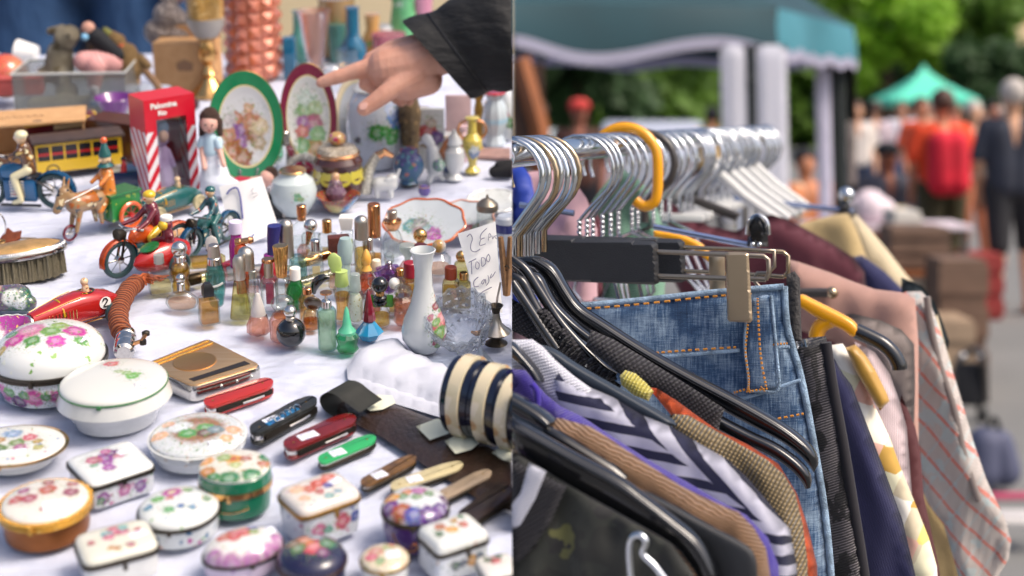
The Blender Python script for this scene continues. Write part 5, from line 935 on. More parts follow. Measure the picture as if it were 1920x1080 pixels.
# plates lying down
def flatplate(label, x, yb, w_, sy, mt, tilt, edge, h=10, rad=None, rz=0, lift=0):
    root = put('dinner_plate', label, 'plate', x, yb, rz, 'decorative plates', r=w_/2*sy, lift=lift); r = w_/2
    M = Matrix.Translation((0, 0, r*sy*math.sin(R(tilt)))) @ Matrix.Rotation(R(tilt), 4, 'X') @ Matrix.Diagonal((1, sy, 1, 1))
    ob('plate', lathe([(r*.5, 0), (r*.58, 2), (r*.98, h), (r, h+1.5), (r*.95, h+1.4), (r*.6, 4), (.5, 3)], 72, M=M, rad=rad), mt, root, 60)
    rr = rad or (lambda a, z: 1)
    ob('edge', tube([M @ Vector((r*rr(a, 0)*math.cos(a), r*rr(a, 0)*math.sin(a), h+1)) for a in [2*math.pi*i/90 for i in range(90)]], 2.6, closed=True, n=6, flat=(1, 1)), edge, root)
    return root
mk('orange_lustre', 'c8642a', .2, 0, .6, var=.2, vs=.03)
flatplate('white shell edged plate with an orange rim and a small landscape', 798, 470, 158, .72, painted('lustre_plate', 'd3dadd', [(-26, -8, None, 13, '5a8a8c'), (-10, -4, None, 13, '8a8a88'), (8, -14, None, 10, '8aa8a8'), (22, -20, None, 12, 'a86aa0'), (32, -28, None, 9, 'b04aa0'), (-8, -18, None, 8, '9a7a80')]), 30, 'orange_lustre', rad=lambda a, z: 1+.03*math.cos(a*9), rz=-18)
flatplate('scalloped white plate with pink lustre edge behind the orange rimmed one', 868, 452, 124, .8, painted('scallop_plate', 'd6dde0', [(18, -22, None, 12, 'a8606c'), (34, -12, None, 8, '8aa890'), (2, -30, None, 8, 'b88a70')]), 22, mk('pink_lustre', 'cf9a88', .25, 0, .5), rad=lambda a, z: 1+.04*math.cos(a*10), rz=-20)
flatplate('pierced white plate with butterfly handle at the right back', 928, 408, 104, .8, painted('basket_plate', 'e0e4e2', [], [(9, 2.6, ['a8aca8', 'c0c4c0'], .8)]), 12, 'white_porcelain', rad=lambda a, z: 1+.02*math.cos(a*16))
root = put('salt_shaker', 'ribbed glass shaker with a pierced metal lid', 'shaker', 914, 452, 0, r=18); ob('glass_body', lathe([(16, 0), (19, 3), (19, 48), (17, 56)], 60, rad=lambda a, z: 1+.03*math.cos(a*18)), 'clear_glass', root); ob('lid', lathe([(20, 54), (21, 58), (20, 66), (12, 74), (3, 78), (2, 84), (.5, 85)], 28), mk('pewter', '8a8274', .35, .8), root); ob('salt', lathe([(.5, 4), (15, 4), (15, 30), (.5, 32)], 24), 'white_plastic', root)
root = put('porcelain_jar', 'white jar with a blue band beside the shaker', 'jar', 948, 470, 0, r=14); ob('body', lathe([(14, 0), (20, 8), (22, 34), (18, 60), (14, 64)], 28), painted('blue_band_jar', 'dfe4ea', bands=[(2, 34, 50, '3a4078')]), root)
root = put('felt_hat', 'crumpled black felt pouch at the table edge behind the plates', 'pouch', 944, 336, 0, r=12)
blob('pouch', [((-16, 0, 10), 12, (20, 0, 14), 16), ((-10, 0, 24), 7, (16, 4, 26), 8)], mk('black_felt', '1c1c1e', .9), root, 2, 6)
# ------------------------------------------------------------------ jars, figurines
root = put('painted_jar', 'big white porcelain jar painted with green leaves and a blue flower', 'jar', 706, 324, 0, r=44)
ob('body', lathe([(34, 0), (38, 4), (52, 40), (55, 80), (50, 120), (40, 140), (36, 146)], 56), painted('leaf_jar', 'd4dbe4', [(8, 78, 'f', 13, '2f8a30'), (22, 80, 'f', 9, '3a9a3a'), (34, 64, 'f', 9, '4aa050'), (40, 104, 'f', 11, '5a80c8'), (34, 120, 'f', 9, 'b8c8e8'), (-28, 62, 'f', 5, '3a3a4a'), (44, 90, 'f', 8, '4a70b8'), (38, 76, 'f', 7, '2f8a3a')]), root); ob('lid', lathe([(38, 146), (40, 150), (30, 162), (10, 170), (.5, 172)], 40), 'white_porcelain', root)
root = put('stone_column', 'mottled brown carved stone column figure', 'ornament', 770, 322, 0, r=14)
ob('column', lathe([(20, 0), (22, 6), (15, 30), (17, 70), (20, 110), (17, 138), (8, 146)], 9, rad=lambda a, z: 1+.1*math.sin(z*.13+a*2)), painted('mottled_stone', '7a6444', [], [(12, 5, ['4a3a28', 'a88a5c', '8a7458', '5c4a34'], .9)], .5, coat=0, bump=.5), root, 50)
root = put('cloisonne_jar', 'squat blue green cloisonne jar with flower enamel', 'jar', 767, 354, 0, r=26)
ob('body', lathe([(16, 0), (18, 4), (15, 8), (27, 26), (29, 40), (24, 54), (16, 60), (17, 68), (15, 70)], 40), painted('cloisonne', '3a6080', [], [(11, 4.6, ['5a8a98', '6a5a98', '7aa0a0', 'a88a60', '3a7a60', 'b06a60'], .85)], .3, bands=[(2, 50, 71, '4a4a7a')]), root); ob('foot', lathe([(17, 0), (18, 3), (16, 5)], 32), 'dark_metal', root)
root = put('snake_ornament', 'silver beaded snake ornament rearing with a golden head', 'ornament', 694, 372, 0, r=10)
pts = catmull([(-10, 0, 8), (-4, 0, 40), (6, 0, 66), (18, -2, 82)], 8)
ob('beaded_body', tube(pts, [13-.2*i for i in range(len(pts))], n=18), painted('beads', 'a8a69c', [], [(3.2, 1.4, ['e8e6dc', 'd0cec4', 'f4f2e8'], .95)], .3, metal=.5, bump=.5), root); ob('head', tube([(14, 0, 78), (30, -4, 88), (46, -6, 80)], [9, 8, 4]), 'rose_gold', root)
root = put('elephant_figurine', 'small white porcelain elephant with raised trunk', 'figurine', 724, 372, 0, r=10)
blob('body', [((-12, 0, 24), 15, (10, 0, 24), 13), ((12, 0, 34), 11), ((18, 0, 34), 5, (26, 0, 52), 3), ((-16, -6, 18), 6, (-16, -6, 2), 5), ((-16, 6, 18), 6, (-16, 6, 2), 5), ((8, -6, 18), 6, (10, -6, 2), 5), ((8, 6, 18), 6, (10, 6, 2), 5), ((4, -10, 34), 7, (1, .3, 1))], 'white_porcelain', root, 1.3, 4)
root = put('poodle_figurine', 'white porcelain dog figurine with a floral ball', 'figurine', 816, 342, 0, r=10)
blob('body', [((0, 0, 22), 16, (-4, 0, 58), 12), ((-8, 0, 72), 9, (-14, 0, 80), 11), ((-22, 0, 76), 4, (-28, 0, 72), 3), ((-4, -8, 18), 6, (-10, -12, 2), 5), ((6, 6, 14), 7, (14, 4, 2), 5), ((-10, 6, 84), 4, (-4, 8, 66), 4)], 'white_porcelain', root, 1.5, 4); ob('floral_ball', sph((8, -14, 34), 12), painted('ball_flowers', '7a9a8a', [], [(7, 3, ['5a8a6a', '8a5aa0', 'c8d0c8'], .8)]), root)
root = put('covered_urn', 'white porcelain urn with a brown shell handle', 'urn', 852, 340, 0, r=10)
ob('body', lathe([(14, 0), (16, 3), (9, 12), (19, 34), (19, 56), (11, 66), (16, 70), (12, 82), (4, 90), (3, 96), (.5, 98)], 32), 'white_porcelain', root); ob('handle', tube([(-16, -4, 40), (-22, -6, 56), (-14, -6, 74), (-8, -6, 80)], [4, 6, 5, 3]), mk('shell_brown', '9a5c30', .3, 0, .4), root)
root = put('amphora_vase', 'yellow porcelain amphora with copper scroll handles', 'vase', 886, 326, 0, r=10)
ob('body', lathe([(14, 0), (15, 3), (7, 12), (9, 26), (19, 52), (18, 64), (9, 76), (8, 98), (14, 106), (12, 107)], 32), painted('yellow_amphora', 'd0bc58', [(4, 40, 'f', 9, '6a88b8'), (4, 48, 'f', 7, 'dce0e0')]), root)
bm = BM()
for s_ in (-1, 1): tube(catmull([(s_*16, 0, 64), (s_*26, 0, 78), (s_*22, 0, 94), (s_*10, 0, 100)], 5), 2.8, bm, 6)
ob('handle', bm, 'rose_gold', root)
root = put('porcelain_plaque', 'upright white porcelain plaque with a red and violet rose', 'plaque', 808, 316, 0, r=4)
ob('plaque', prism([(-26, -3), (26, -3), (26, 3), (-26, 3)], 116, 3), painted('rose_plaque', 'e2e6e6', [(-4, 70, 'f', 14, 'b84a48'), (12, 58, 'f', 11, '6a4a90'), (-12, 50, 'f', 9, 'a08870'), (2, 88, 'f', 8, 'c8b8a8')]), root, 20)
root = put('pink_tile', 'pale pink stoneware slab standing behind the figurines', 'tile', 858, 286, 0, r=4); ob('slab', box(-22, 26, -3, 3, 0, 110, 3), mk('pink_stone', 'c0a4a4', .7, var=.15, vs=.03), root)
root = put('porcelain_pitcher', 'white fluted pitcher with red lip at the back right', 'pitcher', 928, 276, 0, r=14)
ob('body', lathe([(18, 0), (20, 4), (14, 20), (24, 50), (20, 74), (14, 88), (20, 100)], 40, rad=lambda a, z: 1+.04*math.cos(a*10)), painted('pitcher_paint', 'd8e4ea', bands=[(2, 44, 54, 'a8c8d8')]), root); ob('lip', lathe([(19, 98), (21, 101), (18, 103)], 32), 'tin_red', root)
root = put('cut_branch', 'gnarled dark bronze candlestick behind the amphora', 'candlestick', 898, 286, 0, r=10); ob('stick', lathe([(16, 0), (6, 10), (8, 40), (5, 60), (9, 80), (6, 96), (12, 110)], 12), 'dull_brass', root)
root = put('wooden_tray', 'weathered pinkish wooden board at the right back', 'board', 905, 300, 0, r=0); ob('board', box(-50, 52, 0, 60, 0, 6, 1), mk('pinkish_wood', '9a7a72', .7, var=.25, vs=.06), root, 20)
root = put('ginger_jar', 'round white jar with gold rimmed mouth behind the first price note', 'jar', 552, 412, 0, r=34)
ob('body', lathe([(24, 0), (27, 3), (42, 28), (44, 48), (38, 66), (26, 76), (23, 80), (25, 86), (22, 86), (20, 78), (20, 70)], 48, cap=False), painted('leafy_jar', 'd2dedd', [(14, 44, 'f', 6, '5a9a70'), (20, 40, 'f', 5, '7a9a60')]), root); ob('gilt_rim', lathe([(24, 82), (26, 84), (24, 87)], 40), 'gold', root)
root = put('trinket_box', 'black lacquer cube with silver edge behind the note', 'trinket box', 512, 408, -10, r=0); ob('body', box(-16, 18, 0, 28, 0, 42, 2), 'black_plastic', root); ob('edge', box(18.2, 24, 0, 28, 0, 43, 1), 'satin_silver', root)
root = put('lacquer_egg_casket', 'brown oriental casket with gold bands, jewelled knob and painted petals', 'casket', 636, 386, 0, r=44)
ob('body', lathe([(36, 0), (40, 4), (46, 26), (48, 46), (38, 58)], 40), mk('brown_lacquer', '4a2820', .2, 0, .6, var=.2, vs=.05), root)
bm = BM()
for k in range(10):
    a = 2*math.pi*k/10; b2 = lathe([(1, -1.5), (14, -1), (15, 0), (14, 1), (1, 1.5)], 16, sy=1.1, M=Matrix.Translation((45*math.cos(a), 45*math.sin(a), 50)) @ Matrix.Rotation(a, 4, 'Z') @ Matrix.Rotation(R(78), 4, 'Y'), bm=bm)
ob('petals', bm, painted('petal_yellow', 'b8ac40', [], [(16, 4, ['3a4a90', '8a9a40'], .7)]), root)
ob('shoulder', lathe([(40, 54), (44, 60), (46, 74), (40, 84)], 40), 'brown_lacquer', root); ob('gold_band', lathe([(40, 84), (42, 88), (40, 92)], 40), 'rose_gold', root)
ob('lid', lathe([(38, 92), (34, 100), (26, 104)], 40), painted('bead_lid', 'a89c88', [], [(4, 1.6, ['e8e0d0', 'c8bca8'], .9)], .3, metal=.3, bump=.4), root); ob('knob', sph((0, 0, 116), 17, sc=(1, 1, .8)), painted('jewel_knob', 'b8945c', [], [(9, 4, ['a83040', 'c87a40', 'b05a8a'], .8)], .15), root)
blob('seated_buddha', [((0, -42, 26), 20, (0, -42, 40), 14), ((0, -42, 56), 9)], painted('buddha_paint', '6a4a5c', [(0, -42, 58, 9, 'd8a880')], [(7, 3, ['9a7a8a', '4a3040'], .7)]), root, 1.6, 4)
root = put('striped_bowl', 'small lacquer bowl in red, cream and blue segments', 'bowl', 634, 404, 0, r=30); ob('bowl', lathe([(20, 0), (24, 4), (40, 26), (42, 30), (38, 29), (20, 14), (.5, 12)], 48), painted('segment_bowl', '8a3a28', [(-4, -14, None, 17, 'd0c080'), (22, -10, None, 15, '3a88c0'), (-24, -8, None, 15, 'a8482c'), (-36, -22, None, 9, '3a5a90'), (0, 12, None, 22, '7a3028')], bands=[(2, -1, 12, '4a2420')], dist=1), root, 50)
root = put('snuff_bottle', 'tall clear square scent bottle with silver cap between the plates', 'scent bottle', 537, 330, 0, r=10); ob('glass_body', lathe([(17, 0), (19, 3), (19, 52), (12, 58)], 40, e=7), 'clear_glass', root); ob('cap', lathe(cyl(58, 84, 9.5), 24), 'silver', root)
root = put('beaded_brooch', 'round beaded ornament with a red centre leaning on the white jar', 'ornament', 570, 342, 0, r=4); ob('ring', tube([(26*math.cos(a), -2, 26+22*math.sin(a)) for a in [R(i*12) for i in range(30)]], 7, closed=True), 'beads', root); ob('centre', sph((2, -2, 22), 14, sc=(1, .5, .8)), mk('red_enamel', '7a1c24', .2, 0, .6), root)
root = put('brass_pin', 'thin grey metal candle holder in front of the maroon plate', 'candle holder', 606, 312, 0, r=3); ob('stick', lathe([(9, 0), (5, 4), (3.4, 20), (3.4, 120), (5, 126), (3, 140)], 16), 'pewter', root)
root = put('brass_pin', 'matching thin metal stick left of the other one', 'candle holder', 541, 316, 0, r=3); ob('stick', lathe([(9, 0), (5, 4), (3.4, 20), (3.4, 130), (4, 136), (2, 150)], 16), 'pewter', root)
# ------------------------------------------------------------------ back row: goblet, glass, storage box
root = put('brass_goblet', 'ornate brass goblet with a knopped stem', 'goblet', 394, 186, 0, r=30)
ob('foot', lathe([(36, 0), (38, 4), (30, 10), (20, 20), (10, 34)], 40, rad=lambda a, z: 1+.03*math.cos(a*12)), 'gold', root)
ob('stem', lathe([(9, 34), (15, 42), (9, 50), (7, 58), (16, 68), (18, 80), (12, 100), (14, 106)], 24), 'gold', root)
ob('cup', lathe([(14, 104), (24, 116), (33, 140), (34, 190), (35, 210)], 40), painted('brass_mesh_cup', 'b8904c', [], [(5, 1.8, ['e0c080', '7a5a2a', 'f0d8a0'], .9)], .3, metal=.8, bump=.6), root); ob('glass_band', lathe([(22, 112), (34, 132), (35, 148)], 40), mk('grey_enamel', '9a948c', .3, .2), root)
t = NT('cut_salmon'); co = t.coord(); t.pr(srgb('e89878'), .04, 0, 0, .6, 1.45); MATS['cut_salmon'] = t.m
root = put('crystal_vase', 'tall salmon coloured cut crystal vase with square facets', 'vase', 478, 156, 0, r=46)
bm = lathe([(44, 0), (48, 6), (48, 232)], 12); ob('vase', bm, 'cut_salmon', root, 5)
bm = BM()
for j in range(9):
    for i in range(12):
        a = 2*math.pi*(i+.5)/12; lathe([(16.5, -1), (16, 1), (3, 8), (.3, 8.2)], 4, rot=R(45), M=Matrix.Translation((47*math.cos(a), 47*math.sin(a), 18+j*25)) @ Matrix.Rotation(a, 4, 'Z') @ Matrix.Rotation(R(90), 4, 'Y'), bm=bm)
ob('facets', bm, mk('salmon_facet', 'e88c6c', .04, .25, .8, tr=.35, var=.35, vs=.06), root, 3)
def simple_vase(label, x, yb, prof, m, cat='vase', name='glass_vase', **k):
    root = put(name, label, cat, x, yb, 0, 'glass vases at the back', r=max(p[0] for p in prof)); ob('vase', lathe(prof, k.pop('n', 32), **k), m, root, 40); return root
mk('blue_vase', '0f7aa0', .06, 0, .7, tr=.55); mk('pinkish_vase', 'c89a88', .1, 0, .6, tr=.6); mk('teal_cut', '5aa8a0', .06, 0, .6, tr=.6); mk('milky_pink', 'c88aa0', .2, 0, .4)
simple_vase('square bright blue glass bottle left of the clear vase', 545, 150, [(11, 0), (12, 2), (12, 76), (11, 78)], 'blue_vase', e=8, n=40)
simple_vase('tall flared clear glass vase with a pinkish tint', 592, 140, [(16, 0), (18, 4), (14, 10), (22, 60), (30, 110), (32, 114)], 'pinkish_vase', cap=False)
simple_vase('blue glass bottle with wide shoulders above the pointing finger', 664, 140, [(22, 0), (24, 4), (24, 50), (14, 66), (12, 70), (12, 120), (14, 122)], 'blue_vase')
simple_vase('teal cut glass tumbler between the vases', 634, 118, [(14, 0), (15, 4), (17, 70)], 'teal_cut', n=12)
simple_vase('round clear glass jar in front of the flared vase', 622, 160, [(20, 0), (24, 6), (26, 24), (18, 34), (14, 36)], 'clear_glass')
simple_vase('amber and gold glass carafe near the top', 700, 120, [(20, 0), (22, 5), (20, 40), (12, 62), (14, 90)], painted('amber_carafe', 'c89858', [], [(14, 5, ['e0c898', 'a87a40', '5a9a50', '6a90c0'], .6)]))
simple_vase('twisted green glass vase behind the hand', 758, 110, [(18, 0), (20, 4), (26, 60), (20, 100), (26, 120)], painted('green_swirl', '6ab87c', [], [(16, 6, ['4aa860', 'c8e0c8', '8ac898'], .9)]))
simple_vase('tall pink glass vase beside the green one', 792, 106, [(14, 0), (15, 4), (18, 60), (22, 120)], 'milky_pink')
simple_vase('small gold rimmed glass at the very top', 634, 112, [(30, 0), (32, 4), (34, 110)], mk('goldish', 'b09060', .15, .3, .5))
simple_vase('cranberry glass bowl behind the carafe', 730, 130, [(14, 0), (18, 4), (30, 30), (32, 60)], mk('cranberry', 'b86a78', .1, 0, .6, tr=.5), cap=False)
simple_vase('cream pitcher at the top between carafe and green vase', 722, 112, [(16, 0), (20, 6), (22, 40), (14, 60)], 'white_porcelain')
for lab, nm, cat, x, yb, prof, m_ in (
    ('slim white porcelain lady figurine behind the elephant', 'figurine', 'figurine', 748, 300, [(16, 0), (18, 4), (12, 30), (8, 52), (12, 64), (6, 76), (9, 84), (8, 94), (1, 100)], 'white_porcelain'),
    ('gilt edged white cup behind the dog figurine', 'teacup', 'cup', 838, 292, [(12, 0), (14, 3), (24, 26), (27, 40), (25, 40)], painted('cup_paint', 'dfe2e4', [(0, 24, 'f', 9, 'b0607c'), (10, 20, 'f', 6, '6a9a60')])),
    ('small pink and white vase right of the urn', 'vase', 'vase', 868, 306, [(10, 0), (12, 4), (17, 24), (14, 44), (7, 56), (11, 68)], painted('pinkvase', 'd8b8bc', [(0, 28, 'f', 8, 'a85068')])),
    ('squat blue and white jar in front of the pink slab', 'jar', 'jar', 842, 330, [(10, 0), (12, 2), (17, 14), (15, 26), (9, 32), (10, 36), (2, 40)], painted('blue_white_jar', 'd4dae4', [(0, 16, 'f', 8, '3a5a9a'), (10, 12, 'f', 6, '4a6aa8')])),
    ('tall white porcelain coffee pot at the right edge behind the amphora', 'coffee_pot', 'coffee pot', 950, 262, [(16, 0), (18, 4), (22, 40), (16, 78), (10, 88), (4, 94), (4, 100), (1, 104)], painted('coffee_pot_paint', 'dcdfe0', [(-6, 44, 'f', 11, 'b84a58'), (4, 34, 'f', 8, '5a8a58')])),
    ('small amber glass tumbler behind the painted jar', 'tumbler', 'glass', 792, 250, [(12, 0), (13, 2), (16, 44)], 'goldish'),
    ('white and gold covered sugar bowl at the far right', 'sugar_bowl', 'bowl', 912, 250, [(14, 0), (16, 4), (26, 22), (24, 38), (14, 48), (4, 52), (4, 58), (1, 60)], painted('sugar_paint', 'e0e0dc', [(0, 24, 'f', 10, 'c8a050'), (10, 20, 'f', 7, 'b06a70')])),
    ('cream porcelain candlestick left of the stone column', 'candlestick', 'candlestick', 730, 250, [(16, 0), (12, 6), (5, 20), (8, 40), (5, 60), (11, 70), (9, 72)], 'white_porcelain'),
    ('violet blue glass ball beside the cloisonne jar', 'glass_ball', 'ornament', 796, 372, [(1, 0), (8, 2), (12, 10), (10, 19), (1, 23)], mk('violet_glaze', '5a4a8a', .1, 0, .7)),
    ('little green glass bottle between the two upright plates', 'glass_bottle', 'bottle', 520, 300, [(10, 0), (12, 3), (12, 40), (5, 54), (5, 66)], 'green_glass'),
    ('teal glass decanter behind the salmon crystal vase', 'decanter', 'decanter', 560, 118, [(18, 0), (20, 4), (18, 40), (8, 56), (7, 92), (10, 96)], 'teal_cut'),
    ('clear glass goblet right of the flared vase', 'glass_goblet', 'goblet', 652, 170, [(14, 0), (4, 6), (4, 30), (18, 44), (20, 76)], 'clear_glass')):
    root = put(nm, lab, cat, x, yb, 0, None, r=12); ob('body', lathe(prof, 32), m_, root, 45); ob('gilt_band', lathe([(prof[-2][0]*1.02, prof[-2][1]-1), (prof[-2][0]*1.06, prof[-2][1]), (prof[-2][0]*1.02, prof[-2][1]+1)], 28, cap=False), 'gold', root)
root = put('storage_box', 'translucent grey plastic storage box full of soft toys', 'plastic box', 128, 232, 4, None, r=0)
glass('storage_film', 'dde0de', 'b8bcb8', .2, .14)
for nm, b in dict(front=box(-96, 110, 0, 2.5, 0, 96, .8), side=box(107, 110, 3, 120, 0, 96, .8), left_side=box(-96, -93, 3, 120, 0, 96, .8), back=box(-93, 107, 117, 120, 0, 96, .8), base=box(-93, 107, 3, 117, 0, 3)).items(): ob(nm, b, 'storage_film', root, 20)
ob('rim', tube([(-97, -1, 96), (111, -1, 96), (111, 121, 96), (-97, 121, 96)], 2.4, closed=True, n=6), mk('rim_plastic', 'c0c2bc', .3, 0, .3), root)
mk('cream_plush', 'c8c0a8', .95, bump=.8, bs=.2, var=.2, vs=.03)
root = put('plush_heap', 'cream soft toy lying at the bottom of the storage box', 'soft toy', 120, 226, 0, None, r=0); blob('body', [((-60, 30, 20), 18, (50, 30, 22), 20), ((70, 40, 30), 14), ((-10, 60, 40), 22)], 'cream_plush', root, 3, 6)
root = put('teddy_rabbit', 'mottled beige plush rabbit sitting in the storage box', 'soft toy', 92, 216, -12, None, r=0, lift=4, scale=.95)
blob('body', [((0, 50, 74), 30, (6, 50, 110), 26), ((24, 46, 142), 24, (34, 44, 150), 20), ((-22, 36, 70), 16, (-30, 26, 56), 13), ((24, 30, 74), 14, (26, 22, 56), 12), ((10, 60, 160), 7, (-20, 66, 150), 8)], painted('plush_brown', 'd0c2a4', [], [(24, 11, ['e0d4b8', 'a8946c', 'e8dcc4'], .8)], .95, coat=0, bump=1), root, 2.2, 2); ob('eye', sph((42, 25, 152), 3), 'tin_black', root)
root = put('ragdoll', 'rag doll in pink striped trousers and black jacket slumped over the box', 'soft toy', 196, 210, 10, None, r=0)
t = NT('pink_stripe'); co = t.coord(); wv = t.N('TexWave', i_1=.045); t.L(t.mapping(co, rot=(0, R(30), 0)), wv.inputs[0]); t.pr(t.mix(wv.outputs[1], srgb('b87878'), srgb('dcaaa4')), .85); MATS['pink_stripe'] = t.m
blob('trousers', [((-30, 6, 96), 20, (16, 20, 90), 26), ((-10, -2, 90), 20, (-14, -4, 50), 12)], 'pink_stripe', root, 2.4, 5); blob('jacket', [((30, 18, 104), 16, (-8, 20, 140), 17)], mk('black_cloth', '14161c', .85), root, 2.4, 5)
blob('head', [((-20, 20, 156), 13)], mk('flesh_cloth', 'b88a78', .8), root, 2, 3); ob('blue_hand', sph((-26, 8, 142), 7), mk('pale_blue', '7ab0d0', .6), root)
root = put('straw_teddy', 'straw coloured teddy with an orange collar leaning on the box corner', 'soft toy', 246, 206, 0, None, r=0)
blob('body', [((0, 20, 76), 24, (-6, 20, 104), 20), ((-20, 16, 128), 15, (-30, 16, 136), 12), ((20, 16, 96), 8, (34, 12, 82), 8)], mk('straw_plush', 'b08c58', .9, bump=.8, bs=.3, var=.2, vs=.04), root, 2.2, 4); ob('collar', sph((-16, 10, 122), 9, sc=(1, .8, .7)), mk('orange_collar', 'c06038', .7), root); ob('green_hat', lathe([(9, 0), (6, 12), (1, 18)], 16, M=rot('Y', -40, (-34, 14, 140))), mk('olive_felt', '6a6a30', .8), root)
root = put('brass_finial', 'round brass finial lamp behind the storage box', 'ornament', 250, 196, 0, None, r=0); ob('ball', sph((0, 10, 44), 14), 'gold', root); ob('base', lathe([(16, 0), (18, 10), (8, 30)], 24, M=Matrix.Translation((0, 10, 0))), 'dark_metal', root)
root = put('orange_ball', 'orange and tan ball in the left end of the storage box', 'ball', 12, 196, 0, None, r=0); ob('ball', sph((0, 10, 52), 42), painted('ball_paint', 'c87a4c', [(-20, 70, 'f', 34, 'd8543a'), (20, 30, 'f', 26, 'b89058')], dist=2), root)
root = put('red_toy_crate', 'faded red plastic crate standing on the carton', 'plastic crate', 30, 216, 8, None, r=0, lift=36)
ob('crate', box(-70, 52, 0, 30, 0, 30, 3), mk('faded_red', 'b85048', .5, var=.2, vs=.05), root, 20); ob('lid_edge', box(-72, 54, -2, 32, 30, 34, 1), 'faded_red', root, 20)
root = put('paper_pack', 'yellow and white paper pack behind the red crate', 'packet', 20, 196, 6, None, r=0, lift=40); ob('pack', box(-30, 26, 0, 8, 0, 30, 1), painted('pack_print', 'd8cc98', [], [(14, 5, ['c8ccd0', 'd8b850'], .8)], .6, coat=0), root, 20)
root = put('cardboard_box', 'brown cardboard box with a faint printed crest', 'cardboard box', 348, 176, -4, None, r=0)
ob('box', box(-58, 56, 0, 60, 0, 96, 1), 'kraft', root, 0); ob('flap', box(-58, 56, 60, 62, 96, 118, .5), 'kraft', root, 0); ob('crest', prism([(-14, -8), (14, -8), (16, 6), (0, 14), (-16, 6)], .6, 0, M=rot('X', 90, (2, -.3, 52))), mk('faint_print', '8a6a50'), root, 0)
root = put('plastic_bag', 'crumpled whitish plastic bag on top of the cardboard box', 'plastic bag', 330, 160, 0, None, r=0, lift=90)
blob('bag', [((-30, 10, 10), 26, (30, 10, 6), 18), ((-10, 14, 40), 28, (20, 12, 30), 16), ((-6, 14, 70), 14), ((40, 10, -2), 14)], mk('bag_film', 'c8bab4', .35, tr=.3, bump=.8, bs=.08), root, 3, 2, mods=(('DISPLACE', dict(strength=6, texture=None)),) if False else ())
root = put('blue_net', 'blue and white ruffled paper with a wooden stick behind the doll box', 'paper', 285, 196, 0, None, r=0)
ob('paper', prism([(-50, 0), (60, -4), (20, 30), (-30, 34)], 3, 1, M=rot('X', 50, (10, 0, 8))), mk('bluish_paper', 'b8c4d8', .7, var=.2, vs=.1), root, 20); ob('stick', tube([(-20, 0, 80), (10, -6, 44), (34, -12, 4)], 7, n=8), mk('brown_stick', '7a5c40', .7), root)
root = put('wool_beret', 'dark maroon cap behind the red display box', 'cap', 338, 206, 0, None, r=0); ob('crown', sph((0, 10, 8), 34, sc=(1, .8, .5)), mk('maroon_felt', '3a1820', .9), root)
root = put('wooden_lath', 'pale wooden lath lying behind the soft toys', 'lath', 190, 150, 0, None, r=0); ob('lath', box(-100, 60, 0, 10, 0, 12, 1), mk('pale_lath', 'a08868', .7), root, 20)
root = put('paper_cup', 'white paper cup lying behind the plush rabbit', 'cup', 52, 150, 0, None, r=0); ob('cup', lathe([(16, -18), (22, 20), (20, 20), (14, -16)], 28, M=rot('Y', -80, (0, 10, 50))), 'white_plastic', root)
# ------------------------------------------------------------------ stall behind: platform, seller, walls
def wpt(x, y, d): return Vector(((x-960)/F*d, d, CZ-(y-HY)/F*d))
pf = empty('platform', Matrix.Translation((-.7, 3.05, .17)), 'wooden platform the stallholder stands on behind the table', 'platform'); ob('deck', box(-.7, .69, -.28, .3, .72, .78, .01), 'bare_wood', pf, 0)
for x_ in (-.6, .6): ob('leg', box(x_-.03, x_+.03, -.2, -.14, -.17, .72), 'bare_wood', pf, 0)
t = NT('blue_jeans'); co = t.coord(); t.pr(t.mix(t.noise(co, 9, 4), srgb('1a3050'), srgb('3c6290')), .9); t.bump(t.noise(t.mapping(co, scale=(3, 3, 1)), 6, 3), .6, .03); MATS['blue_jeans'] = t.m
pn = empty('person', Matrix.Translation((-.9, 2.98, .95)), 'stallholder in dark blue jeans standing behind the storage box', 'person')
blob('body', [((0, 0, 1.0), .16, (0, 0, 1.38), .17), ((-.17, 0, 1.4), .06, (-.22, -.1, 1.1), .05), ((-.22, -.1, 1.1), .05, (-.16, -.16, 1.0), .04), ((.17, 0, 1.4), .06, (.24, -.06, 1.1), .05), ((.24, -.06, 1.1), .05, (.2, -.12, .86), .04), ((0, 0, 1.48), .06, (0, -.01, 1.6), .06), ((0, -.01, 1.64), .1, (.9, 1, 1.2))], mk('seller_skin', 'b08068', .6), pn, .02, 4)
blob('jeans', [((-.1, 0, .95), .135, (.1, 0, .95), .135), ((-.11, 0, .9), .12, (-.14, -.02, .5), .085), ((-.14, -.02, .5), .085, (-.14, 0, .08), .065), ((.11, 0, .9), .12, (.13, -.02, .5), .085), ((.13, -.02, .5), .085, (.13, 0, .08), .065)], 'blue_jeans', pn, .012, 3)
blob('shirt', [((0, 0, 1.05), .18, (0, 0, 1.38), .19), ((-.17, 0, 1.4), .08, (-.23, -.1, 1.1), .07), ((.17, 0, 1.4), .08, (.25, -.06, 1.1), .07)], mk('grey_shirt', '6a6668', .8), pn, .015, 3)
blob('shoes', [((-.14, .04, .04), .045, (-.14, -.14, .035), .04), ((.13, .04, .04), .045, (.13, -.14, .035), .04)], 'black_plastic', pn, .01, 3); ob('hair', sph((0, .02, 1.71), .105, sc=(.95, 1, .9)), 'brown_hair', pn)
ob('belt_loop', tube(catmull([(.02, -.17, .95), (.05, -.2, .9), (.1, -.2, .9), (.13, -.16, .96)], 5), .004), 'pewter', pn)
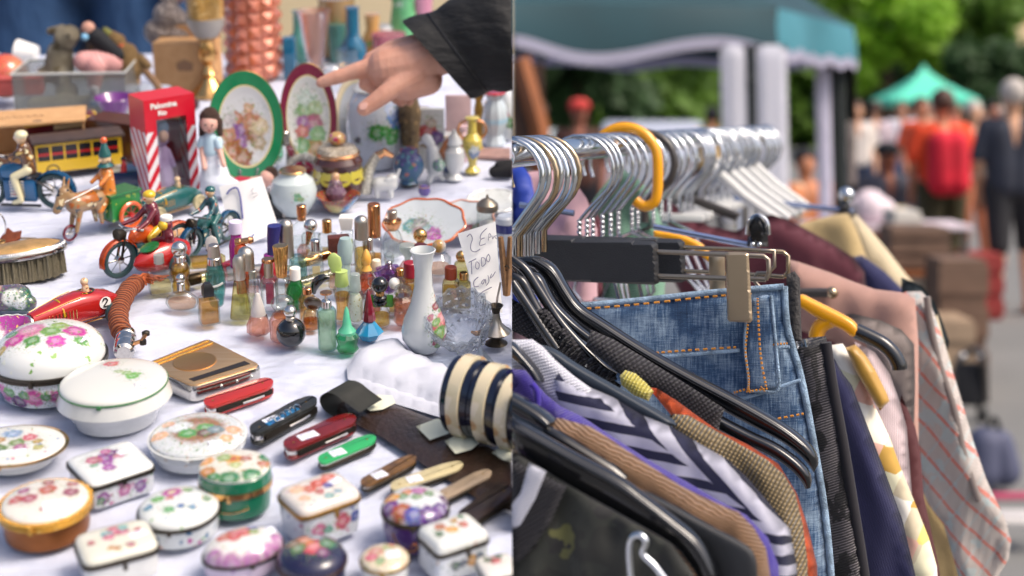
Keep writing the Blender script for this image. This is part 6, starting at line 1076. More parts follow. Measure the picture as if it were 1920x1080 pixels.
def slab(name, label, cat, x0, x1, y0, y1, d, m, kind=None, th=.03):
    a = wpt(x0, y1, d); b = wpt(x1, y0, d); root = empty(name, Matrix.Translation(((a.x+b.x)/2, d, 0)), label, cat)
    ob('panel', box(a.x-root.location.x, b.x-root.location.x, 0, th, max(.01, a.z), b.z, 0), m, root, 0); return root
t = NT('dark_boards'); co = t.coord(); t.pr(t.mix(t.noise(t.mapping(co, scale=(1, 1, 6)), 2, 4), srgb('120f0c'), srgb('4a3222')), .8); MATS['dark_boards'] = t.m
slab('board_wall', 'dark brown board wall at the back of the stall', 'wall', -260, 340, -160, 1500, 3.5, 'dark_boards')
slab('canvas_wall', 'cream canvas side of the stall behind the glassware', 'canvas wall', 338, 960, -160, 1300, 3.42, mk('cream_canvas', 'd8c8a4', .85, var=.12, vs=1.5))
# ------------------------------------------------------------------ the pointing hand
HD = 1.46
def hp(x, y, dz=0): p = wpt(x, y, HD+dz); return (p.x, p.y, p.z)
t = NT('hand_skin'); co = t.coord('Object'); f = t.noise(co, 45, 4); f2 = t.noise(co, 260, 3); cs = t.noise(t.mapping(co, rot=(0, R(20), 0), scale=(3.2, 1, .7)), 60, 3)
t.pr(t.mix(f, srgb('bc8068'), srgb('dcac96')), .5, sss=.12); t.bump(t.math('ADD', t.math('ADD', f2, t.math('MULTIPLY', cs, 1.5)), t.math('MULTIPLY', f, 1.6)), .3, .0014); MATS['hand_skin'] = t.m
arm = bpy.data.objects.new('person', None); COL.objects.link(arm); arm.location = hp(960, 90); tag(arm, 'forearm in a black sleeve with a hand pointing at the plates', 'person')
off = Vector(arm.location)
def hv(x, y, dz=0): return Vector(hp(x, y, dz))-off
px = HD/F
its = []
def limb(pts):
    for a, b in zip(pts, pts[1:]): its.append((hv(*a[:3]), a[3]*px, hv(*b[:3]), b[3]*px))
limb([(860, 92, 0, 40), (810, 104, 0, 42), (770, 122, 0, 46), (730, 128, 0, 42)])            # wrist and back of the hand
limb([(800, 84, .012, 26), (740, 100, .012, 27), (700, 116, .01, 21)])
limb([(800, 150, .0, 30), (760, 156, -.004, 34), (728, 146, 0, 26)])
limb([(716, 118, .002, 20), (690, 127, 0, 17.5), (672, 132, 0, 16.5), (652, 138, 0, 14), (636, 143, 0, 14.2), (618, 149, 0, 12.6), (602, 155, 0, 10)])   # index finger
limb([(724, 136, .012, 18), (698, 146, .006, 15), (684, 158, .004, 12), (700, 168, .006, 11)])                        # middle, curled under
limb([(760, 166, .03, 17), (738, 178, .034, 14), (752, 190, .034, 11)])                          # ring
limb([(776, 172, .04, 15), (756, 184, .044, 12), (768, 190, .044, 9)])                           # little
limb([(790, 160, .012, 22), (764, 172, .014, 17)])
limb([(776, 140, -.01, 27), (748, 158, -.016, 21), (722, 176, -.02, 17.5), (706, 188, -.021, 16), (683, 204, -.022, 14)])  # thumb
hand = blob('hand', its, 'hand_skin', arm, .0011, 7)
nail = lathe([(.5, .6), (6.5, .3), (7, -.6)], 18, sy=1.25); Mn = Matrix.Translation(hv(681, 199, -.0305)) @ Matrix.Rotation(R(75), 4, 'X') @ Matrix.Rotation(R(-50), 4, 'Z') @ Matrix.Scale(px, 4)
for v in nail.verts: v.co = Mn @ v.co
n2_ = lathe([(.5, .6), (4.6, .3), (5, -.6)], 18, sy=1.3); M2_ = Matrix.Translation(hv(609, 147, -.004)) @ Matrix.Rotation(R(25), 4, 'X') @ Matrix.Rotation(R(-70), 4, 'Z') @ Matrix.Scale(px, 4)
for v in n2_.verts: v.co = M2_ @ v.co
ob('fingernail', n2_, mk('nail', 'c89a8c', .25, 0, .4), hand)
ob('thumbnail', nail, mk('nail', 'c89a8c', .25, 0, .4), hand)
# sleeve
t = NT('sleeve_black'); co = t.coord(); f = t.noise(t.mapping(co, rot=(0, R(35), 0), scale=(1, 1, 2.4)), 14, 4); t.pr(srgb('08090c'), .75); t.bump(f, .5, .02); MATS['sleeve_black'] = t.m
axis = [(808, 92), (850, 92), (905, 90), (960, 84), (1010, 78)]; rad = [84, 98, 104, 110, 116]
bm = BM(); rings = []
secs = []
ax0, ax1 = Vector(hv(818, 112)), Vector(hv(1000, 50)); dr = (ax1-ax0).normalized(); upv = Vector((0, 1, 0)); side = dr.cross(upv).normalized()
N_ = 40
for i in range(15):
    t_ = i/14; c = ax0.lerp(ax1, t_)+Vector((0, .004*math.sin(t_*7), 0)); rr = px*(86+24*t_+3*math.sin(t_*19)+(3 if i == 0 else 0))
    tilt_ = (1-t_)*.42
    secs.append([c+side*math.cos(2*math.pi*k/N_)*rr*(1+.02*math.sin(k*1.3+i))+upv*math.sin(2*math.pi*k/N_)*rr*.72-dr*math.cos(2*math.pi*k/N_)*rr*tilt_ for k in range(N_)])
inner = [[ax0.lerp(ax1, .16*j)+(p-ax0)*(.93-.05*j) for p in secs[0]] for j in (0, 1)]
for ring in inner[::-1]+secs: rings.append([bm.verts.new(p) for p in ring])
for a, b in zip(rings, rings[1:]):
    for k in range(N_): bm.faces.new((a[k], a[(k+1) % N_], b[(k+1) % N_], b[k]))
bm.faces.new(rings[-1])
sl_ = ob('sleeve', bm, 'sleeve_black', arm, 60)
ob('cuff_seam', tube([p+(p-ax0.lerp(ax1, 3/14)).normalized()*.0006 for p in secs[3]], .0008, closed=True, n=5), 'black_plastic', sl_, 60)
# ================================================================== right side: the clothes rack and the market behind
BEFORE = set(o.name for o in bpy.data.objects)
UX, UY = .340, .940; N2 = math.hypot(UX, UY); UX /= N2; UY /= N2
UD = Vector((UX, UY, 0)); HD_ = Vector((UY, -UX, 0)); RD0 = 1.15; RZ = CZ-.0335
def rp(t, h=0, z=0): return Vector((0, RD0, RZ+z))+UD*t+HD_*h       # rail position t, along the hanger h, above the rail z
def RP(x, y, t, k=0):
    """photo pixel -> point on the hanger plane at rail position t, k metres nearer the camera along the rail"""
    d = Vector(((x-960)/F, 1, -(y-HY)/F)); p0 = Vector((0, RD0, 0))+UD*t; q = UD.dot(p0)/UD.dot(d)
    return Vector((0, 0, CZ))+d*q-UD*k
def uvmat(name, rough=.85, sheen=.2, **kw):
    t = NT(name); t.uv = t.coord('UV'); s = t.N('SeparateXYZ'); t.L(t.uv, s.inputs[0]); t.x, t.y = s.outputs[0], s.outputs[1]; t.pr(None, rough, sheen=sheen, **kw); MATS[name] = t.m; return t
def lin(t, a, b, c=0): return t.math('ADD', t.math('MULTIPLY', t.x, a), t.math('MULTIPLY_ADD', t.y, b, c))
def stripe(t, v, period, duty=.5):
    return t.math('LESS_THAN', t.math('FRACT', t.math('DIVIDE', v, period)), duty)
def sine(t, v, period): return t.math('MULTIPLY_ADD', t.math('SINE', t.math('MULTIPLY', v, 6.2832/period)), .5, .5)
def knit(t, px_=5, a=1, b=.3, amp=.5):
    r1 = sine(t, lin(t, a, b), px_); r2 = sine(t, lin(t, -b, a), px_*.8); h = t.math('MULTIPLY', r1, t.math('MULTIPLY_ADD', r2, .5, .5)); return h
def fbump(t, h, dist=.0012, strength=.8): t.bump(h, strength, dist)
# --- fabrics
t = uvmat('denim', .85); n1 = t.noise(t.mapping(t.uv, rot=(0, 0, R(8)), scale=(.3, .02, 1)), 1, 5, .75); n2 = t.noise(t.mapping(t.uv, rot=(0, 0, R(8)), scale=(.03, .55, 1)), 1, 4, .75); n3 = t.noise(t.uv, .012, 3)
f = t.math('ADD', t.math('MULTIPLY', n1, .5), t.math('ADD', t.math('MULTIPLY', n2, .4), t.math('MULTIPLY', n3, .62))); cr = t.N('ValToRGB'); t.L(f, cr.inputs[0])
e = cr.color_ramp.elements; e[0].position = .56; e[0].color = srgb('122644'); e[1].position = .98; e[1].color = srgb('b0c8dc'); m_ = cr.color_ramp.elements.new(.72); m_.color = srgb('2a5078')
t.L(cr.outputs[0], t.b.inputs['Base Color']); fbump(t, t.math('ADD', n1, n2), .002, .7)
def twotone(name, c1, c2, per=5, a=1, b=.3, rough=.9, dist=.0014, nz=.02, sheen=.25):
    t = uvmat(name, rough, sheen); h = knit(t, per, a, b); n = t.noise(t.uv, nz, 4); c = t.mix(h, srgb(c1), srgb(c2)); c = t.mix(t.math('MULTIPLY', n, .35), c, srgb(c1)); t.L(c, t.b.inputs['Base Color']); fbump(t, h, dist); return t
twotone('brown_knit', '5a3c24', 'b08a64', 5.5, -.55, 1, dist=.002)
twotone('purple_knit', '26127a', '4630a8', 4.5, .3, 1); twotone('olive_knit', '3c3018', 'b09868', 9, 1, .55, dist=.0035)
twotone('black_rib', '0c0b10', '332f38', 9, .62, 1, dist=.003, sheen=.1); twotone('yellow_wool', '9a8c2c', 'd8d07a', 7, 1, .4); twotone('navy_cloth', '12123c', '242a62', 3, 1, .2, dist=.0006, nz=.01)
twotone('burgundy_wool', '42101f', '6c2438', 4, 1, 0, dist=.001); twotone('orange_lining', 'c84a1c', 'e86a34', 3, 1, .2, dist=.0005); twotone('sage_green', '4c7860', '9cc4ae', 5, .2, 1, dist=.001, nz=.006)
twotone('white_collar', 'b8b8c4', 'e6e6ec', 6, .25, 1, dist=.0012); twotone('cream_coat', 'b8a888', 'ddd0b2', 4, 1, 0, dist=.0006, nz=.008); twotone('beige_twill', '9a8458', 'c8b284', 4, 1, .2, dist=.0006)
twotone('rose_suede', '9a7468', 'b89488', 3, 1, .3, dist=.0003, nz=.006); twotone('grey_flannel', '6e6460', '9a8e88', 4, 1, 0, dist=.0008); twotone('pale_pink', 'c8b4b8', 'ead8da', 4, 1, 0, dist=.0005, nz=.01)
t = uvmat('polo_stripes', .85); side = t.math('GREATER_THAN', lin(t, -.74, 1, .74*1108-728), 0)
up = stripe(t, t.math('ADD', lin(t, -1.12, 1), t.math('MULTIPLY', t.noise(t.uv, .004, 1), 30)), 62, .45); lo = stripe(t, lin(t, -.2, 1, 0), 37, .46)
msk = t.math('ADD', t.math('MULTIPLY', side, lo), t.math('MULTIPLY', t.math('SUBTRACT', 1, side), up)); k = knit(t, 3.2, 1, .2)
c = t.mix(msk, t.mix(k, srgb('b4b4c8'), srgb('e6e6f0')), t.mix(k, srgb('0c0e2a'), srgb('242a58'))); t.L(c, t.b.inputs['Base Color']); fbump(t, k, .0008)
t = uvmat('camo', .7); n = t.noise(t.uv, .011, 2); n_ = t.noise(t.mapping(t.uv, loc=(400, 20, 0)), .014, 2); c = t.mix(t.math('GREATER_THAN', n, .52), srgb('131510'), srgb('20231c')); c = t.mix(t.math('GREATER_THAN', n_, .66), c, srgb('54542a')); c = t.mix(t.math('GREATER_THAN', t.noise(t.mapping(t.uv, loc=(90, 700, 0)), .02, 2), .63), c, srgb('101010')); t.L(c, t.b.inputs['Base Color']); fbump(t, t.noise(t.uv, .4, 3), .0005)
t = uvmat('black_lace', .38, .05); n = t.noise(t.uv, .06, 5, .7); g = sine(t, lin(t, .3, 1), 5); m = t.math('GREATER_THAN', t.noise(t.mapping(t.uv, scale=(1, .5, 1)), .035, 2), .53); c = t.mix(t.math('MULTIPLY', g, .7), srgb('1a181c'), srgb('7a7478')); c = t.mix(m, c, srgb('1c1a1c')); t.L(c, t.b.inputs['Base Color']); fbump(t, t.math('ADD', n, t.math('MULTIPLY', g, .4)), .003)
t = uvmat('faux_leather', .45, 0); n = t.N('TexVoronoi', i_2=.22); t.L(t.uv, n.inputs['Vector']); t.L(t.mix(n.outputs[0], srgb('10161e'), srgb('34404e')), t.b.inputs['Base Color']); fbump(t, n.outputs[0], .0015)
t = uvmat('plaid_blouse', .8); vo = t.N('TexVoronoi', distance='CHEBYCHEV', i_2=.022); vo.inputs['Randomness'].default_value = .5; t.L(t.mapping(t.uv, rot=(0, 0, R(-24))), vo.inputs['Vector']); s3 = t.N('SeparateColor'); t.L(vo.outputs['Color'], s3.inputs[0]); cr = t.N('ValToRGB'); cr.color_ramp.interpolation = 'CONSTANT'
for i, cc in enumerate(['e6e0cc', 'd8c870', 'dcae9c', 'e8e4d8', 'b8903c', 'dcd8b8', 'c8bca0']):
    (cr.color_ramp.elements[i] if i < 2 else cr.color_ramp.elements.new(i/7)).position = i/7
for i, cc in enumerate(['e6e0cc', 'd8c870', 'dcae9c', 'e8e4d8', 'b8903c', 'dcd8b8', 'c8bca0']): cr.color_ramp.elements[i].color = srgb(cc)
t.L(s3.outputs[0], cr.inputs[0]); t.L(cr.outputs[0], t.b.inputs['Base Color'])
t = uvmat('herringbone', .9); zz = t.math('PINGPONG', lin(t, 1, .2), 9); z2 = sine(t, t.math('ADD', lin(t, -.2, 1), t.math('MULTIPLY', zz, 1.0)), 5)
c = t.mix(z2, srgb('8c8480'), srgb('dcd2ca')); c = t.mix(t.math('MULTIPLY', t.math('GREATER_THAN', t.noise(t.uv, .02, 3), .57), .5), c, srgb('a8c4c8')); rs = stripe(t, t.math('ADD', lin(t, -1.1, 1), t.math('MULTIPLY', t.noise(t.uv, .006, 2), 40)), 50, .17); c = t.mix(rs, c, t.mix(z2, srgb('b85c50'), srgb('e0988a'))); rs2 = stripe(t, lin(t, 1, .75), 44, .08); c = t.mix(t.math('MULTIPLY', rs2, .55), c, srgb('a8c0c4')); t.L(c, t.b.inputs['Base Color']); fbump(t, z2, .0012)
mk('hanger_black', '0c0e12', .2, 0, .5); mk('hanger_matte', '1e2024', .5, bump=.2, bs=900, var=.15, vs=60); mk('chrome', 'c8ccd0', .14, 1); mk('warm_chrome', 'b8a284', .18, 1); mk('nickel', 'a89a88', .3, 1); mk('yellow_plastic', 'e8a010', .25, 0, .4)
mk('grey_plastic', '3c3836', .35, 0, .2); mk('white_hanger', 'd8d8d4', .35, 0, .2); mk('gold_thread', 'c8862c', .7); mk('blue_rod', '9aa8c8', .2, .8)
def folds(a, b, s=1, seed=0): return lambda x, y: (noise.noise(Vector((x*.009*s+seed, y*.004*s, seed)))*a+noise.noise(Vector((x*.03*s, y*.014*s, seed+4)))*b)
BL = 1360
RG = 'clothes hanging on the rack'
def garment(name, label, cat, outl, t, m, th=.012, edge=34, fold=None, step=13, low=True, group=RG):
    o = ob(name, puff(outl, step, lambda x, y, h: RP(x, y, t, h), th, edge, fold or folds(.012, .005, 1, t*50)), m, None, 180)
    if label: tag(o, label, cat, group)
    return o
def part(name, outl, t, m, parent, th=.003, edge=6, step=8, fold=None, label=None):
    o = ob(name, puff(outl, step, lambda x, y, h: RP(x, y, t, h), th, edge, fold), m, parent, 60)
    if label: o['label'] = label
    return o
def line(name, pts, t, r, m, parent, n=8, k=0, sub=5, closed=False, smooth=True):
    q = [(a, b, 0) for a, b in pts]; q = catmull(q, sub) if smooth else [Vector(p) for p in q]
    return ob(name, tube([RP(p.x, p.y, t, k) for p in q], r, n=n, closed=closed), m, parent, 60)
# --- rail
rk_ = empty('clothes_rack', Matrix.Translation((UX*.9, RD0+UY*.9, 0)), 'chrome clothes rail running back past the hangers', 'clothes rack'); off = Vector(rk_.location)
ob('rail', tube([rp(t_)-off for t_ in (-.02, .3, .7, 1.26)], .0105, n=24), 'chrome', rk_); ob('end_cap', sph(rp(1.26)-off, .017), 'chrome', rk_)
for t_ in (1.05,): ob('post', tube([rp(t_, .0, -.013)-off, Vector((rp(t_).x, rp(t_).y, .05))-off], .013, n=16), 'chrome', rk_); ob('foot', tube([Vector((*rp(t_, -.1)[:2], .03))-off, Vector((*rp(t_, .25)[:2], .03))-off], .014, n=12), 'chrome', rk_)
# --- hangers with hooks
def hook_pts(t, r=.026, stem=-.088, lean=0):
    r *= 1.14; pts = [rp(t, r*math.cos(R(a)), r*math.sin(R(a))-(r-.0135)) for a in range(205, -46, -15)]
    c = pts[-1]; return pts+[rp(t, r*.25, -.058), rp(t, 0, -.068), rp(t, 0, stem)]
HG = 'hangers on the rail'
def hanger(t, label, m, kind='wire', r=.026, rr=.0018, drop=.11, half=.2):
    root = empty('hanger', Matrix.Translation(rp(t)) @ Matrix.Rotation(R(random.uniform(-9, 9)), 4, 'Z'), label, 'hanger', HG); o = rp(t); r *= random.uniform(.94, 1.06)
    ob('hook', tube([p-o for p in hook_pts(t, r)], rr, n=8), m, root, 60)
    if kind == 'wire':
        if t > .15: ob('twist', tube([rp(t, .0014*math.cos(i*1.1), -.066-i*.0009)-o+UD*.0014*math.sin(i*1.1) for i in range(34)], rr*.8, n=6), m, root, 60)
        ob('shoulders', tube([q-o for q in (rp(t, 0, -.095), rp(t, .03, -.108), rp(t, half, -.1-drop), rp(t, half-.01, -.112-drop), rp(t, -half+.01, -.112-drop), rp(t, -half, -.1-drop), rp(t, -.03, -.108))], rr, closed=True, n=6), m, root, 60)
    elif kind == 'bar':
        ob('bar', box(-.05, .03, -.003, .003, -.1, -.09, .002, M=Matrix.Rotation(math.atan2(-UX, UY), 4, 'Z')), 'white_hanger', root, 30)
    return root
cl1 = [(-.012, 'nearest chrome hanger hook at the seam edge'), (.004, 'thin bright chrome hook in the first cluster'), (.02, 'brassy hanger hook in the first cluster'), (.036, 'chrome hook right of the brassy one'), (.05, 'dull chrome hook in the middle of the first cluster'), (.066, 'bright chrome hook with a long straight stem'), (.084, 'last brassy hook of the first cluster')]
for i, (t_, lab) in enumerate(cl1): hanger(t_, lab, 'warm_chrome' if i in (2, 6) else 'chrome', 'none', .028, .0027)
cl2 = [(.19, 'wire hanger with thin hook, first after the gap'), (.215, 'wire hanger second after the gap'), (.235, 'wire hanger with a twisted neck over the green cloth'), (.27, 'wire hanger with a bent hook over the green cloth'), (.30, 'wire hanger just before the yellow hook'), (.33, 'twisted wire hanger touching the yellow hook')]
for t_, lab in cl2: hanger(t_, lab, 'chrome', 'wire', .028, .0019, .05, .04)
hk = empty('hanger', Matrix.Translation(rp(.355)), 'yellow plastic hanger with a thick curled hook', 'hanger', HG); o_ = rp(.355)
ob('hook', tube(catmull([rp(.355, .036*math.cos(R(a)), .036*math.sin(R(a))-.016)-o_ for a in range(170, -1, -20)]+[rp(.355, .036, -.04)-o_, rp(.355, .033, -.058)-o_, rp(.355, .022, -.064)-o_, rp(.355, .012, -.058)-o_], 4), .0058, n=14), 'yellow_plastic', hk, 60)
for t_, lab in ((.385, 'silver hanger behind the yellow hook'), (.41, 'silver hanger before the dark hook')): hanger(t_, lab, 'chrome', 'wire', .028, .0019, .1, .12)
hanger(.44, 'dark grey plastic hanger hook right of the yellow one', 'grey_plastic', 'none', .032, .0045)
for t_, lab in ((.48, 'silver hanger right of the dark hook'), (.52, 'second silver hanger right of the dark hook'), (.56, 'bright wire hanger with a twisted neck, mid rail')): hanger(t_, lab, 'chrome', 'wire', .028, .0022, .12, .08)
src = hanger(.62, 'chrome and white hanger crowded on the blurred far half of the rail', 'chrome', 'bar', .028, .0026)
for k in range(1, 17):
    t_ = .62+k*.037; c = src.copy(); COL.objects.link(c); c.matrix_world = Matrix.Translation(rp(t_+random.uniform(-.012, .012))) @ Matrix.Rotation(R(random.uniform(-22, 22)), 4, 'Z')
    for ch in list(src.children): d = ch.copy(); COL.objects.link(d); d.parent = c
# fanned white clip hangers in the distance
for k in range(5):
    t_ = .78+k*.07; root = empty('clip_hanger', Matrix.Translation(rp(t_)), 'white plastic clip hanger hanging low on the far part of the rail', 'hanger', 'white clip hangers'); o_ = rp(t_)
    ob('arm', tube([rp(t_, 0, -.03)-o_, rp(t_, .05, -.075)-o_, rp(t_, .1, -.11)-o_], .006, n=8), 'white_hanger', root); ob('clip', tube([rp(t_, .06, -.08)-o_, rp(t_, .06, -.16)-o_], .005, n=8), 'white_hanger', root)
# --- garments, nearest first
def evenly(P, n):
    P = [Vector(p) for p in P]; P = [Vector((q.x, q.y)) for q in catmull([(p.x, p.y, 0) for p in P], 6)]; d = [0]
    for a, b in zip(P, P[1:]): d.append(d[-1]+(b-a).length)
    out = []; j = 0
    for i in range(n):
        s = d[-1]*i/(n-1)
        while j < len(d)-2 and d[j+1] < s: j += 1
        out.append(P[j].lerp(P[j+1], min(1, (s-d[j])/max(1e-6, d[j+1]-d[j]))))
    return out
def hang(label, top, low, t, m='hanger_black', th=.006, name='hanger', step=6, edge=6):
    n_ = 60; A, B = evenly(top, n_), evenly(low, n_); bm = BM(); rings = []
    for i in range(n_):
        a, b = RP(A[i][0], A[i][1], t), RP(B[i][0], B[i][1], t); c = (a+b)/2; w_ = (a-b)/2; k = min(1, .35+min(i, n_-1-i)*.3)
        rings.append([bm.verts.new(c+w_*math.copysign(abs(math.cos(q))**.6, math.cos(q))-UD*th*k*math.copysign(abs(math.sin(q))**.6, math.sin(q))) for q in [2*math.pi*j/20 for j in range(20)]])
    for r0, r1 in zip(rings, rings[1:]):
        for j in range(20): bm.faces.new((r0[j], r0[(j+1) % 20], r1[(j+1) % 20], r1[j]))
    bm.faces.new(rings[0]); bm.faces.new(rings[-1])
    o = ob(name, bm, m, None, 60); tag(o, label, 'hanger', HG); return o
g0 = garment('camouflage_jacket', 'dark camouflage jacket with black ribbed collar, nearest the camera', 'jacket', [(960, 845), (1058, 906), (1171, 970), (1259, 1020), (1300, 1075), (1330, 1200), (1340, BL), (960, BL)], -.268, 'camo', .006, 30)
part('ribbed_collar', [(960, 862), (1000, 880), (1062, 912), (1030, 985), (985, 1045), (960, 1062)], -.276, 'black_rib', g0, .004, 10)
part('collar_stripe', [(992, 868), (1024, 884), (1004, 935), (975, 985), (960, 992), (960, 945), (976, 925)], -.2815, 'white_collar', g0, .0015, 5)
h0 = hang('wide black plastic hanger holding the camouflage jacket', [(960, 781), (1065, 841), (1157, 890), (1206, 925), (1262, 968), (1312, 1010), (1340, 1060), (1352, 1120)], [(960, 842), (1058, 904), (1171, 967), (1259, 1017), (1290, 1050), (1312, 1085), (1320, 1120)], -.252, th=.007)
line('ridge', [(960, 790), (1065, 850), (1157, 900), (1206, 934), (1262, 978), (1308, 1018), (1338, 1070)], -.252, .0022, 'hanger_black', h0, k=.0075)
line('notch_hook', [(1186, 1110), (1180, 1040), (1184, 1010), (1199, 1003), (1211, 1016), (1205, 1038), (1228, 1062), (1256, 1100)], -.29, .0022, 'chrome', h0)
h1 = hang('flat black hanger behind the nearest one with rounded tip', [(1203, 918), (1262, 948), (1330, 985), (1398, 1022), (1416, 1045), (1420, 1075), (1418, 1120)], [(1206, 930), (1262, 975), (1312, 1020), (1340, 1065), (1352, 1100), (1356, 1125), (1380, 1130)], -.238, 'hanger_matte', .004)
h2 = hang('glossy dark hanger end poking from the brown knit', [(960, 735), (990, 752), (1020, 772), (1040, 790)], [(960, 772), (985, 785), (1010, 797), (1030, 808)], -.222, th=.009)
ob('arm_bar', tube([RP(960, 776, -.226), RP(1065, 834, -.226), RP(1150, 886, -.226), RP(1168, 903, -.226)], .0052, n=12), 'hanger_black', h2)
garment('brown_jumper', 'brown ribbed knit jumper draped just behind the nearest hanger', 'jumper', [(1025, 808), (1032, 788), (1048, 783), (1108, 800), (1150, 827), (1206, 865), (1277, 911), (1345, 944), (1385, 960), (1414, 990), (1437, 1030), (1446, 1090), (1450, BL), (1180, BL), (1120, 1000), (1060, 870)], -.212, 'brown_knit', .012, 26, folds(.006, .002, 1.4, 2))
garment('purple_jumper', 'purple knitted jumper showing as a narrow edge', 'jumper', [(960, 692), (985, 694), (1008, 722), (1024, 740), (1052, 762), (1090, 780), (1143, 815), (1206, 856), (1277, 897), (1347, 938), (1400, 966), (1440, 1008), (1460, 1060), (1470, BL), (1240, BL), (1080, 900), (960, 800)], -.188, 'purple_knit', .012, 22)
line('neck_seam', [(1001, 718), (1010, 730), (1012, 752), (1010, 766)], -.2, .0022, 'purple_knit', bpy.data.objects['purple_jumper'], k=.004)
pl = garment('striped_polo_shirt', 'white and navy striped polo shirt with a white collar', 'polo shirt', [(1035, 668), (1073, 702), (1108, 727), (1150, 745), (1206, 779), (1259, 800), (1312, 832), (1365, 862), (1402, 896), (1440, 940), (1481, 992), (1494, 1060), (1500, BL), (1300, BL), (1120, 900), (1040, 760)], -.163, 'polo_stripes', .011, 26, folds(.005, .002, 1, 7))
part('collar', [(960, 637), (998, 636), (1018, 650), (1042, 676), (1075, 704), (1108, 728), (1109, 792), (1060, 772), (1020, 738), (985, 696), (960, 692)], -.166, 'white_collar', pl, .005, 14)
hang('dark leather-covered hanger arm above the striped polo shirt', [(1012, 646), (1040, 656), (1076, 680), (1120, 706), (1180, 740), (1252, 782), (1268, 796)], [(1030, 668), (1073, 702), (1108, 727), (1150, 745), (1206, 779), (1240, 794), (1250, 800)], -.135, 'faux_leather', .006)
hang('black hanger arm left of the white collar', [(960, 640), (975, 655), (1005, 690), (1020, 716)], [(960, 668), (970, 676), (990, 694), (1004, 712)], -.178, th=.006)
garment('olive_jumper', 'chunky olive beige knitted jumper', 'jumper', [(1248, 784), (1262, 776), (1290, 778), (1340, 806), (1382, 830), (1439, 862), (1470, 890), (1491, 925), (1505, 981), (1514, 1050), (1520, BL), (1420, BL), (1380, 960), (1300, 850)], -.108, 'olive_knit', .011, 24)
go = garment('orange_blouse', 'orange top seen as a strip between olive and black knits', 'top', [(1215, 726), (1232, 728), (1270, 752), (1322, 790), (1345, 806), (1400, 832), (1460, 870), (1494, 925), (1514, 985), (1532, 1060), (1540, BL), (1460, BL), (1420, 940), (1300, 830)], -.09, 'orange_lining', .007, 20)
part('yellow_shoulder', [(1162, 705), (1172, 694), (1192, 700), (1212, 718), (1226, 734), (1216, 752), (1190, 742), (1165, 722)], -.1, 'yellow_wool', go, .008, 12)
garment('black_ribbed_cardigan', 'black ribbed cardigan shoulder hanging inside the shiny hangers', 'cardigan', [(1108, 618), (1150, 636), (1210, 672), (1290, 722), (1359, 767), (1352, 786), (1348, 804), (1372, 830), (1400, BL), (1340, BL), (1300, 800), (1220, 730), (1160, 700), (1098, 650)], -.066, 'black_rib', .009, 18)
hr = garment('lace_camisole', 'black top with pleated ruffle ribbons on thin hangers', 'top', [(960, 560), (985, 575), (1012, 592), (1052, 640), (1098, 688), (1150, 712), (1165, 722), (1150, 760), (1060, 700), (1000, 640), (960, 620)], -.056, 'black_rib', .004, 14)
for P_ in ([(1000, 582), (1020, 577), (1030, 584), (1046, 606), (1054, 618), (1046, 638), (1012, 634), (1003, 628), (1012, 606)], [(1044, 616), (1060, 614), (1072, 630), (1098, 664), (1106, 676), (1092, 690), (1050, 664), (1044, 644), (1052, 632)], [(1100, 672), (1116, 668), (1122, 684), (1152, 700), (1158, 712), (1130, 718), (1100, 704)]):
    part('ruffle', P_, -.066, 'black_rib', hr, .004, 9, 5, lambda x, y: .003*math.sin(x*.8+y*.3))
for k, (P_, lab) in enumerate((([(960, 530), (975, 552), (1000, 590), (1020, 620), (1044, 655)], 'thin black hanger rod, lowest of the thin set'), ([(960, 518), (980, 530), (1000, 568), (1026, 612), (1054, 650)], 'second thin black hanger rod'), ([(960, 486), (985, 506), (1010, 544), (1048, 602), (1090, 650), (1130, 690), (1155, 706)], 'third thin black hanger rod with ribbon over it'))):
    o = line('hanger', P_, -.07+k*.008, .0042, 'hanger_black', None); tag(o, lab, 'hanger', HG)
hang('lower of the two long glossy black hangers', [(960, 486), (985, 500), (990, 507), (1015, 515), (1040, 560), (1068, 592), (1104, 622), (1200, 690), (1300, 752), (1400, 806), (1452, 830), (1490, 856), (1514, 880), (1522, 900), (1520, 914)], [(960, 500), (975, 520), (996, 540), (1030, 582), (1062, 614), (1108, 646), (1200, 714), (1300, 778), (1400, 832), (1450, 856), (1480, 876), (1500, 896), (1510, 916)], -.036, th=.007)
h5 = hang('upper long glossy black hanger in front of the jeans', [(960, 482), (1005, 480), (1022, 486), (1042, 500), (1065, 537), (1090, 572), (1135, 602), (1210, 650), (1302, 702), (1400, 754), (1470, 795), (1512, 828), (1532, 854), (1534, 872)], [(960, 496), (1000, 500), (1018, 518), (1042, 556), (1068, 592), (1110, 624), (1200, 680), (1300, 738), (1400, 792), (1462, 824), (1496, 848), (1514, 866), (1526, 886)], -.014, th=.008)
line('ridge', [(1005, 484), (1040, 508), (1064, 546), (1090, 580), (1135, 610), (1210, 658), (1302, 710), (1400, 762), (1468, 802), (1508, 832)], -.014, .0016, 'hanger_black', h5, k=.0085)
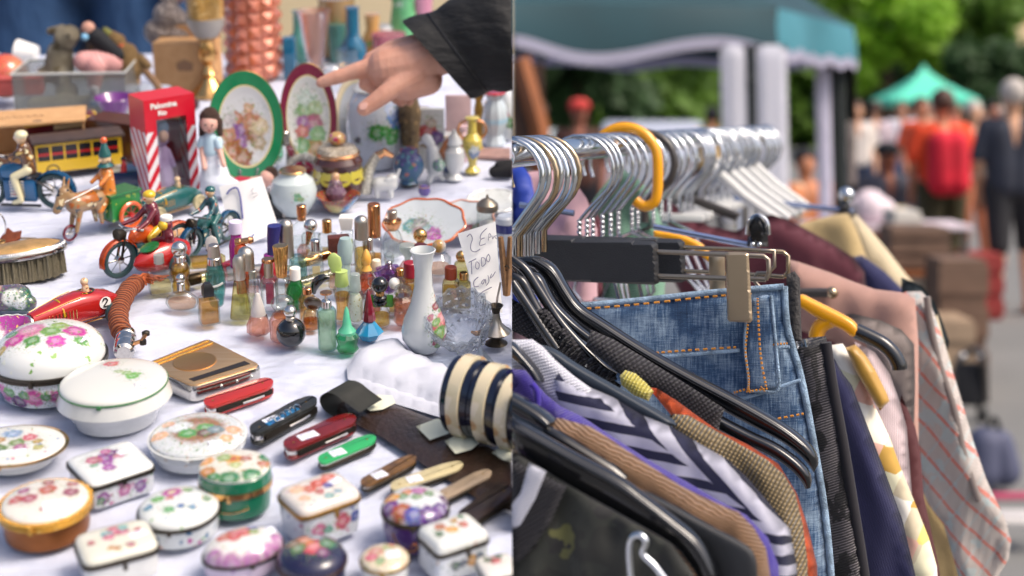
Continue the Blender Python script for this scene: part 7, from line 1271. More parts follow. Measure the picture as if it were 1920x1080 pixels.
# jeans with their clip hanger
je = garment('jeans', 'faded blue denim jeans clipped by the waistband', 'jeans', [(1060, 572), (1090, 569), (1200, 560), (1330, 546), (1470, 534), (1475, 600), (1484, 645), (1500, 700), (1520, 800), (1545, 950), (1558, 1080), (1566, BL), (1300, BL), (1200, 900), (1120, 700)], .118, 'denim', .01, 26, folds(.006, .003, 1, 3), 11)
for P_ in ([(1090, 575), (1200, 566), (1330, 552), (1420, 545)], [(1225, 656), (1300, 650), (1392, 644)], [(1448, 640), (1485, 637)], [(1385, 728), (1425, 716)], [(1450, 779), (1516, 766)], [(1410, 562), (1412, 600), (1408, 650), (1414, 700), (1412, 724)], [(1430, 552), (1432, 600), (1436, 660), (1446, 716)], [(1410, 724), (1450, 718)], [(1413, 716), (1417, 726)], [(1436, 714), (1444, 724)]):
    q = catmull([(a, b, 0) for a, b in P_], 14); bm = BM()
    kk = .0262 if 1405 < P_[0][0] < 1440 and P_[0][1] != 562.5 else .0205
    for i in range(0, len(q)-1, 2): tube([RP(q[i].x, q[i].y, .118, kk), RP(q[i+1].x, q[i+1].y, .118, kk)], .001, bm, 5)
    ob('stitching', bm, 'gold_thread', je, 60)
mk('denim_edge', '9ab4cc', .85, var=.5, vs=90, bump=.5, bs=700)
part('belt_loop', [(1398, 640), (1402, 600), (1412, 560), (1430, 554), (1446, 552), (1452, 620), (1456, 660), (1460, 728), (1432, 731), (1404, 732), (1400, 690)], .1, 'denim', je, .004, 5, 5)
line('waistband_edge', [(1088, 571), (1200, 561), (1330, 547), (1400, 541), (1472, 535)], .118, .0026, 'denim_edge', je, k=.008)
line('waist_seam', [(1226, 663), (1300, 658), (1394, 650)], .118, .0016, 'denim_edge', je, k=.0195)
line('loop_edge', [(1400, 600), (1398, 650), (1404, 700), (1405, 730)], .1, .0013, 'denim_edge', je, k=.003); line('loop_edge', [(1447, 553), (1452, 600), (1457, 660), (1461, 728), (1432, 732), (1406, 732)], .1, .0013, 'denim_edge', je, k=.003)
line('side_seam', [(1472, 536), (1476, 600), (1486, 645), (1502, 700), (1522, 800), (1547, 950), (1560, 1080), (1566, 1200)], .118, .003, 'denim_edge', je, k=.004); line('waist_seam', [(1452, 648), (1486, 645)], .118, .0016, 'denim_edge', je, k=.017)
line('pocket_seam', [(1384, 744), (1440, 728), (1506, 706)], .118, .0016, 'denim_edge', je, k=.017)
def trouser_hanger(t, x1, lab, dy=0):
    root = empty('trouser_hanger', Matrix.Translation(rp(t)), lab, 'trouser hanger', HG); o = rp(t)
    ob('block', puff([(960, 442+dy), (x1-8, 452+dy), (x1, 458+dy), (x1+2, 530+dy), (x1-6, 534+dy), (960, 524+dy)], 5, lambda x, y, h: RP(x, y, t, h)-o, .009, 4), 'hanger_matte', root, 40)
    return root
th1 = trouser_hanger(.128, 1234, 'matt black block trouser hanger with steel clip holding the jeans'); o_ = rp(.128)
def lo(name, pts, t, r, m, root, k=0, closed=False, n=8): return ob(name, tube([RP(p[0], p[1], t, k)-Vector(root.location) for p in pts], r, n=n, closed=closed), m, root, 60)
lo('rod', [(1230, 472), (1360, 477), (1432, 480), (1441, 487), (1442, 512), (1436, 524)], .128, .0022, 'nickel', th1); lo('rod', [(1230, 517), (1360, 522), (1436, 524)], .128, .0022, 'nickel', th1)
ob('clip', puff([(1360, 476), (1364, 472), (1400, 473), (1404, 477), (1411, 600), (1407, 605), (1368, 603), (1364, 599)], 4, lambda x, y, h: RP(x, y, .088, h)-o_, .0025, 5), mk('bronze_steel', 'c0ac90', .34, .9, var=.08, vs=30), th1, 40)
th2 = trouser_hanger(.172, 1284, 'second black block trouser hanger, half hidden behind the first', -4); o_ = rp(.172)
lo('rod', [(1282, 464), (1400, 468), (1468, 472), (1478, 480), (1478, 510), (1470, 519)], .172, .002, 'warm_chrome', th2); lo('rod', [(1282, 508), (1400, 514), (1470, 519)], .172, .002, 'warm_chrome', th2)
ob('clip', puff([(1332, 470), (1362, 470), (1364, 560), (1334, 560)], 9, lambda x, y, h: RP(x, y, .172, h+.008)-o_, .003, 5), 'bronze_steel', th2, 40)
lo('buckle', [(1428, 470), (1452, 470), (1452, 500), (1440, 512), (1420, 512), (1412, 524), (1424, 538)], .15, .0018, 'nickel', th2)
# behind the jeans
bt = garment('dark_belt', 'charcoal belt strap hanging beside the jeans', 'belt', [(1474, 515), (1490, 508), (1500, 522), (1502, 600), (1504, 640), (1482, 640), (1476, 560)], .15, 'grey_flannel', .006, 10, folds(.003, 0)); bt.data.materials.clear(); bt.data.materials.append(mk('charcoal_web', '3a3838', .8, bump=.4, bs=300))
bl = garment('black_lace_trousers', 'black lace-trimmed leather trousers with a silver zip clasp', 'trousers', [(1484, 640), (1512, 634), (1548, 630), (1556, 660), (1566, 720), (1583, 805), (1604, 939), (1629, 1080), (1645, BL), (1540, BL), (1510, 800), (1495, 700)], .165, 'black_lace', .011, 26, folds(.005, .004, 1, 5))
line('seam_edge', [(1550, 640), (1562, 720), (1582, 830), (1600, 940), (1622, 1080), (1634, 1200)], .165, .005, 'black_rib', bl, k=.006)
bm = BM(); ps = [(1486, 634), (1490, 660), (1500, 664), (1514, 660), (1510, 636)]
tube([RP(a, b, .155) for a, b in ps], .0016, bm, 6); tube([RP(a, b, .155) for a, b in [(1496, 658), (1494, 640), (1498, 656)]], .0014, bm, 6); tube([RP(a, b, .155) for a, b in [(1504, 658), (1503, 640), (1508, 657)]], .0014, bm, 6); ob('clasp', bm, 'chrome', bl)
garment('navy_jacket', 'plain dark navy jacket hanging in the middle of the rack', 'jacket', [(1540, 650), (1562, 668), (1580, 700), (1597, 722), (1629, 805), (1660, 886), (1692, 974), (1717, 1080), (1750, BL), (1600, BL), (1560, 900)], .2, 'navy_cloth', .013, 30, folds(.01, .003, .8, 9))
yb = garment('check_blouse', 'pale yellow, pink and white checked blouse with frills', 'blouse', [(1552, 648), (1580, 644), (1611, 690), (1640, 760), (1668, 820), (1690, 880), (1717, 946), (1742, 1010), (1756, 1060), (1780, BL), (1680, BL), (1620, 900), (1570, 720)], .245, 'plaid_blouse', .012, 30, folds(.012, .006, 1.2, 12))
part('frill', [(1585, 652), (1604, 646), (1622, 664), (1640, 692), (1662, 736), (1668, 752), (1650, 770), (1632, 742), (1606, 700)], .235, mk('mustard_silk', 'b88c30', .4, sheen=.4, var=.3, vs=20), yb, .01, 12, 6)
hy = hang('yellow plastic hanger arm with a black tip among the blouses', [(1497, 558), (1504, 552), (1530, 564), (1570, 584), (1598, 600), (1612, 616)], [(1500, 574), (1520, 588), (1552, 606), (1580, 618), (1596, 630), (1606, 630)], .262, 'yellow_plastic', .008)
line('lower_fork', [(1560, 600), (1545, 606), (1534, 618), (1530, 634)], .262, .0075, 'yellow_plastic', hy)
line('black_tip', [(1604, 620), (1630, 632), (1656, 646), (1674, 664), (1684, 682), (1686, 692)], .262, .0075, 'hanger_black', hy)
garment('pale_pink_blouse', 'pale pink blouse showing between checked blouse and shawl', 'blouse', [(1602, 640), (1640, 660), (1668, 700), (1686, 750), (1700, 800), (1704, 850), (1712, 960), (1740, BL), (1660, BL), (1620, 700)], .3, 'pale_pink', .011, 26)
garment('red_lined_dress', 'dark garment with a red edge below the shawl', 'dress', [(1690, 740), (1716, 800), (1726, 850), (1732, 930), (1760, 1060), (1800, BL), (1700, BL), (1660, 900)], .33, mk('dark_maroon', '4a1c20', .8, var=.3, vs=6), .01, 26)
garment('grey_flannel_jacket', 'taupe grey jacket shoulder beneath the herringbone shawl', 'jacket', [(1560, 590), (1600, 588), (1650, 600), (1690, 618), (1714, 645), (1716, 720), (1714, 800), (1722, 900), (1740, BL), (1690, BL), (1680, 760), (1620, 640)], .36, 'grey_flannel', .016, 30)
rs_ = garment('rose_suede_jacket', 'dusty rose suede jacket spread behind the jeans', 'jacket', [(1478, 486), (1500, 492), (1560, 512), (1600, 528), (1640, 542), (1690, 548), (1716, 560), (1722, 640), (1722, 900), (1700, 900), (1640, 700), (1560, 640), (1500, 620), (1478, 560)], .42, 'rose_suede', .02, 40, folds(.012, .004, 1, 21))
ob('hanger_bar', tube([RP(1500, 549, .39), RP(1556, 549, .39)], .005, n=10), 'grey_plastic', rs_); ob('bar_end', sph(RP(1560, 549, .39), .0065), 'warm_chrome', rs_)
sh = garment('herringbone_shawl', 'grey herringbone shawl with red diagonal stripes and pointed corner', 'shawl', [(1624, 592), (1660, 560), (1700, 547), (1728, 546), (1742, 562), (1756, 600), (1776, 660), (1800, 740), (1826, 830), (1850, 900), (1884, 972), (1896, 1015), (1890, 1050), (1868, 1085), (1840, 1120), (1800, 1090), (1770, 985), (1740, 945), (1722, 900), (1708, 820), (1700, 720), (1690, 640)], .47, 'herringbone', .018, 30, folds(.02, .006, 1.1, 31))
line('fold_edge', [(1740, 552), (1746, 600), (1764, 680), (1790, 760), (1810, 850), (1836, 930)], .47, .004, 'grey_flannel', sh, k=.02)
garment('beige_trench_coat', 'beige coat hanging low behind the shawl', 'coat', [(1700, 860), (1760, 940), (1800, 1000), (1812, 1090), (1810, BL), (1700, BL)], .52, 'beige_twill', .012, 30)
garment('dark_green_jacket', 'dark green jacket edge beyond the shawl', 'jacket', [(1690, 520), (1728, 536), (1752, 566), (1766, 600), (1780, 640), (1770, 700), (1800, 900), (1780, BL), (1700, BL)], .56, mk('bottle_green', '1c2a30', .7), .014, 20)
garment('straw_coat', 'straw coloured coat edge right of the shawl', 'coat', [(1740, 590), (1758, 590), (1770, 640), (1786, 690), (1792, 740), (1800, 800), (1770, 800), (1750, 700)], .53, 'cream_coat', .012, 16)
garment('burgundy_cardigan', 'burgundy wool cardigan draped behind the clips', 'cardigan', [(1224, 358), (1250, 372), (1282, 396), (1330, 424), (1380, 434), (1420, 410), (1446, 402), (1480, 412), (1520, 434), (1560, 456), (1600, 482), (1622, 510), (1626, 560), (1600, 760), (1500, 760), (1400, 640), (1280, 560), (1230, 460)], .66, 'burgundy_wool', .02, 36, folds(.02, .006, 1, 41))
garment('green_satin_shirt', 'sage green shiny shirt bundled under the wire hangers', 'shirt', [(1066, 440), (1096, 400), (1130, 350), (1152, 322), (1172, 318), (1200, 338), (1226, 366), (1240, 420), (1250, 480), (1240, 640), (1080, 640)], .5, 'sage_green', .025, 40, folds(.04, .014, 2.2, 51))
garment('beige_trousers', 'beige folded trousers hung by a black clip', 'trousers', [(1482, 426), (1520, 414), (1566, 402), (1590, 400), (1606, 430), (1624, 480), (1640, 540), (1640, 760), (1520, 760), (1500, 560)], .88, 'beige_twill', .018, 26, folds(.02, .004, 1, 61))
garment('cream_coat', 'long cream coat with a wide collar at the far end', 'coat', [(1588, 404), (1606, 402), (1626, 424), (1660, 464), (1700, 516), (1726, 545), (1740, 600), (1740, 800), (1660, 800), (1620, 560)], .95, 'cream_coat', .022, 26, folds(.012, .004, 1, 71))
garment('grey_scarf', 'grey and navy scarf between burgundy and cream garments', 'scarf', [(1598, 482), (1616, 478), (1660, 510), (1690, 540), (1700, 600), (1690, 700), (1640, 700), (1618, 540)], .78, 'navy_cloth', .012, 20)
garment('pink_print_dress', 'faded pink dress on the left behind the first hooks', 'dress', [(960, 330), (990, 322), (1030, 318), (1070, 330), (1100, 372), (1120, 430), (1120, 640), (960, 640)], .34, painted('pink_print', 'b8949c', [], [], .8, coat=0), .02, 30, folds(.03, .01, 2, 81))
garment('royal_blue_blouse', 'royal blue blouse glimpsed between the nearest hooks', 'blouse', [(960, 316), (980, 310), (995, 330), (1005, 380), (1010, 430), (1010, 620), (960, 620)], .3, mk('royal_blue', '1c3a9a', .6), .015, 20, folds(.02, .008, 2, 91))
garment('maroon_scarf', 'maroon scarf lying low between wire hangers', 'scarf', [(1000, 404), (1060, 396), (1110, 380), (1130, 420), (1130, 560), (1000, 560)], .38, 'burgundy_wool', .015, 20)
# long clip rods
def rodh(p0, p1, t, lab, r=.003):
    root = empty('clip_hanger', Matrix.Translation(RP(*p0, t)), lab, 'hanger', HG); o = Vector(root.location); a, b = RP(*p0, t)-o, RP(*p1, t)-o
    ob('rod', tube([a, b], r, n=10), 'blue_rod', root); return root, b, o
root, b, o_ = rodh((1226, 425), (1418, 462), .27, 'clip hanger with a pale blue rod and black clip above the rose jacket'); bx = RP(1421, 430, .27)-o_
ob('clip', puff([(1404, 420), (1412, 406), (1430, 404), (1440, 418), (1442, 462), (1402, 462)], 8, lambda x, y, h: RP(x, y, .27, h+.004)-o_, .005, 8), 'hanger_black', root); ob('spring', tube(catmull([RP(x, y, .262)-o_ for x, y in ((1400, 440), (1404, 416), (1420, 403), (1438, 414), (1442, 440))], 5), .0018, n=6), 'chrome', root)
for x in (1411, 1424): ob('pin', sph(RP(x, 458, .255)-o_, .0025, seg=10), 'chrome', root)
root, b, o_ = rodh((1376, 371), (1600, 397), .92, 'far clip hanger with thin rod and black chrome-topped clip', .004)
ob('clip', puff([(1574, 380), (1578, 366), (1590, 366), (1594, 382), (1596, 440), (1564, 442), (1572, 410)], 8, lambda x, y, h: RP(x, y, .92, h+.004)-o_, .008, 8), 'hanger_black', root); ob('spring', sph(RP(1587, 366, .92)-o_, .012), 'chrome', root)
root, b, o_ = rodh((975, 384), (1076, 400), .18, 'short pale blue clip rod between the nearest hooks')
gy = hang('yellow hanger arm peeping behind the trouser hangers', [(1226, 432), (1260, 436), (1290, 444), (1322, 462), (1340, 490)], [(1226, 444), (1256, 450), (1290, 462), (1316, 480), (1330, 492)], .3, 'yellow_plastic', .006)
dgh = hang('dark sloping hanger arm behind the burgundy cardigan', [(1280, 362), (1300, 366), (1340, 380), (1390, 400)], [(1280, 374), (1300, 382), (1340, 400), (1380, 414)], .7, 'grey_plastic', .006)
def leafmat(name, c1, c2):
    t = NT(name); co = t.coord(); t.pr(t.mix(t.noise(co, .5, 4), srgb(c1), srgb(c2)), .6); tl = t.N('BsdfTranslucent'); tl.inputs[0].default_value = srgb(c2); ms = t.N('MixShader', i_0=.5); t.L(t.b.outputs[0], ms.inputs[1]); t.L(tl.outputs[0], ms.inputs[2]); t.L(ms.outputs[0], t.n['Material Output'].inputs[0]); MATS[name] = t.m
# ------------------------------------------------------------------ ground, tents, trees, people behind
t = NT('asphalt'); co = t.coord(); f = t.noise(co, 1.2, 5, .65); f2 = t.noise(co, 60, 2); t.pr(t.mix(t.math('MULTIPLY_ADD', f2, .4, t.math('MULTIPLY', f, .6)), srgb('565654'), srgb('8a8a88')), .9); t.bump(f2, .4, .01); MATS['asphalt'] = t.m
bm = BM(); vs = [bm.verts.new(p) for p in ((-300, -60, 0), (300, -60, 0), (300, 400, 0), (-300, 400, 0))]; bm.faces.new(vs); tag(ob('ground', bm, 'asphalt', None, 0), kind='structure')
def W(x, y, d): return wpt(x, y, d)
def sheet(outl, d, m, name, parent, th=.01, step=14, fold=None, edge=10, off=None):
    off = off or Vector((0, 0, 0)); return ob(name, puff(outl, step, lambda x, y, h: W(x, y, d)-Vector((0, h, 0))-off, th, edge, fold), m, parent, 60)
mk('dark_teal', '063a44', .7, var=.25, vs=1.2); mk('teal_light', '3a7a88', .7, var=.1, vs=1.2); mk('lavender_trim', 'c0bed2', .7); mk('dark_curtain', '1c2424', .8); leafmat('white_curtain', 'e8e8f0', 'f0f0f6')
cn = empty('canopy_tent', Matrix.Translation((1.51, 8, 0)), 'dark teal canopy tent with scalloped white trim above the clothes', 'tent'); co_ = Vector((1.51, 8, 0))
C0, C1, C2, C3 = Vector((-.6, 7.55, 0)), Vector((1.51, 8, 0)), Vector((2.41, 9.8, 0)), Vector((.2, 9.5, 0)); pk = Vector((1.0, 8.8, 3.15)); zt, zb = 2.17, 1.93
bm = BM(); cor = [Vector((*c[:2], zt)) for c in (C0, C1, C2, C3)]
for i in range(4):
    a, b = cor[i], cor[(i+1) % 4]; N = 10; rows = []
    for j in range(N+1):
        u = j/N; e_ = a.lerp(b, u); rows.append([bm.verts.new(e_.lerp(pk, k/6)-Vector((0, 0, .12*math.sin(math.pi*k/6)))-co_) for k in range(7)])
    for r0, r1 in zip(rows, rows[1:]):
        for k in range(6): bm.faces.new((r0[k], r0[k+1], r1[k+1], r1[k]))
bmesh.ops.remove_doubles(bm, verts=bm.verts, dist=.001); ob('roof', bm, 'dark_teal', cn, 60)
def valance(a, b, m, n=40, waves=None):
    bm = BM(); b2 = BM(); pv = None
    for i in range(n+1):
        u = i/n; p = a.lerp(b, u); w_ = waves(u); w2 = .03*math.sin(u*17); dn = Vector((.03*math.sin(u*9), -.02, 0))
        r = [p+Vector((0, 0, zt)), p+dn+Vector((0, -.015, (zt+zb+w_)/2)), p+dn*1.5+Vector((0, -.015, zb+w_))]; q = [p+dn*1.5+Vector((0, -.018, zb+w_+.004)), p+dn*1.6+Vector((0, -.024, zb+w_-.065))]
        cur = ([bm.verts.new(v-co_) for v in r], [b2.verts.new(v-co_) for v in q])
        if pv:
            for k in range(2): bm.faces.new((pv[0][k], pv[0][k+1], cur[0][k+1], cur[0][k]))
            b2.faces.new((pv[1][0], pv[1][1], cur[1][1], cur[1][0]))
        pv = cur
    bmesh.ops.solidify(b2, geom=b2.faces[:], thickness=.012); ob('valance', bm, m, cn, 60); ob('trim', b2, 'lavender_trim', cn, 60)
valance(C0, C1, 'dark_teal', 60, lambda u: .05*math.sin((u-.3)*11+2.2)*(1 if u > .2 else .5)+.01)
valance(C2, C3, 'dark_teal', 30, lambda u: .02*math.sin(u*15)); valance(C3, C0, 'dark_teal', 30, lambda u: .02*math.sin(u*12))
valance(C1, C2, 'teal_light', 60, lambda u: .015*math.sin(u*40))
for c in (C1, C2): ob('pole', box(c.x-.02-co_.x, c.x+.02-co_.x, c.y+.0-co_.y, c.y+.04-co_.y, 0, zt), 'grey_plastic', cn, 0)
for nm, x0, x1, m_, d_ in (('curtain_stripe', 1350, 1400, 'white_curtain', 7.85), ('curtain_stripe', 1398, 1417, 'dark_curtain', 7.84), ('curtain_stripe', 1416, 1474, 'white_curtain', 7.85), ('curtain_stripe', 1528, 1556, 'lavender_trim', 9.6), ('curtain_stripe', 1556, 1586, 'dark_curtain', 9.62), ('curtain_stripe', 1586, 1602, 'grey_flannel', 9.64)):
    y1 = 415 if x0 < 1500 else 445; y0 = 84 if x0 < 1500 else 118
    sheet([(x0, y0), (x1, y0), (x1+6, y1), (x0+8, y1)], d_, m_, nm, cn, .02, 12, lambda x, y: .006*math.sin(x*.22), 8, co_)
root = empty('leaning_post', Matrix.Translation(W(1000, 260, 6.2)*1), 'brown wooden post leaning under the canopy', 'post'); root.location.z = 0
o_ = Vector(root.location); ob('post', tube([W(975, 110, 6.2)-o_, W(1012, 240, 6.2)-o_, Vector((W(1020, 240, 6.2).x, 6.2, 0))-o_], .045, n=4), mk('orange_wood', '8a5028', .6, var=.2, vs=4), root, 20)
ob('shelf_panel', box(-.12, .05, .02, .05, 1.3, 1.78), mk('dark_shelf', '3a2418', .7), root, 0)
# teal gazebo
G_ = 43; gx = W(1732, 200, G_).x; gz = empty('gazebo_tent', Matrix.Translation((gx, G_, 0)), 'bright mint green gazebo tent in the distance', 'tent')
bm = BM(); a = 1.3; ze, zp = 2.02, 3.1; rings = []
for k in range(8):
    u = k/7; s_ = a*(1-u)**1.5*1.0+.02; z = ze+(zp-ze)*u; rings.append([bm.verts.new((sx*s_, sy*s_, z)) for sx, sy in ((-1, -1), (1, -1), (1, 1), (-1, 1))])
rings.insert(0, [bm.verts.new((sx*a, sy*a, ze-.22)) for sx, sy in ((-1, -1), (1, -1), (1, 1), (-1, 1))])
for r0, r1 in zip(rings, rings[1:]):
    for k in range(4): bm.faces.new((r0[k], r0[(k+1) % 4], r1[(k+1) % 4], r1[k]))
ob('roof', bm, mk('mint_canvas', '58ceb0', .6), gz, 10)
for sx in (-1, 1):
    for sy in (-1, 1): ob('pole', box(sx*1.22-.03, sx*1.22+.03, sy*1.22-.03, sy*1.22+.03, 0, 1.9), 'grey_plastic', gz, 0)
# trees
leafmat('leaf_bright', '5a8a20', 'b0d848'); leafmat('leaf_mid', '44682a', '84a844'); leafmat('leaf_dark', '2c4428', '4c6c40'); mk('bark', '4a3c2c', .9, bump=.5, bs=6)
def tree(name, label, x, d, zc, rx, rz_, m, n, seed, ls=.35):
    rnd = random.Random(seed); X = W(x, 200, d).x; root = empty(name, Matrix.Translation((X, d, 0)), label, 'tree', 'trees behind the market')
    ob('trunk', tube([(0, 0, 0), (.1, 0, zc*.4), (-.1, .1, zc)], [.3, .24, .1], n=10), 'bark', root)
    bm = BM(); cl = [(rnd.uniform(-1, 1)*rx*.75, rnd.uniform(-1, 1)*rx*.5, zc+rnd.uniform(-1, 1)*rz_*.75, rnd.uniform(.25, .45)*rx) for _ in range(14)]
    for i in range(n):
        c = rnd.choice(cl); v = Vector((rnd.gauss(0, 1), rnd.gauss(0, 1), rnd.gauss(0, 1))).normalized()*c[3]*rnd.uniform(.5, 1.05); p = Vector(c[:3])+v
        a = Vector((rnd.gauss(0, 1), rnd.gauss(0, 1), rnd.gauss(0, 1))).normalized()*ls*rnd.uniform(.5, 1.2); b = a.orthogonal().normalized()*a.length*.6
        bm.faces.new([bm.verts.new(p+q) for q in (a, b, -a, -b)])
    ob('crown', bm, m, root, 0)
tree('broadleaf_tree', 'large bright green tree above the mint gazebo', 1660, 50, 5.2, 2.6, 3.0, 'leaf_bright', 3200, 1)
tree('broadleaf_tree', 'mid green tree between the gazebo and the building', 1780, 52, 4.6, 2.6, 2.8, 'leaf_mid', 3200, 2)
tree('broadleaf_tree', 'light green tree in the upper right corner', 1880, 62, 6.6, 3.4, 2.6, 'leaf_bright', 2600, 3, .4)
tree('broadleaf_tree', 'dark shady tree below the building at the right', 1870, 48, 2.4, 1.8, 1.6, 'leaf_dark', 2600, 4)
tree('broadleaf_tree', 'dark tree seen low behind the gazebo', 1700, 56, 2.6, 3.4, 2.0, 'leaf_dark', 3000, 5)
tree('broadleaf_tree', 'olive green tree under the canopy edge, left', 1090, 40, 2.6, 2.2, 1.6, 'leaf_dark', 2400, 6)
tree('broadleaf_tree', 'yellow green tree seen beneath the canopy, right', 1260, 42, 2.8, 2.0, 1.8, 'leaf_mid', 2200, 7)
hd_ = empty('hedge', Matrix.Translation((9, 66, 0)), 'long dark green hedge closing the view behind the market', 'hedge'); bm = BM(); rnd = random.Random(9)
for i in range(19000):
    p = Vector((rnd.uniform(-45, 50), rnd.uniform(-1.5, 1.5), rnd.uniform(0, 7.5+1.5*math.sin(i*.37)))); a = Vector((rnd.gauss(0, 1), rnd.gauss(0, 1), rnd.gauss(0, 1))).normalized()*rnd.uniform(.3, .75); b = a.orthogonal().normalized()*a.length*.6
    bm.faces.new([bm.verts.new(p+q) for q in (a, b, -a, -b)])
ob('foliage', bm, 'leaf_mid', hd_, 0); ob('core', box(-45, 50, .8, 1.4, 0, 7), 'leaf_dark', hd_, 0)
# building
bd = empty('building', Matrix.Translation((W(1900, 200, 58).x, 58, 0)), 'beige building with a dark ground floor behind the trees', 'building')
ob('wall', box(-2.6, 6, 0, 6, 0, 5.6), mk('beige_wall', 'd8bc92', .8), bd, 0); ob('cornice', box(-2.7, 6, -.2, 0, 4.4, 5.3), mk('cornice_beige', 'e0cca0', .8), bd, 0); ob('band', box(-2.7, 6, -.15, 0, 3.4, 4.3), mk('pink_band', 'c09a80', .8), bd, 0)
for k in range(3): ob('window', box(-1.9+k*2.2, -.6+k*2.2, -.08, -.02, .6, 3.0), mk('dark_window', '1c2a2c', .15), bd, 0)
# people
def person(label, x, d, h, skin, shirt, pants, hair, sit=0, shoes='black_plastic', arm=(.0, .0), bare_legs=False, rz=0, pack=None, cap=None, fwd=0):
    k = h/1.75; X = W(x, 200, d).x; root = empty('person', Matrix.Translation((X, d, 0)) @ Matrix.Rotation(R(rz), 4, 'Z') @ Matrix.Scale(k, 4), label, 'person', 'people at the market')
    kz = -.42 if sit else 0; hip = .95+kz; sk = mk('skin_'+skin, skin, .6)
    legs = [((-.1, 0, hip), .1, (-.11, -.42 if sit else -.05, .52), .065), ((-.11, -.42 if sit else -.05, .52), .062, (-.11, -.42 if sit else .05, .1), .045), ((.1, 0, hip), .1, (.11, -.42 if sit else .06, .52), .065), ((.11, -.42 if sit else .06, .52), .062, (.12, -.42 if sit else -.06, .1), .045)]
    arms = [((-.19, 0, 1.42+kz), .05, (-.25, .02, 1.14+kz), .042), ((-.25, .02, 1.14+kz), .04, (-.22, -.12-fwd, .9+kz+fwd), .03), ((-.22, -.13-fwd, .88+kz+fwd), .036, (-.21, -.16-fwd, .8+kz+fwd), .022), ((.19, 0, 1.42+kz), .05, (.25, .02, 1.14+kz), .042), ((.25, .02, 1.14+kz), .04, (.22, -.12-fwd, .9+kz+fwd), .03), ((.22, -.13-fwd, .88+kz+fwd), .036, (.21, -.16-fwd, .8+kz+fwd), .022)]
    blob('body', legs+arms+[((0, 0, hip), .12, (0, 0, 1.36+kz), .13), ((0, 0, 1.45+kz), .055, (0, -.01, 1.56+kz), .055), ((0, -.01, 1.63+kz), .095, (.85, 1, 1.2)), ((0, -.1, 1.61+kz), .02), ((-.11, -.42 if sit else .05, .05), .04, (-.11, -.56 if sit else -.12, .03), .035), ((.12, -.42 if sit else -.06, .05), .04, (.12, -.56 if sit else -.2, .03), .035)], sk, root, .014, 4)
    blob('shirt', [((-.05, 0, hip+.04), .15, (-.08, 0, 1.35+kz), .14), ((.05, 0, hip+.04), .15, (.08, 0, 1.35+kz), .14), ((-.19, 0, 1.42+kz), .07, (-.25, .02, 1.2+kz), .062), ((.19, 0, 1.42+kz), .07, (.25, .02, 1.2+kz), .062)], shirt, root, .014, 4)
    lg = [(a, ra+.02, b, rb+.018) for a, ra, b, rb in (legs[::2] if bare_legs else legs)]; blob('shorts' if bare_legs else 'trousers', lg+[((-.07, 0, hip), .13, (.07, 0, hip), .13)], pants, root, .014, 4)
    if hair: ob('hair', sph((0, .025, 1.68+kz), .105, sc=(.95, 1.05, 1)), hair, root)
    if cap: ob('cap', sph((0, 0, 1.7+kz), .11, sc=(1, 1.05, .7)), cap, root); ob('cap_peak', box(-.08, .08, -.2, -.08, 1.69+kz, 1.7+kz, .003), cap, root, 30)
    if pack:
        blob('rucksack', [((-.05, .22, 1.0), .12, (-.05, .2, 1.32), .11), ((.07, .22, 1.0), .12, (.07, .2, 1.32), .11)], pack, root, .016, 4)
    return root
def fab(n, c): return mk(n, c, .85, var=.2, vs=5)
person('person in a bright red shirt with a red rucksack and olive trousers, walking away', 1766, 11.6, 1.74, 'c08060', fab('bright_red', 'e04820'), fab('olive_drab', '3e3a22'), 'brown_hair', rz=180, pack=fab('crimson_pack', 'd01c34'))
person('person in a charcoal shirt and dark shorts at the right edge of the photo', 1899, 10.8, 1.8, 'c89878', fab('charcoal_shirt', '343844'), fab('black_shorts', '26262a'), mk('grey_hair', 'b8b0a8', .8), bare_legs=True, rz=170)
person('seated vendor in a patterned orange blouse between the canopy curtains', 1510, 11.2, 1.66, 'b87a58', painted('orange_pattern', 'd88a5c', [], [(.12, .05, ['8aa090', 'e8d0b0', 'c86040'], .7)], .8, dist=.05, dscale=4, coat=0), fab('pale_trousers', 'a8a498'), 'black_cloth', sit=1)
person('seated vendor with dark cap and grey top left of the red shirt', 1664, 12, 1.7, '9a5c40', fab('slate_top', '4a4c58'), fab('rust_trousers', 'a85c38'), None, sit=1, cap='black_cloth')
person('distant person in a white shirt between the vendor and the red shirt', 1690, 22, 1.74, 'c08a6c', fab('white_shirt', 'd8d4dc'), fab('blue_trousers', '3c4a68'), 'brown_hair')
person('distant person in an orange red top behind the red shirt', 1728, 17, 1.74, 'b87858', fab('tomato_top', 'd85838'), fab('grey_trousers', '6a6a70'), 'brown_hair')
person('distant person in a cream top right of the red shirt', 1826, 15, 1.68, 'c89878', fab('cream_top', 'd8ccc0'), fab('terracotta_skirt', 'a86444'), mk('grey_hair', 'b8b0a8'))
person('distant person in a mauve top near the right edge', 1862, 19, 1.72, 'a87058', fab('mauve_top', '6a4a68'), fab('dark_trousers', '2c2c34'), 'black_cloth')
person('person with a red cap under the canopy at the left', 1086, 13, 1.68, '8a5440', fab('brown_jacket', '4a2c24'), fab('dark_trousers', '2c2c34'), None, cap=mk('red_cap_cloth', 'b83a34', .8))
person('person in white and blue behind the left hanger hooks', 1010, 14, 1.66, 'b88468', fab('sky_shirt', 'b8ccd4'), fab('blue_trousers', '3c4a68'), 'brown_hair')
rq = random.Random(5)
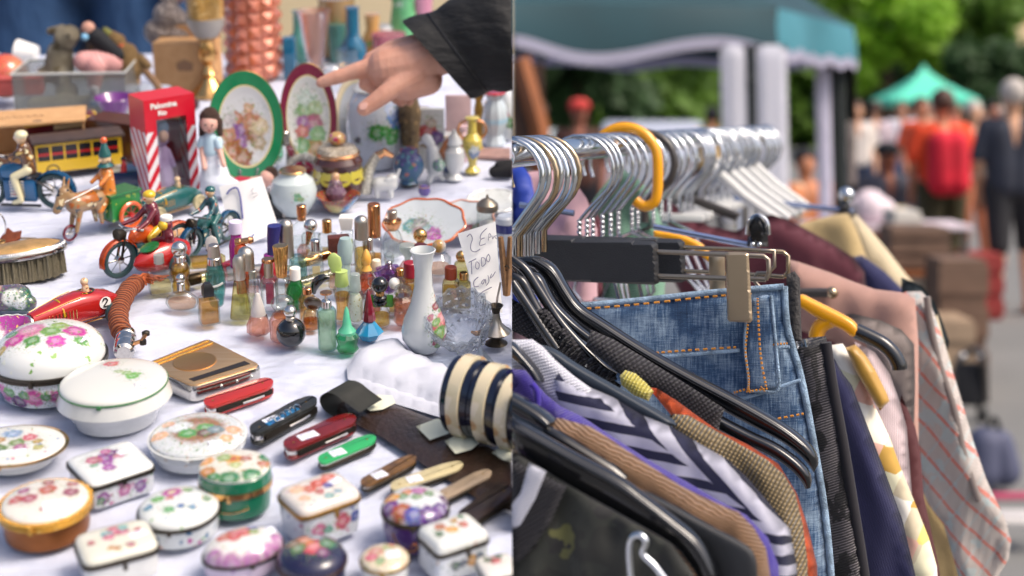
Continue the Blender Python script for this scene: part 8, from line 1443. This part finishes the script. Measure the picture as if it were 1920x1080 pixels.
for i, (x, d, c, lab) in enumerate(((1640, 20, 'b8a8b0', 'distant person in a dusty pink top near the tent pole'), (1712, 26, '8a94b0', 'small distant person in a blue grey top under the mint gazebo'), (1745, 30, 'c8b8a0', 'small distant person in a sand coloured top'), (1790, 24, 'c86a58', 'distant person in a coral top behind the red shirted one'), (1842, 27, 'b0a0b4', 'small distant person in a lilac grey top'), (1878, 24, '6a3848', 'distant person in a wine coloured top by the dark figure'), (1606, 18, 'd8d0c8', 'person in an off-white top beside the dark tent pole'), (1335, 17, 'c8a468', 'person in a mustard top seen between the curtain and the hooks'))):
    person(lab, x, d, rq.uniform(1.62, 1.78), rq.choice(['b88468', 'a87058', 'c89878']), fab('top_'+c, c), fab('dark_trousers', '2c2c34') if i % 2 else fab('blue_trousers', '3c4a68'), ['brown_hair', 'black_cloth', 'grey_hair'][i % 3], rz=rq.choice([0, 180, 60]))
# parked car under the canopy
mk('car_paint', 'c8ccd8', .2, .2, .8)
cr_ = empty('parked_car', Matrix.Translation((W(1230, 200, 24).x, 24, 0)) @ Matrix.Rotation(R(80), 4, 'Z'), 'pale parked car beyond the canopy and parasols', 'car')
ob('body', prism([(-2.1, .4), (2.1, .4), (2.15, .8), (1.2, .95), (.7, 1.42), (-.9, 1.45), (-1.6, 1.0), (-2.15, .9)], 1.7, .12, M=Matrix.Translation((0, .85, 0)) @ Matrix.Rotation(R(90), 4, 'X')), 'car_paint', cr_, 40)
ob('window', prism([(-1.4, 1.0), (1.05, .98), (.62, 1.36), (-.85, 1.39)], 1.72, .02, M=Matrix.Translation((0, .86, 0)) @ Matrix.Rotation(R(90), 4, 'X')), 'dark_window', cr_, 40)
for sx in (-1.3, 1.3):
    for sy in (-.8, .8): ob('wheel', lathe([(.05, -.1), (.3, -.1), (.33, -.06), (.33, .06), (.3, .1), (.05, .1)], 24, M=Matrix.Translation((sx, sy, .33)) @ Matrix.Rotation(R(90), 4, 'X')), 'black_plastic', cr_, 40)
# stalls, crates and clutter
def stall(label, x, y, d, w_, dep, zt_, m):
    root = empty('market_table', Matrix.Translation((W(x, y, d).x, d, 0)), label, 'table', 'market tables'); ob('table_top', box(-w_/2, w_/2, -dep/2, dep/2, zt_-.03, zt_, .005), m, root, 0)
    for sx in (-1, 1):
        for sy in (-1, 1): ob('leg', box(sx*(w_/2-.05)-.02, sx*(w_/2-.05)+.02, sy*(dep/2-.05)-.02, sy*(dep/2-.05)+.02, 0, zt_-.03), 'grey_plastic', root, 0)
stall('table with a white cloth left of the red shirted person', 1655, 330, 9.6, 1.1, .5, .8, mk('white_cover', 'd0c4cc', .8)); stall('low brown market table behind the rack', 1700, 400, 8.4, .7, .5, .62, 'orange_wood')
def crate(label, x, y, d, w_, h, m, zb_=0):
    root = empty('crate', Matrix.Translation((W(x, y, d).x, d, zb_)), label, 'crate', 'boxes and crates on the market ground'); q = w_/2
    ob('shell', box(-q, q, -.15, .15, 0, h, .008), m, root, 0)
    for k in range(3): ob('board', box(-q-.01, q+.01, -.165, -.152, h*(.08+.33*k), h*(.3+.33*k), .002), m, root, 0)
mk('crate_brown', '6c5444', .7, var=.3, vs=6); mk('crate_tan', '9a846c', .7, var=.2, vs=6)
crate('brown crate on the low table', 1712, 400, 8.4, .34, .26, 'crate_brown', .62); crate('tan carton beneath the low table', 1756, 560, 7.6, .3, .45, 'crate_tan'); crate('dark brown chest standing on the asphalt', 1790, 560, 7.9, .26, .74, 'crate_brown'); crate('orange crate below the white covered table', 1640, 440, 9.0, .4, .42, mk('crate_orange', 'b8643a', .7)); crate('white crate beside the brown table', 1690, 480, 8.8, .16, .95, mk('crate_white', 'c8c4bc', .7)); crate('red box near the red shirted person', 1835, 420, 10.6, .26, .5, mk('crate_red', '8a2c28', .7))
for i, (x, y, d, r, c, lab, z_) in enumerate(((1630, 300, 9.5, .12, 'e0d0d8', 'round pinkish bundle on the white covered table', .92), (1668, 310, 9.55, .07, 'a89a50', 'brass bowl on the white covered table', .87), (1690, 310, 9.6, .06, 'c8b088', 'small tan bundle on the white covered table', .86), (1600, 300, 9.5, .08, '6a6a70', 'grey bundle at the left end of the covered table', .88))):
    root = empty('cloth_bundle', Matrix.Translation((W(x, y, d).x, d, z_)), lab, 'bundle', 'goods on the white covered table'); blob('bundle', [((0, 0, 0), r), ((r*.8, 0, -r*.2), r*.7), ((-r*.7, .03, -r*.15), r*.75)], mk('bundle_'+c, c, .8), root, .012, 3)
rb = empty('rucksack', Matrix.Translation((W(1860, 900, 5.7).x, 5.7, 0)), 'blue grey rucksack standing on the asphalt beyond the shawl', 'bag'); blob('body', [((-.04, 0, .09), .08, (-.03, 0, .2), .07), ((.05, 0, .09), .07, (.03, 0, .2), .06)], mk('slate_nylon', '4c5068', .7), rb, .012, 3); ob('strap', tube(catmull([(-.02, 0, .26), (0, -.03, .31), (.03, 0, .26)], 5), .01), 'black_cloth', rb)
st2 = empty('pushchair', Matrix.Translation((W(1815, 780, 7.0).x, 7.0, 0)), 'folded black pushchair with chrome knobs behind the shawl', 'pushchair')
ob('frame', tube(catmull([(-.08, 0, .05), (-.05, 0, .3), (.05, -.05, .36), (.09, 0, .1)], 5), .018), 'grey_plastic', st2); ob('seat', box(-.07, .07, -.02, .03, .08, .3, .02), 'black_cloth', st2)
for sx in (-.07, .07): ob('wheel', lathe([(.01, -.015), (.05, -.015), (.05, .015), (.01, .015)], 20, M=Matrix.Translation((sx, 0, .05)) @ Matrix.Rotation(R(90), 4, 'Y')), 'black_plastic', st2); ob('knob', sph((sx*.6, -.05, .34), .016), 'chrome', st2)
pk_ = empty('pink_folding_chair', Matrix.Translation((W(1905, 1000, 4.9).x, 4.9, 0)), 'low pink and white folding chair at the right edge', 'chair'); ob('armrest', tube([(-.11, 0, .2), (.1, -.02, .21)], .014), mk('pink_plastic', 'b84a68', .4), pk_); ob('seat', box(-.1, .12, -.03, .1, .1, .13, .01), mk('white_seat', 'd0ccc8', .6), pk_)
for sx in (-.1, .11):
    for sy in (-.02, .09): ob('leg', tube([(sx, sy, .0), (sx, sy, .2)], .008), 'chrome', pk_)
RIGHT = set(o.name for o in bpy.data.objects)-BEFORE
# ------------------------------------------------------------------ trim anything on the left that reaches past the table's edge
bpy.context.view_layer.update()
dgr = bpy.context.evaluated_depsgraph_get()
for o in list(bpy.data.objects):
    if o.type != 'MESH' or o.name == 'ground': continue
    rgt = o.name in RIGHT
    xs = [(o.matrix_world @ Vector(c)).x for c in o.bound_box]
    if o.matrix_world.translation.y > 3.3 and not rgt: continue
    if (min(xs) < -.0008) if rgt else (max(xs) > .0008):
        if o.modifiers:
            me = bpy.data.meshes.new_from_object(o.evaluated_get(dgr)); o.modifiers.clear(); o.data = me
        b = BM(); b.from_mesh(o.data); b.transform(o.matrix_world)
        r = bmesh.ops.bisect_plane(b, geom=b.verts[:]+b.edges[:]+b.faces[:], plane_co=(0, 0, 0), plane_no=(1, 0, 0), clear_outer=not rgt, clear_inner=rgt)
        ed = [e for e in r['geom_cut'] if isinstance(e, bmesh.types.BMEdge)]
        try: bmesh.ops.holes_fill(b, edges=ed)
        except Exception: pass
        if not b.faces: b.free(); bpy.data.objects.remove(o); continue
        b.transform(o.matrix_world.inverted()); b.to_mesh(o.data); b.free()
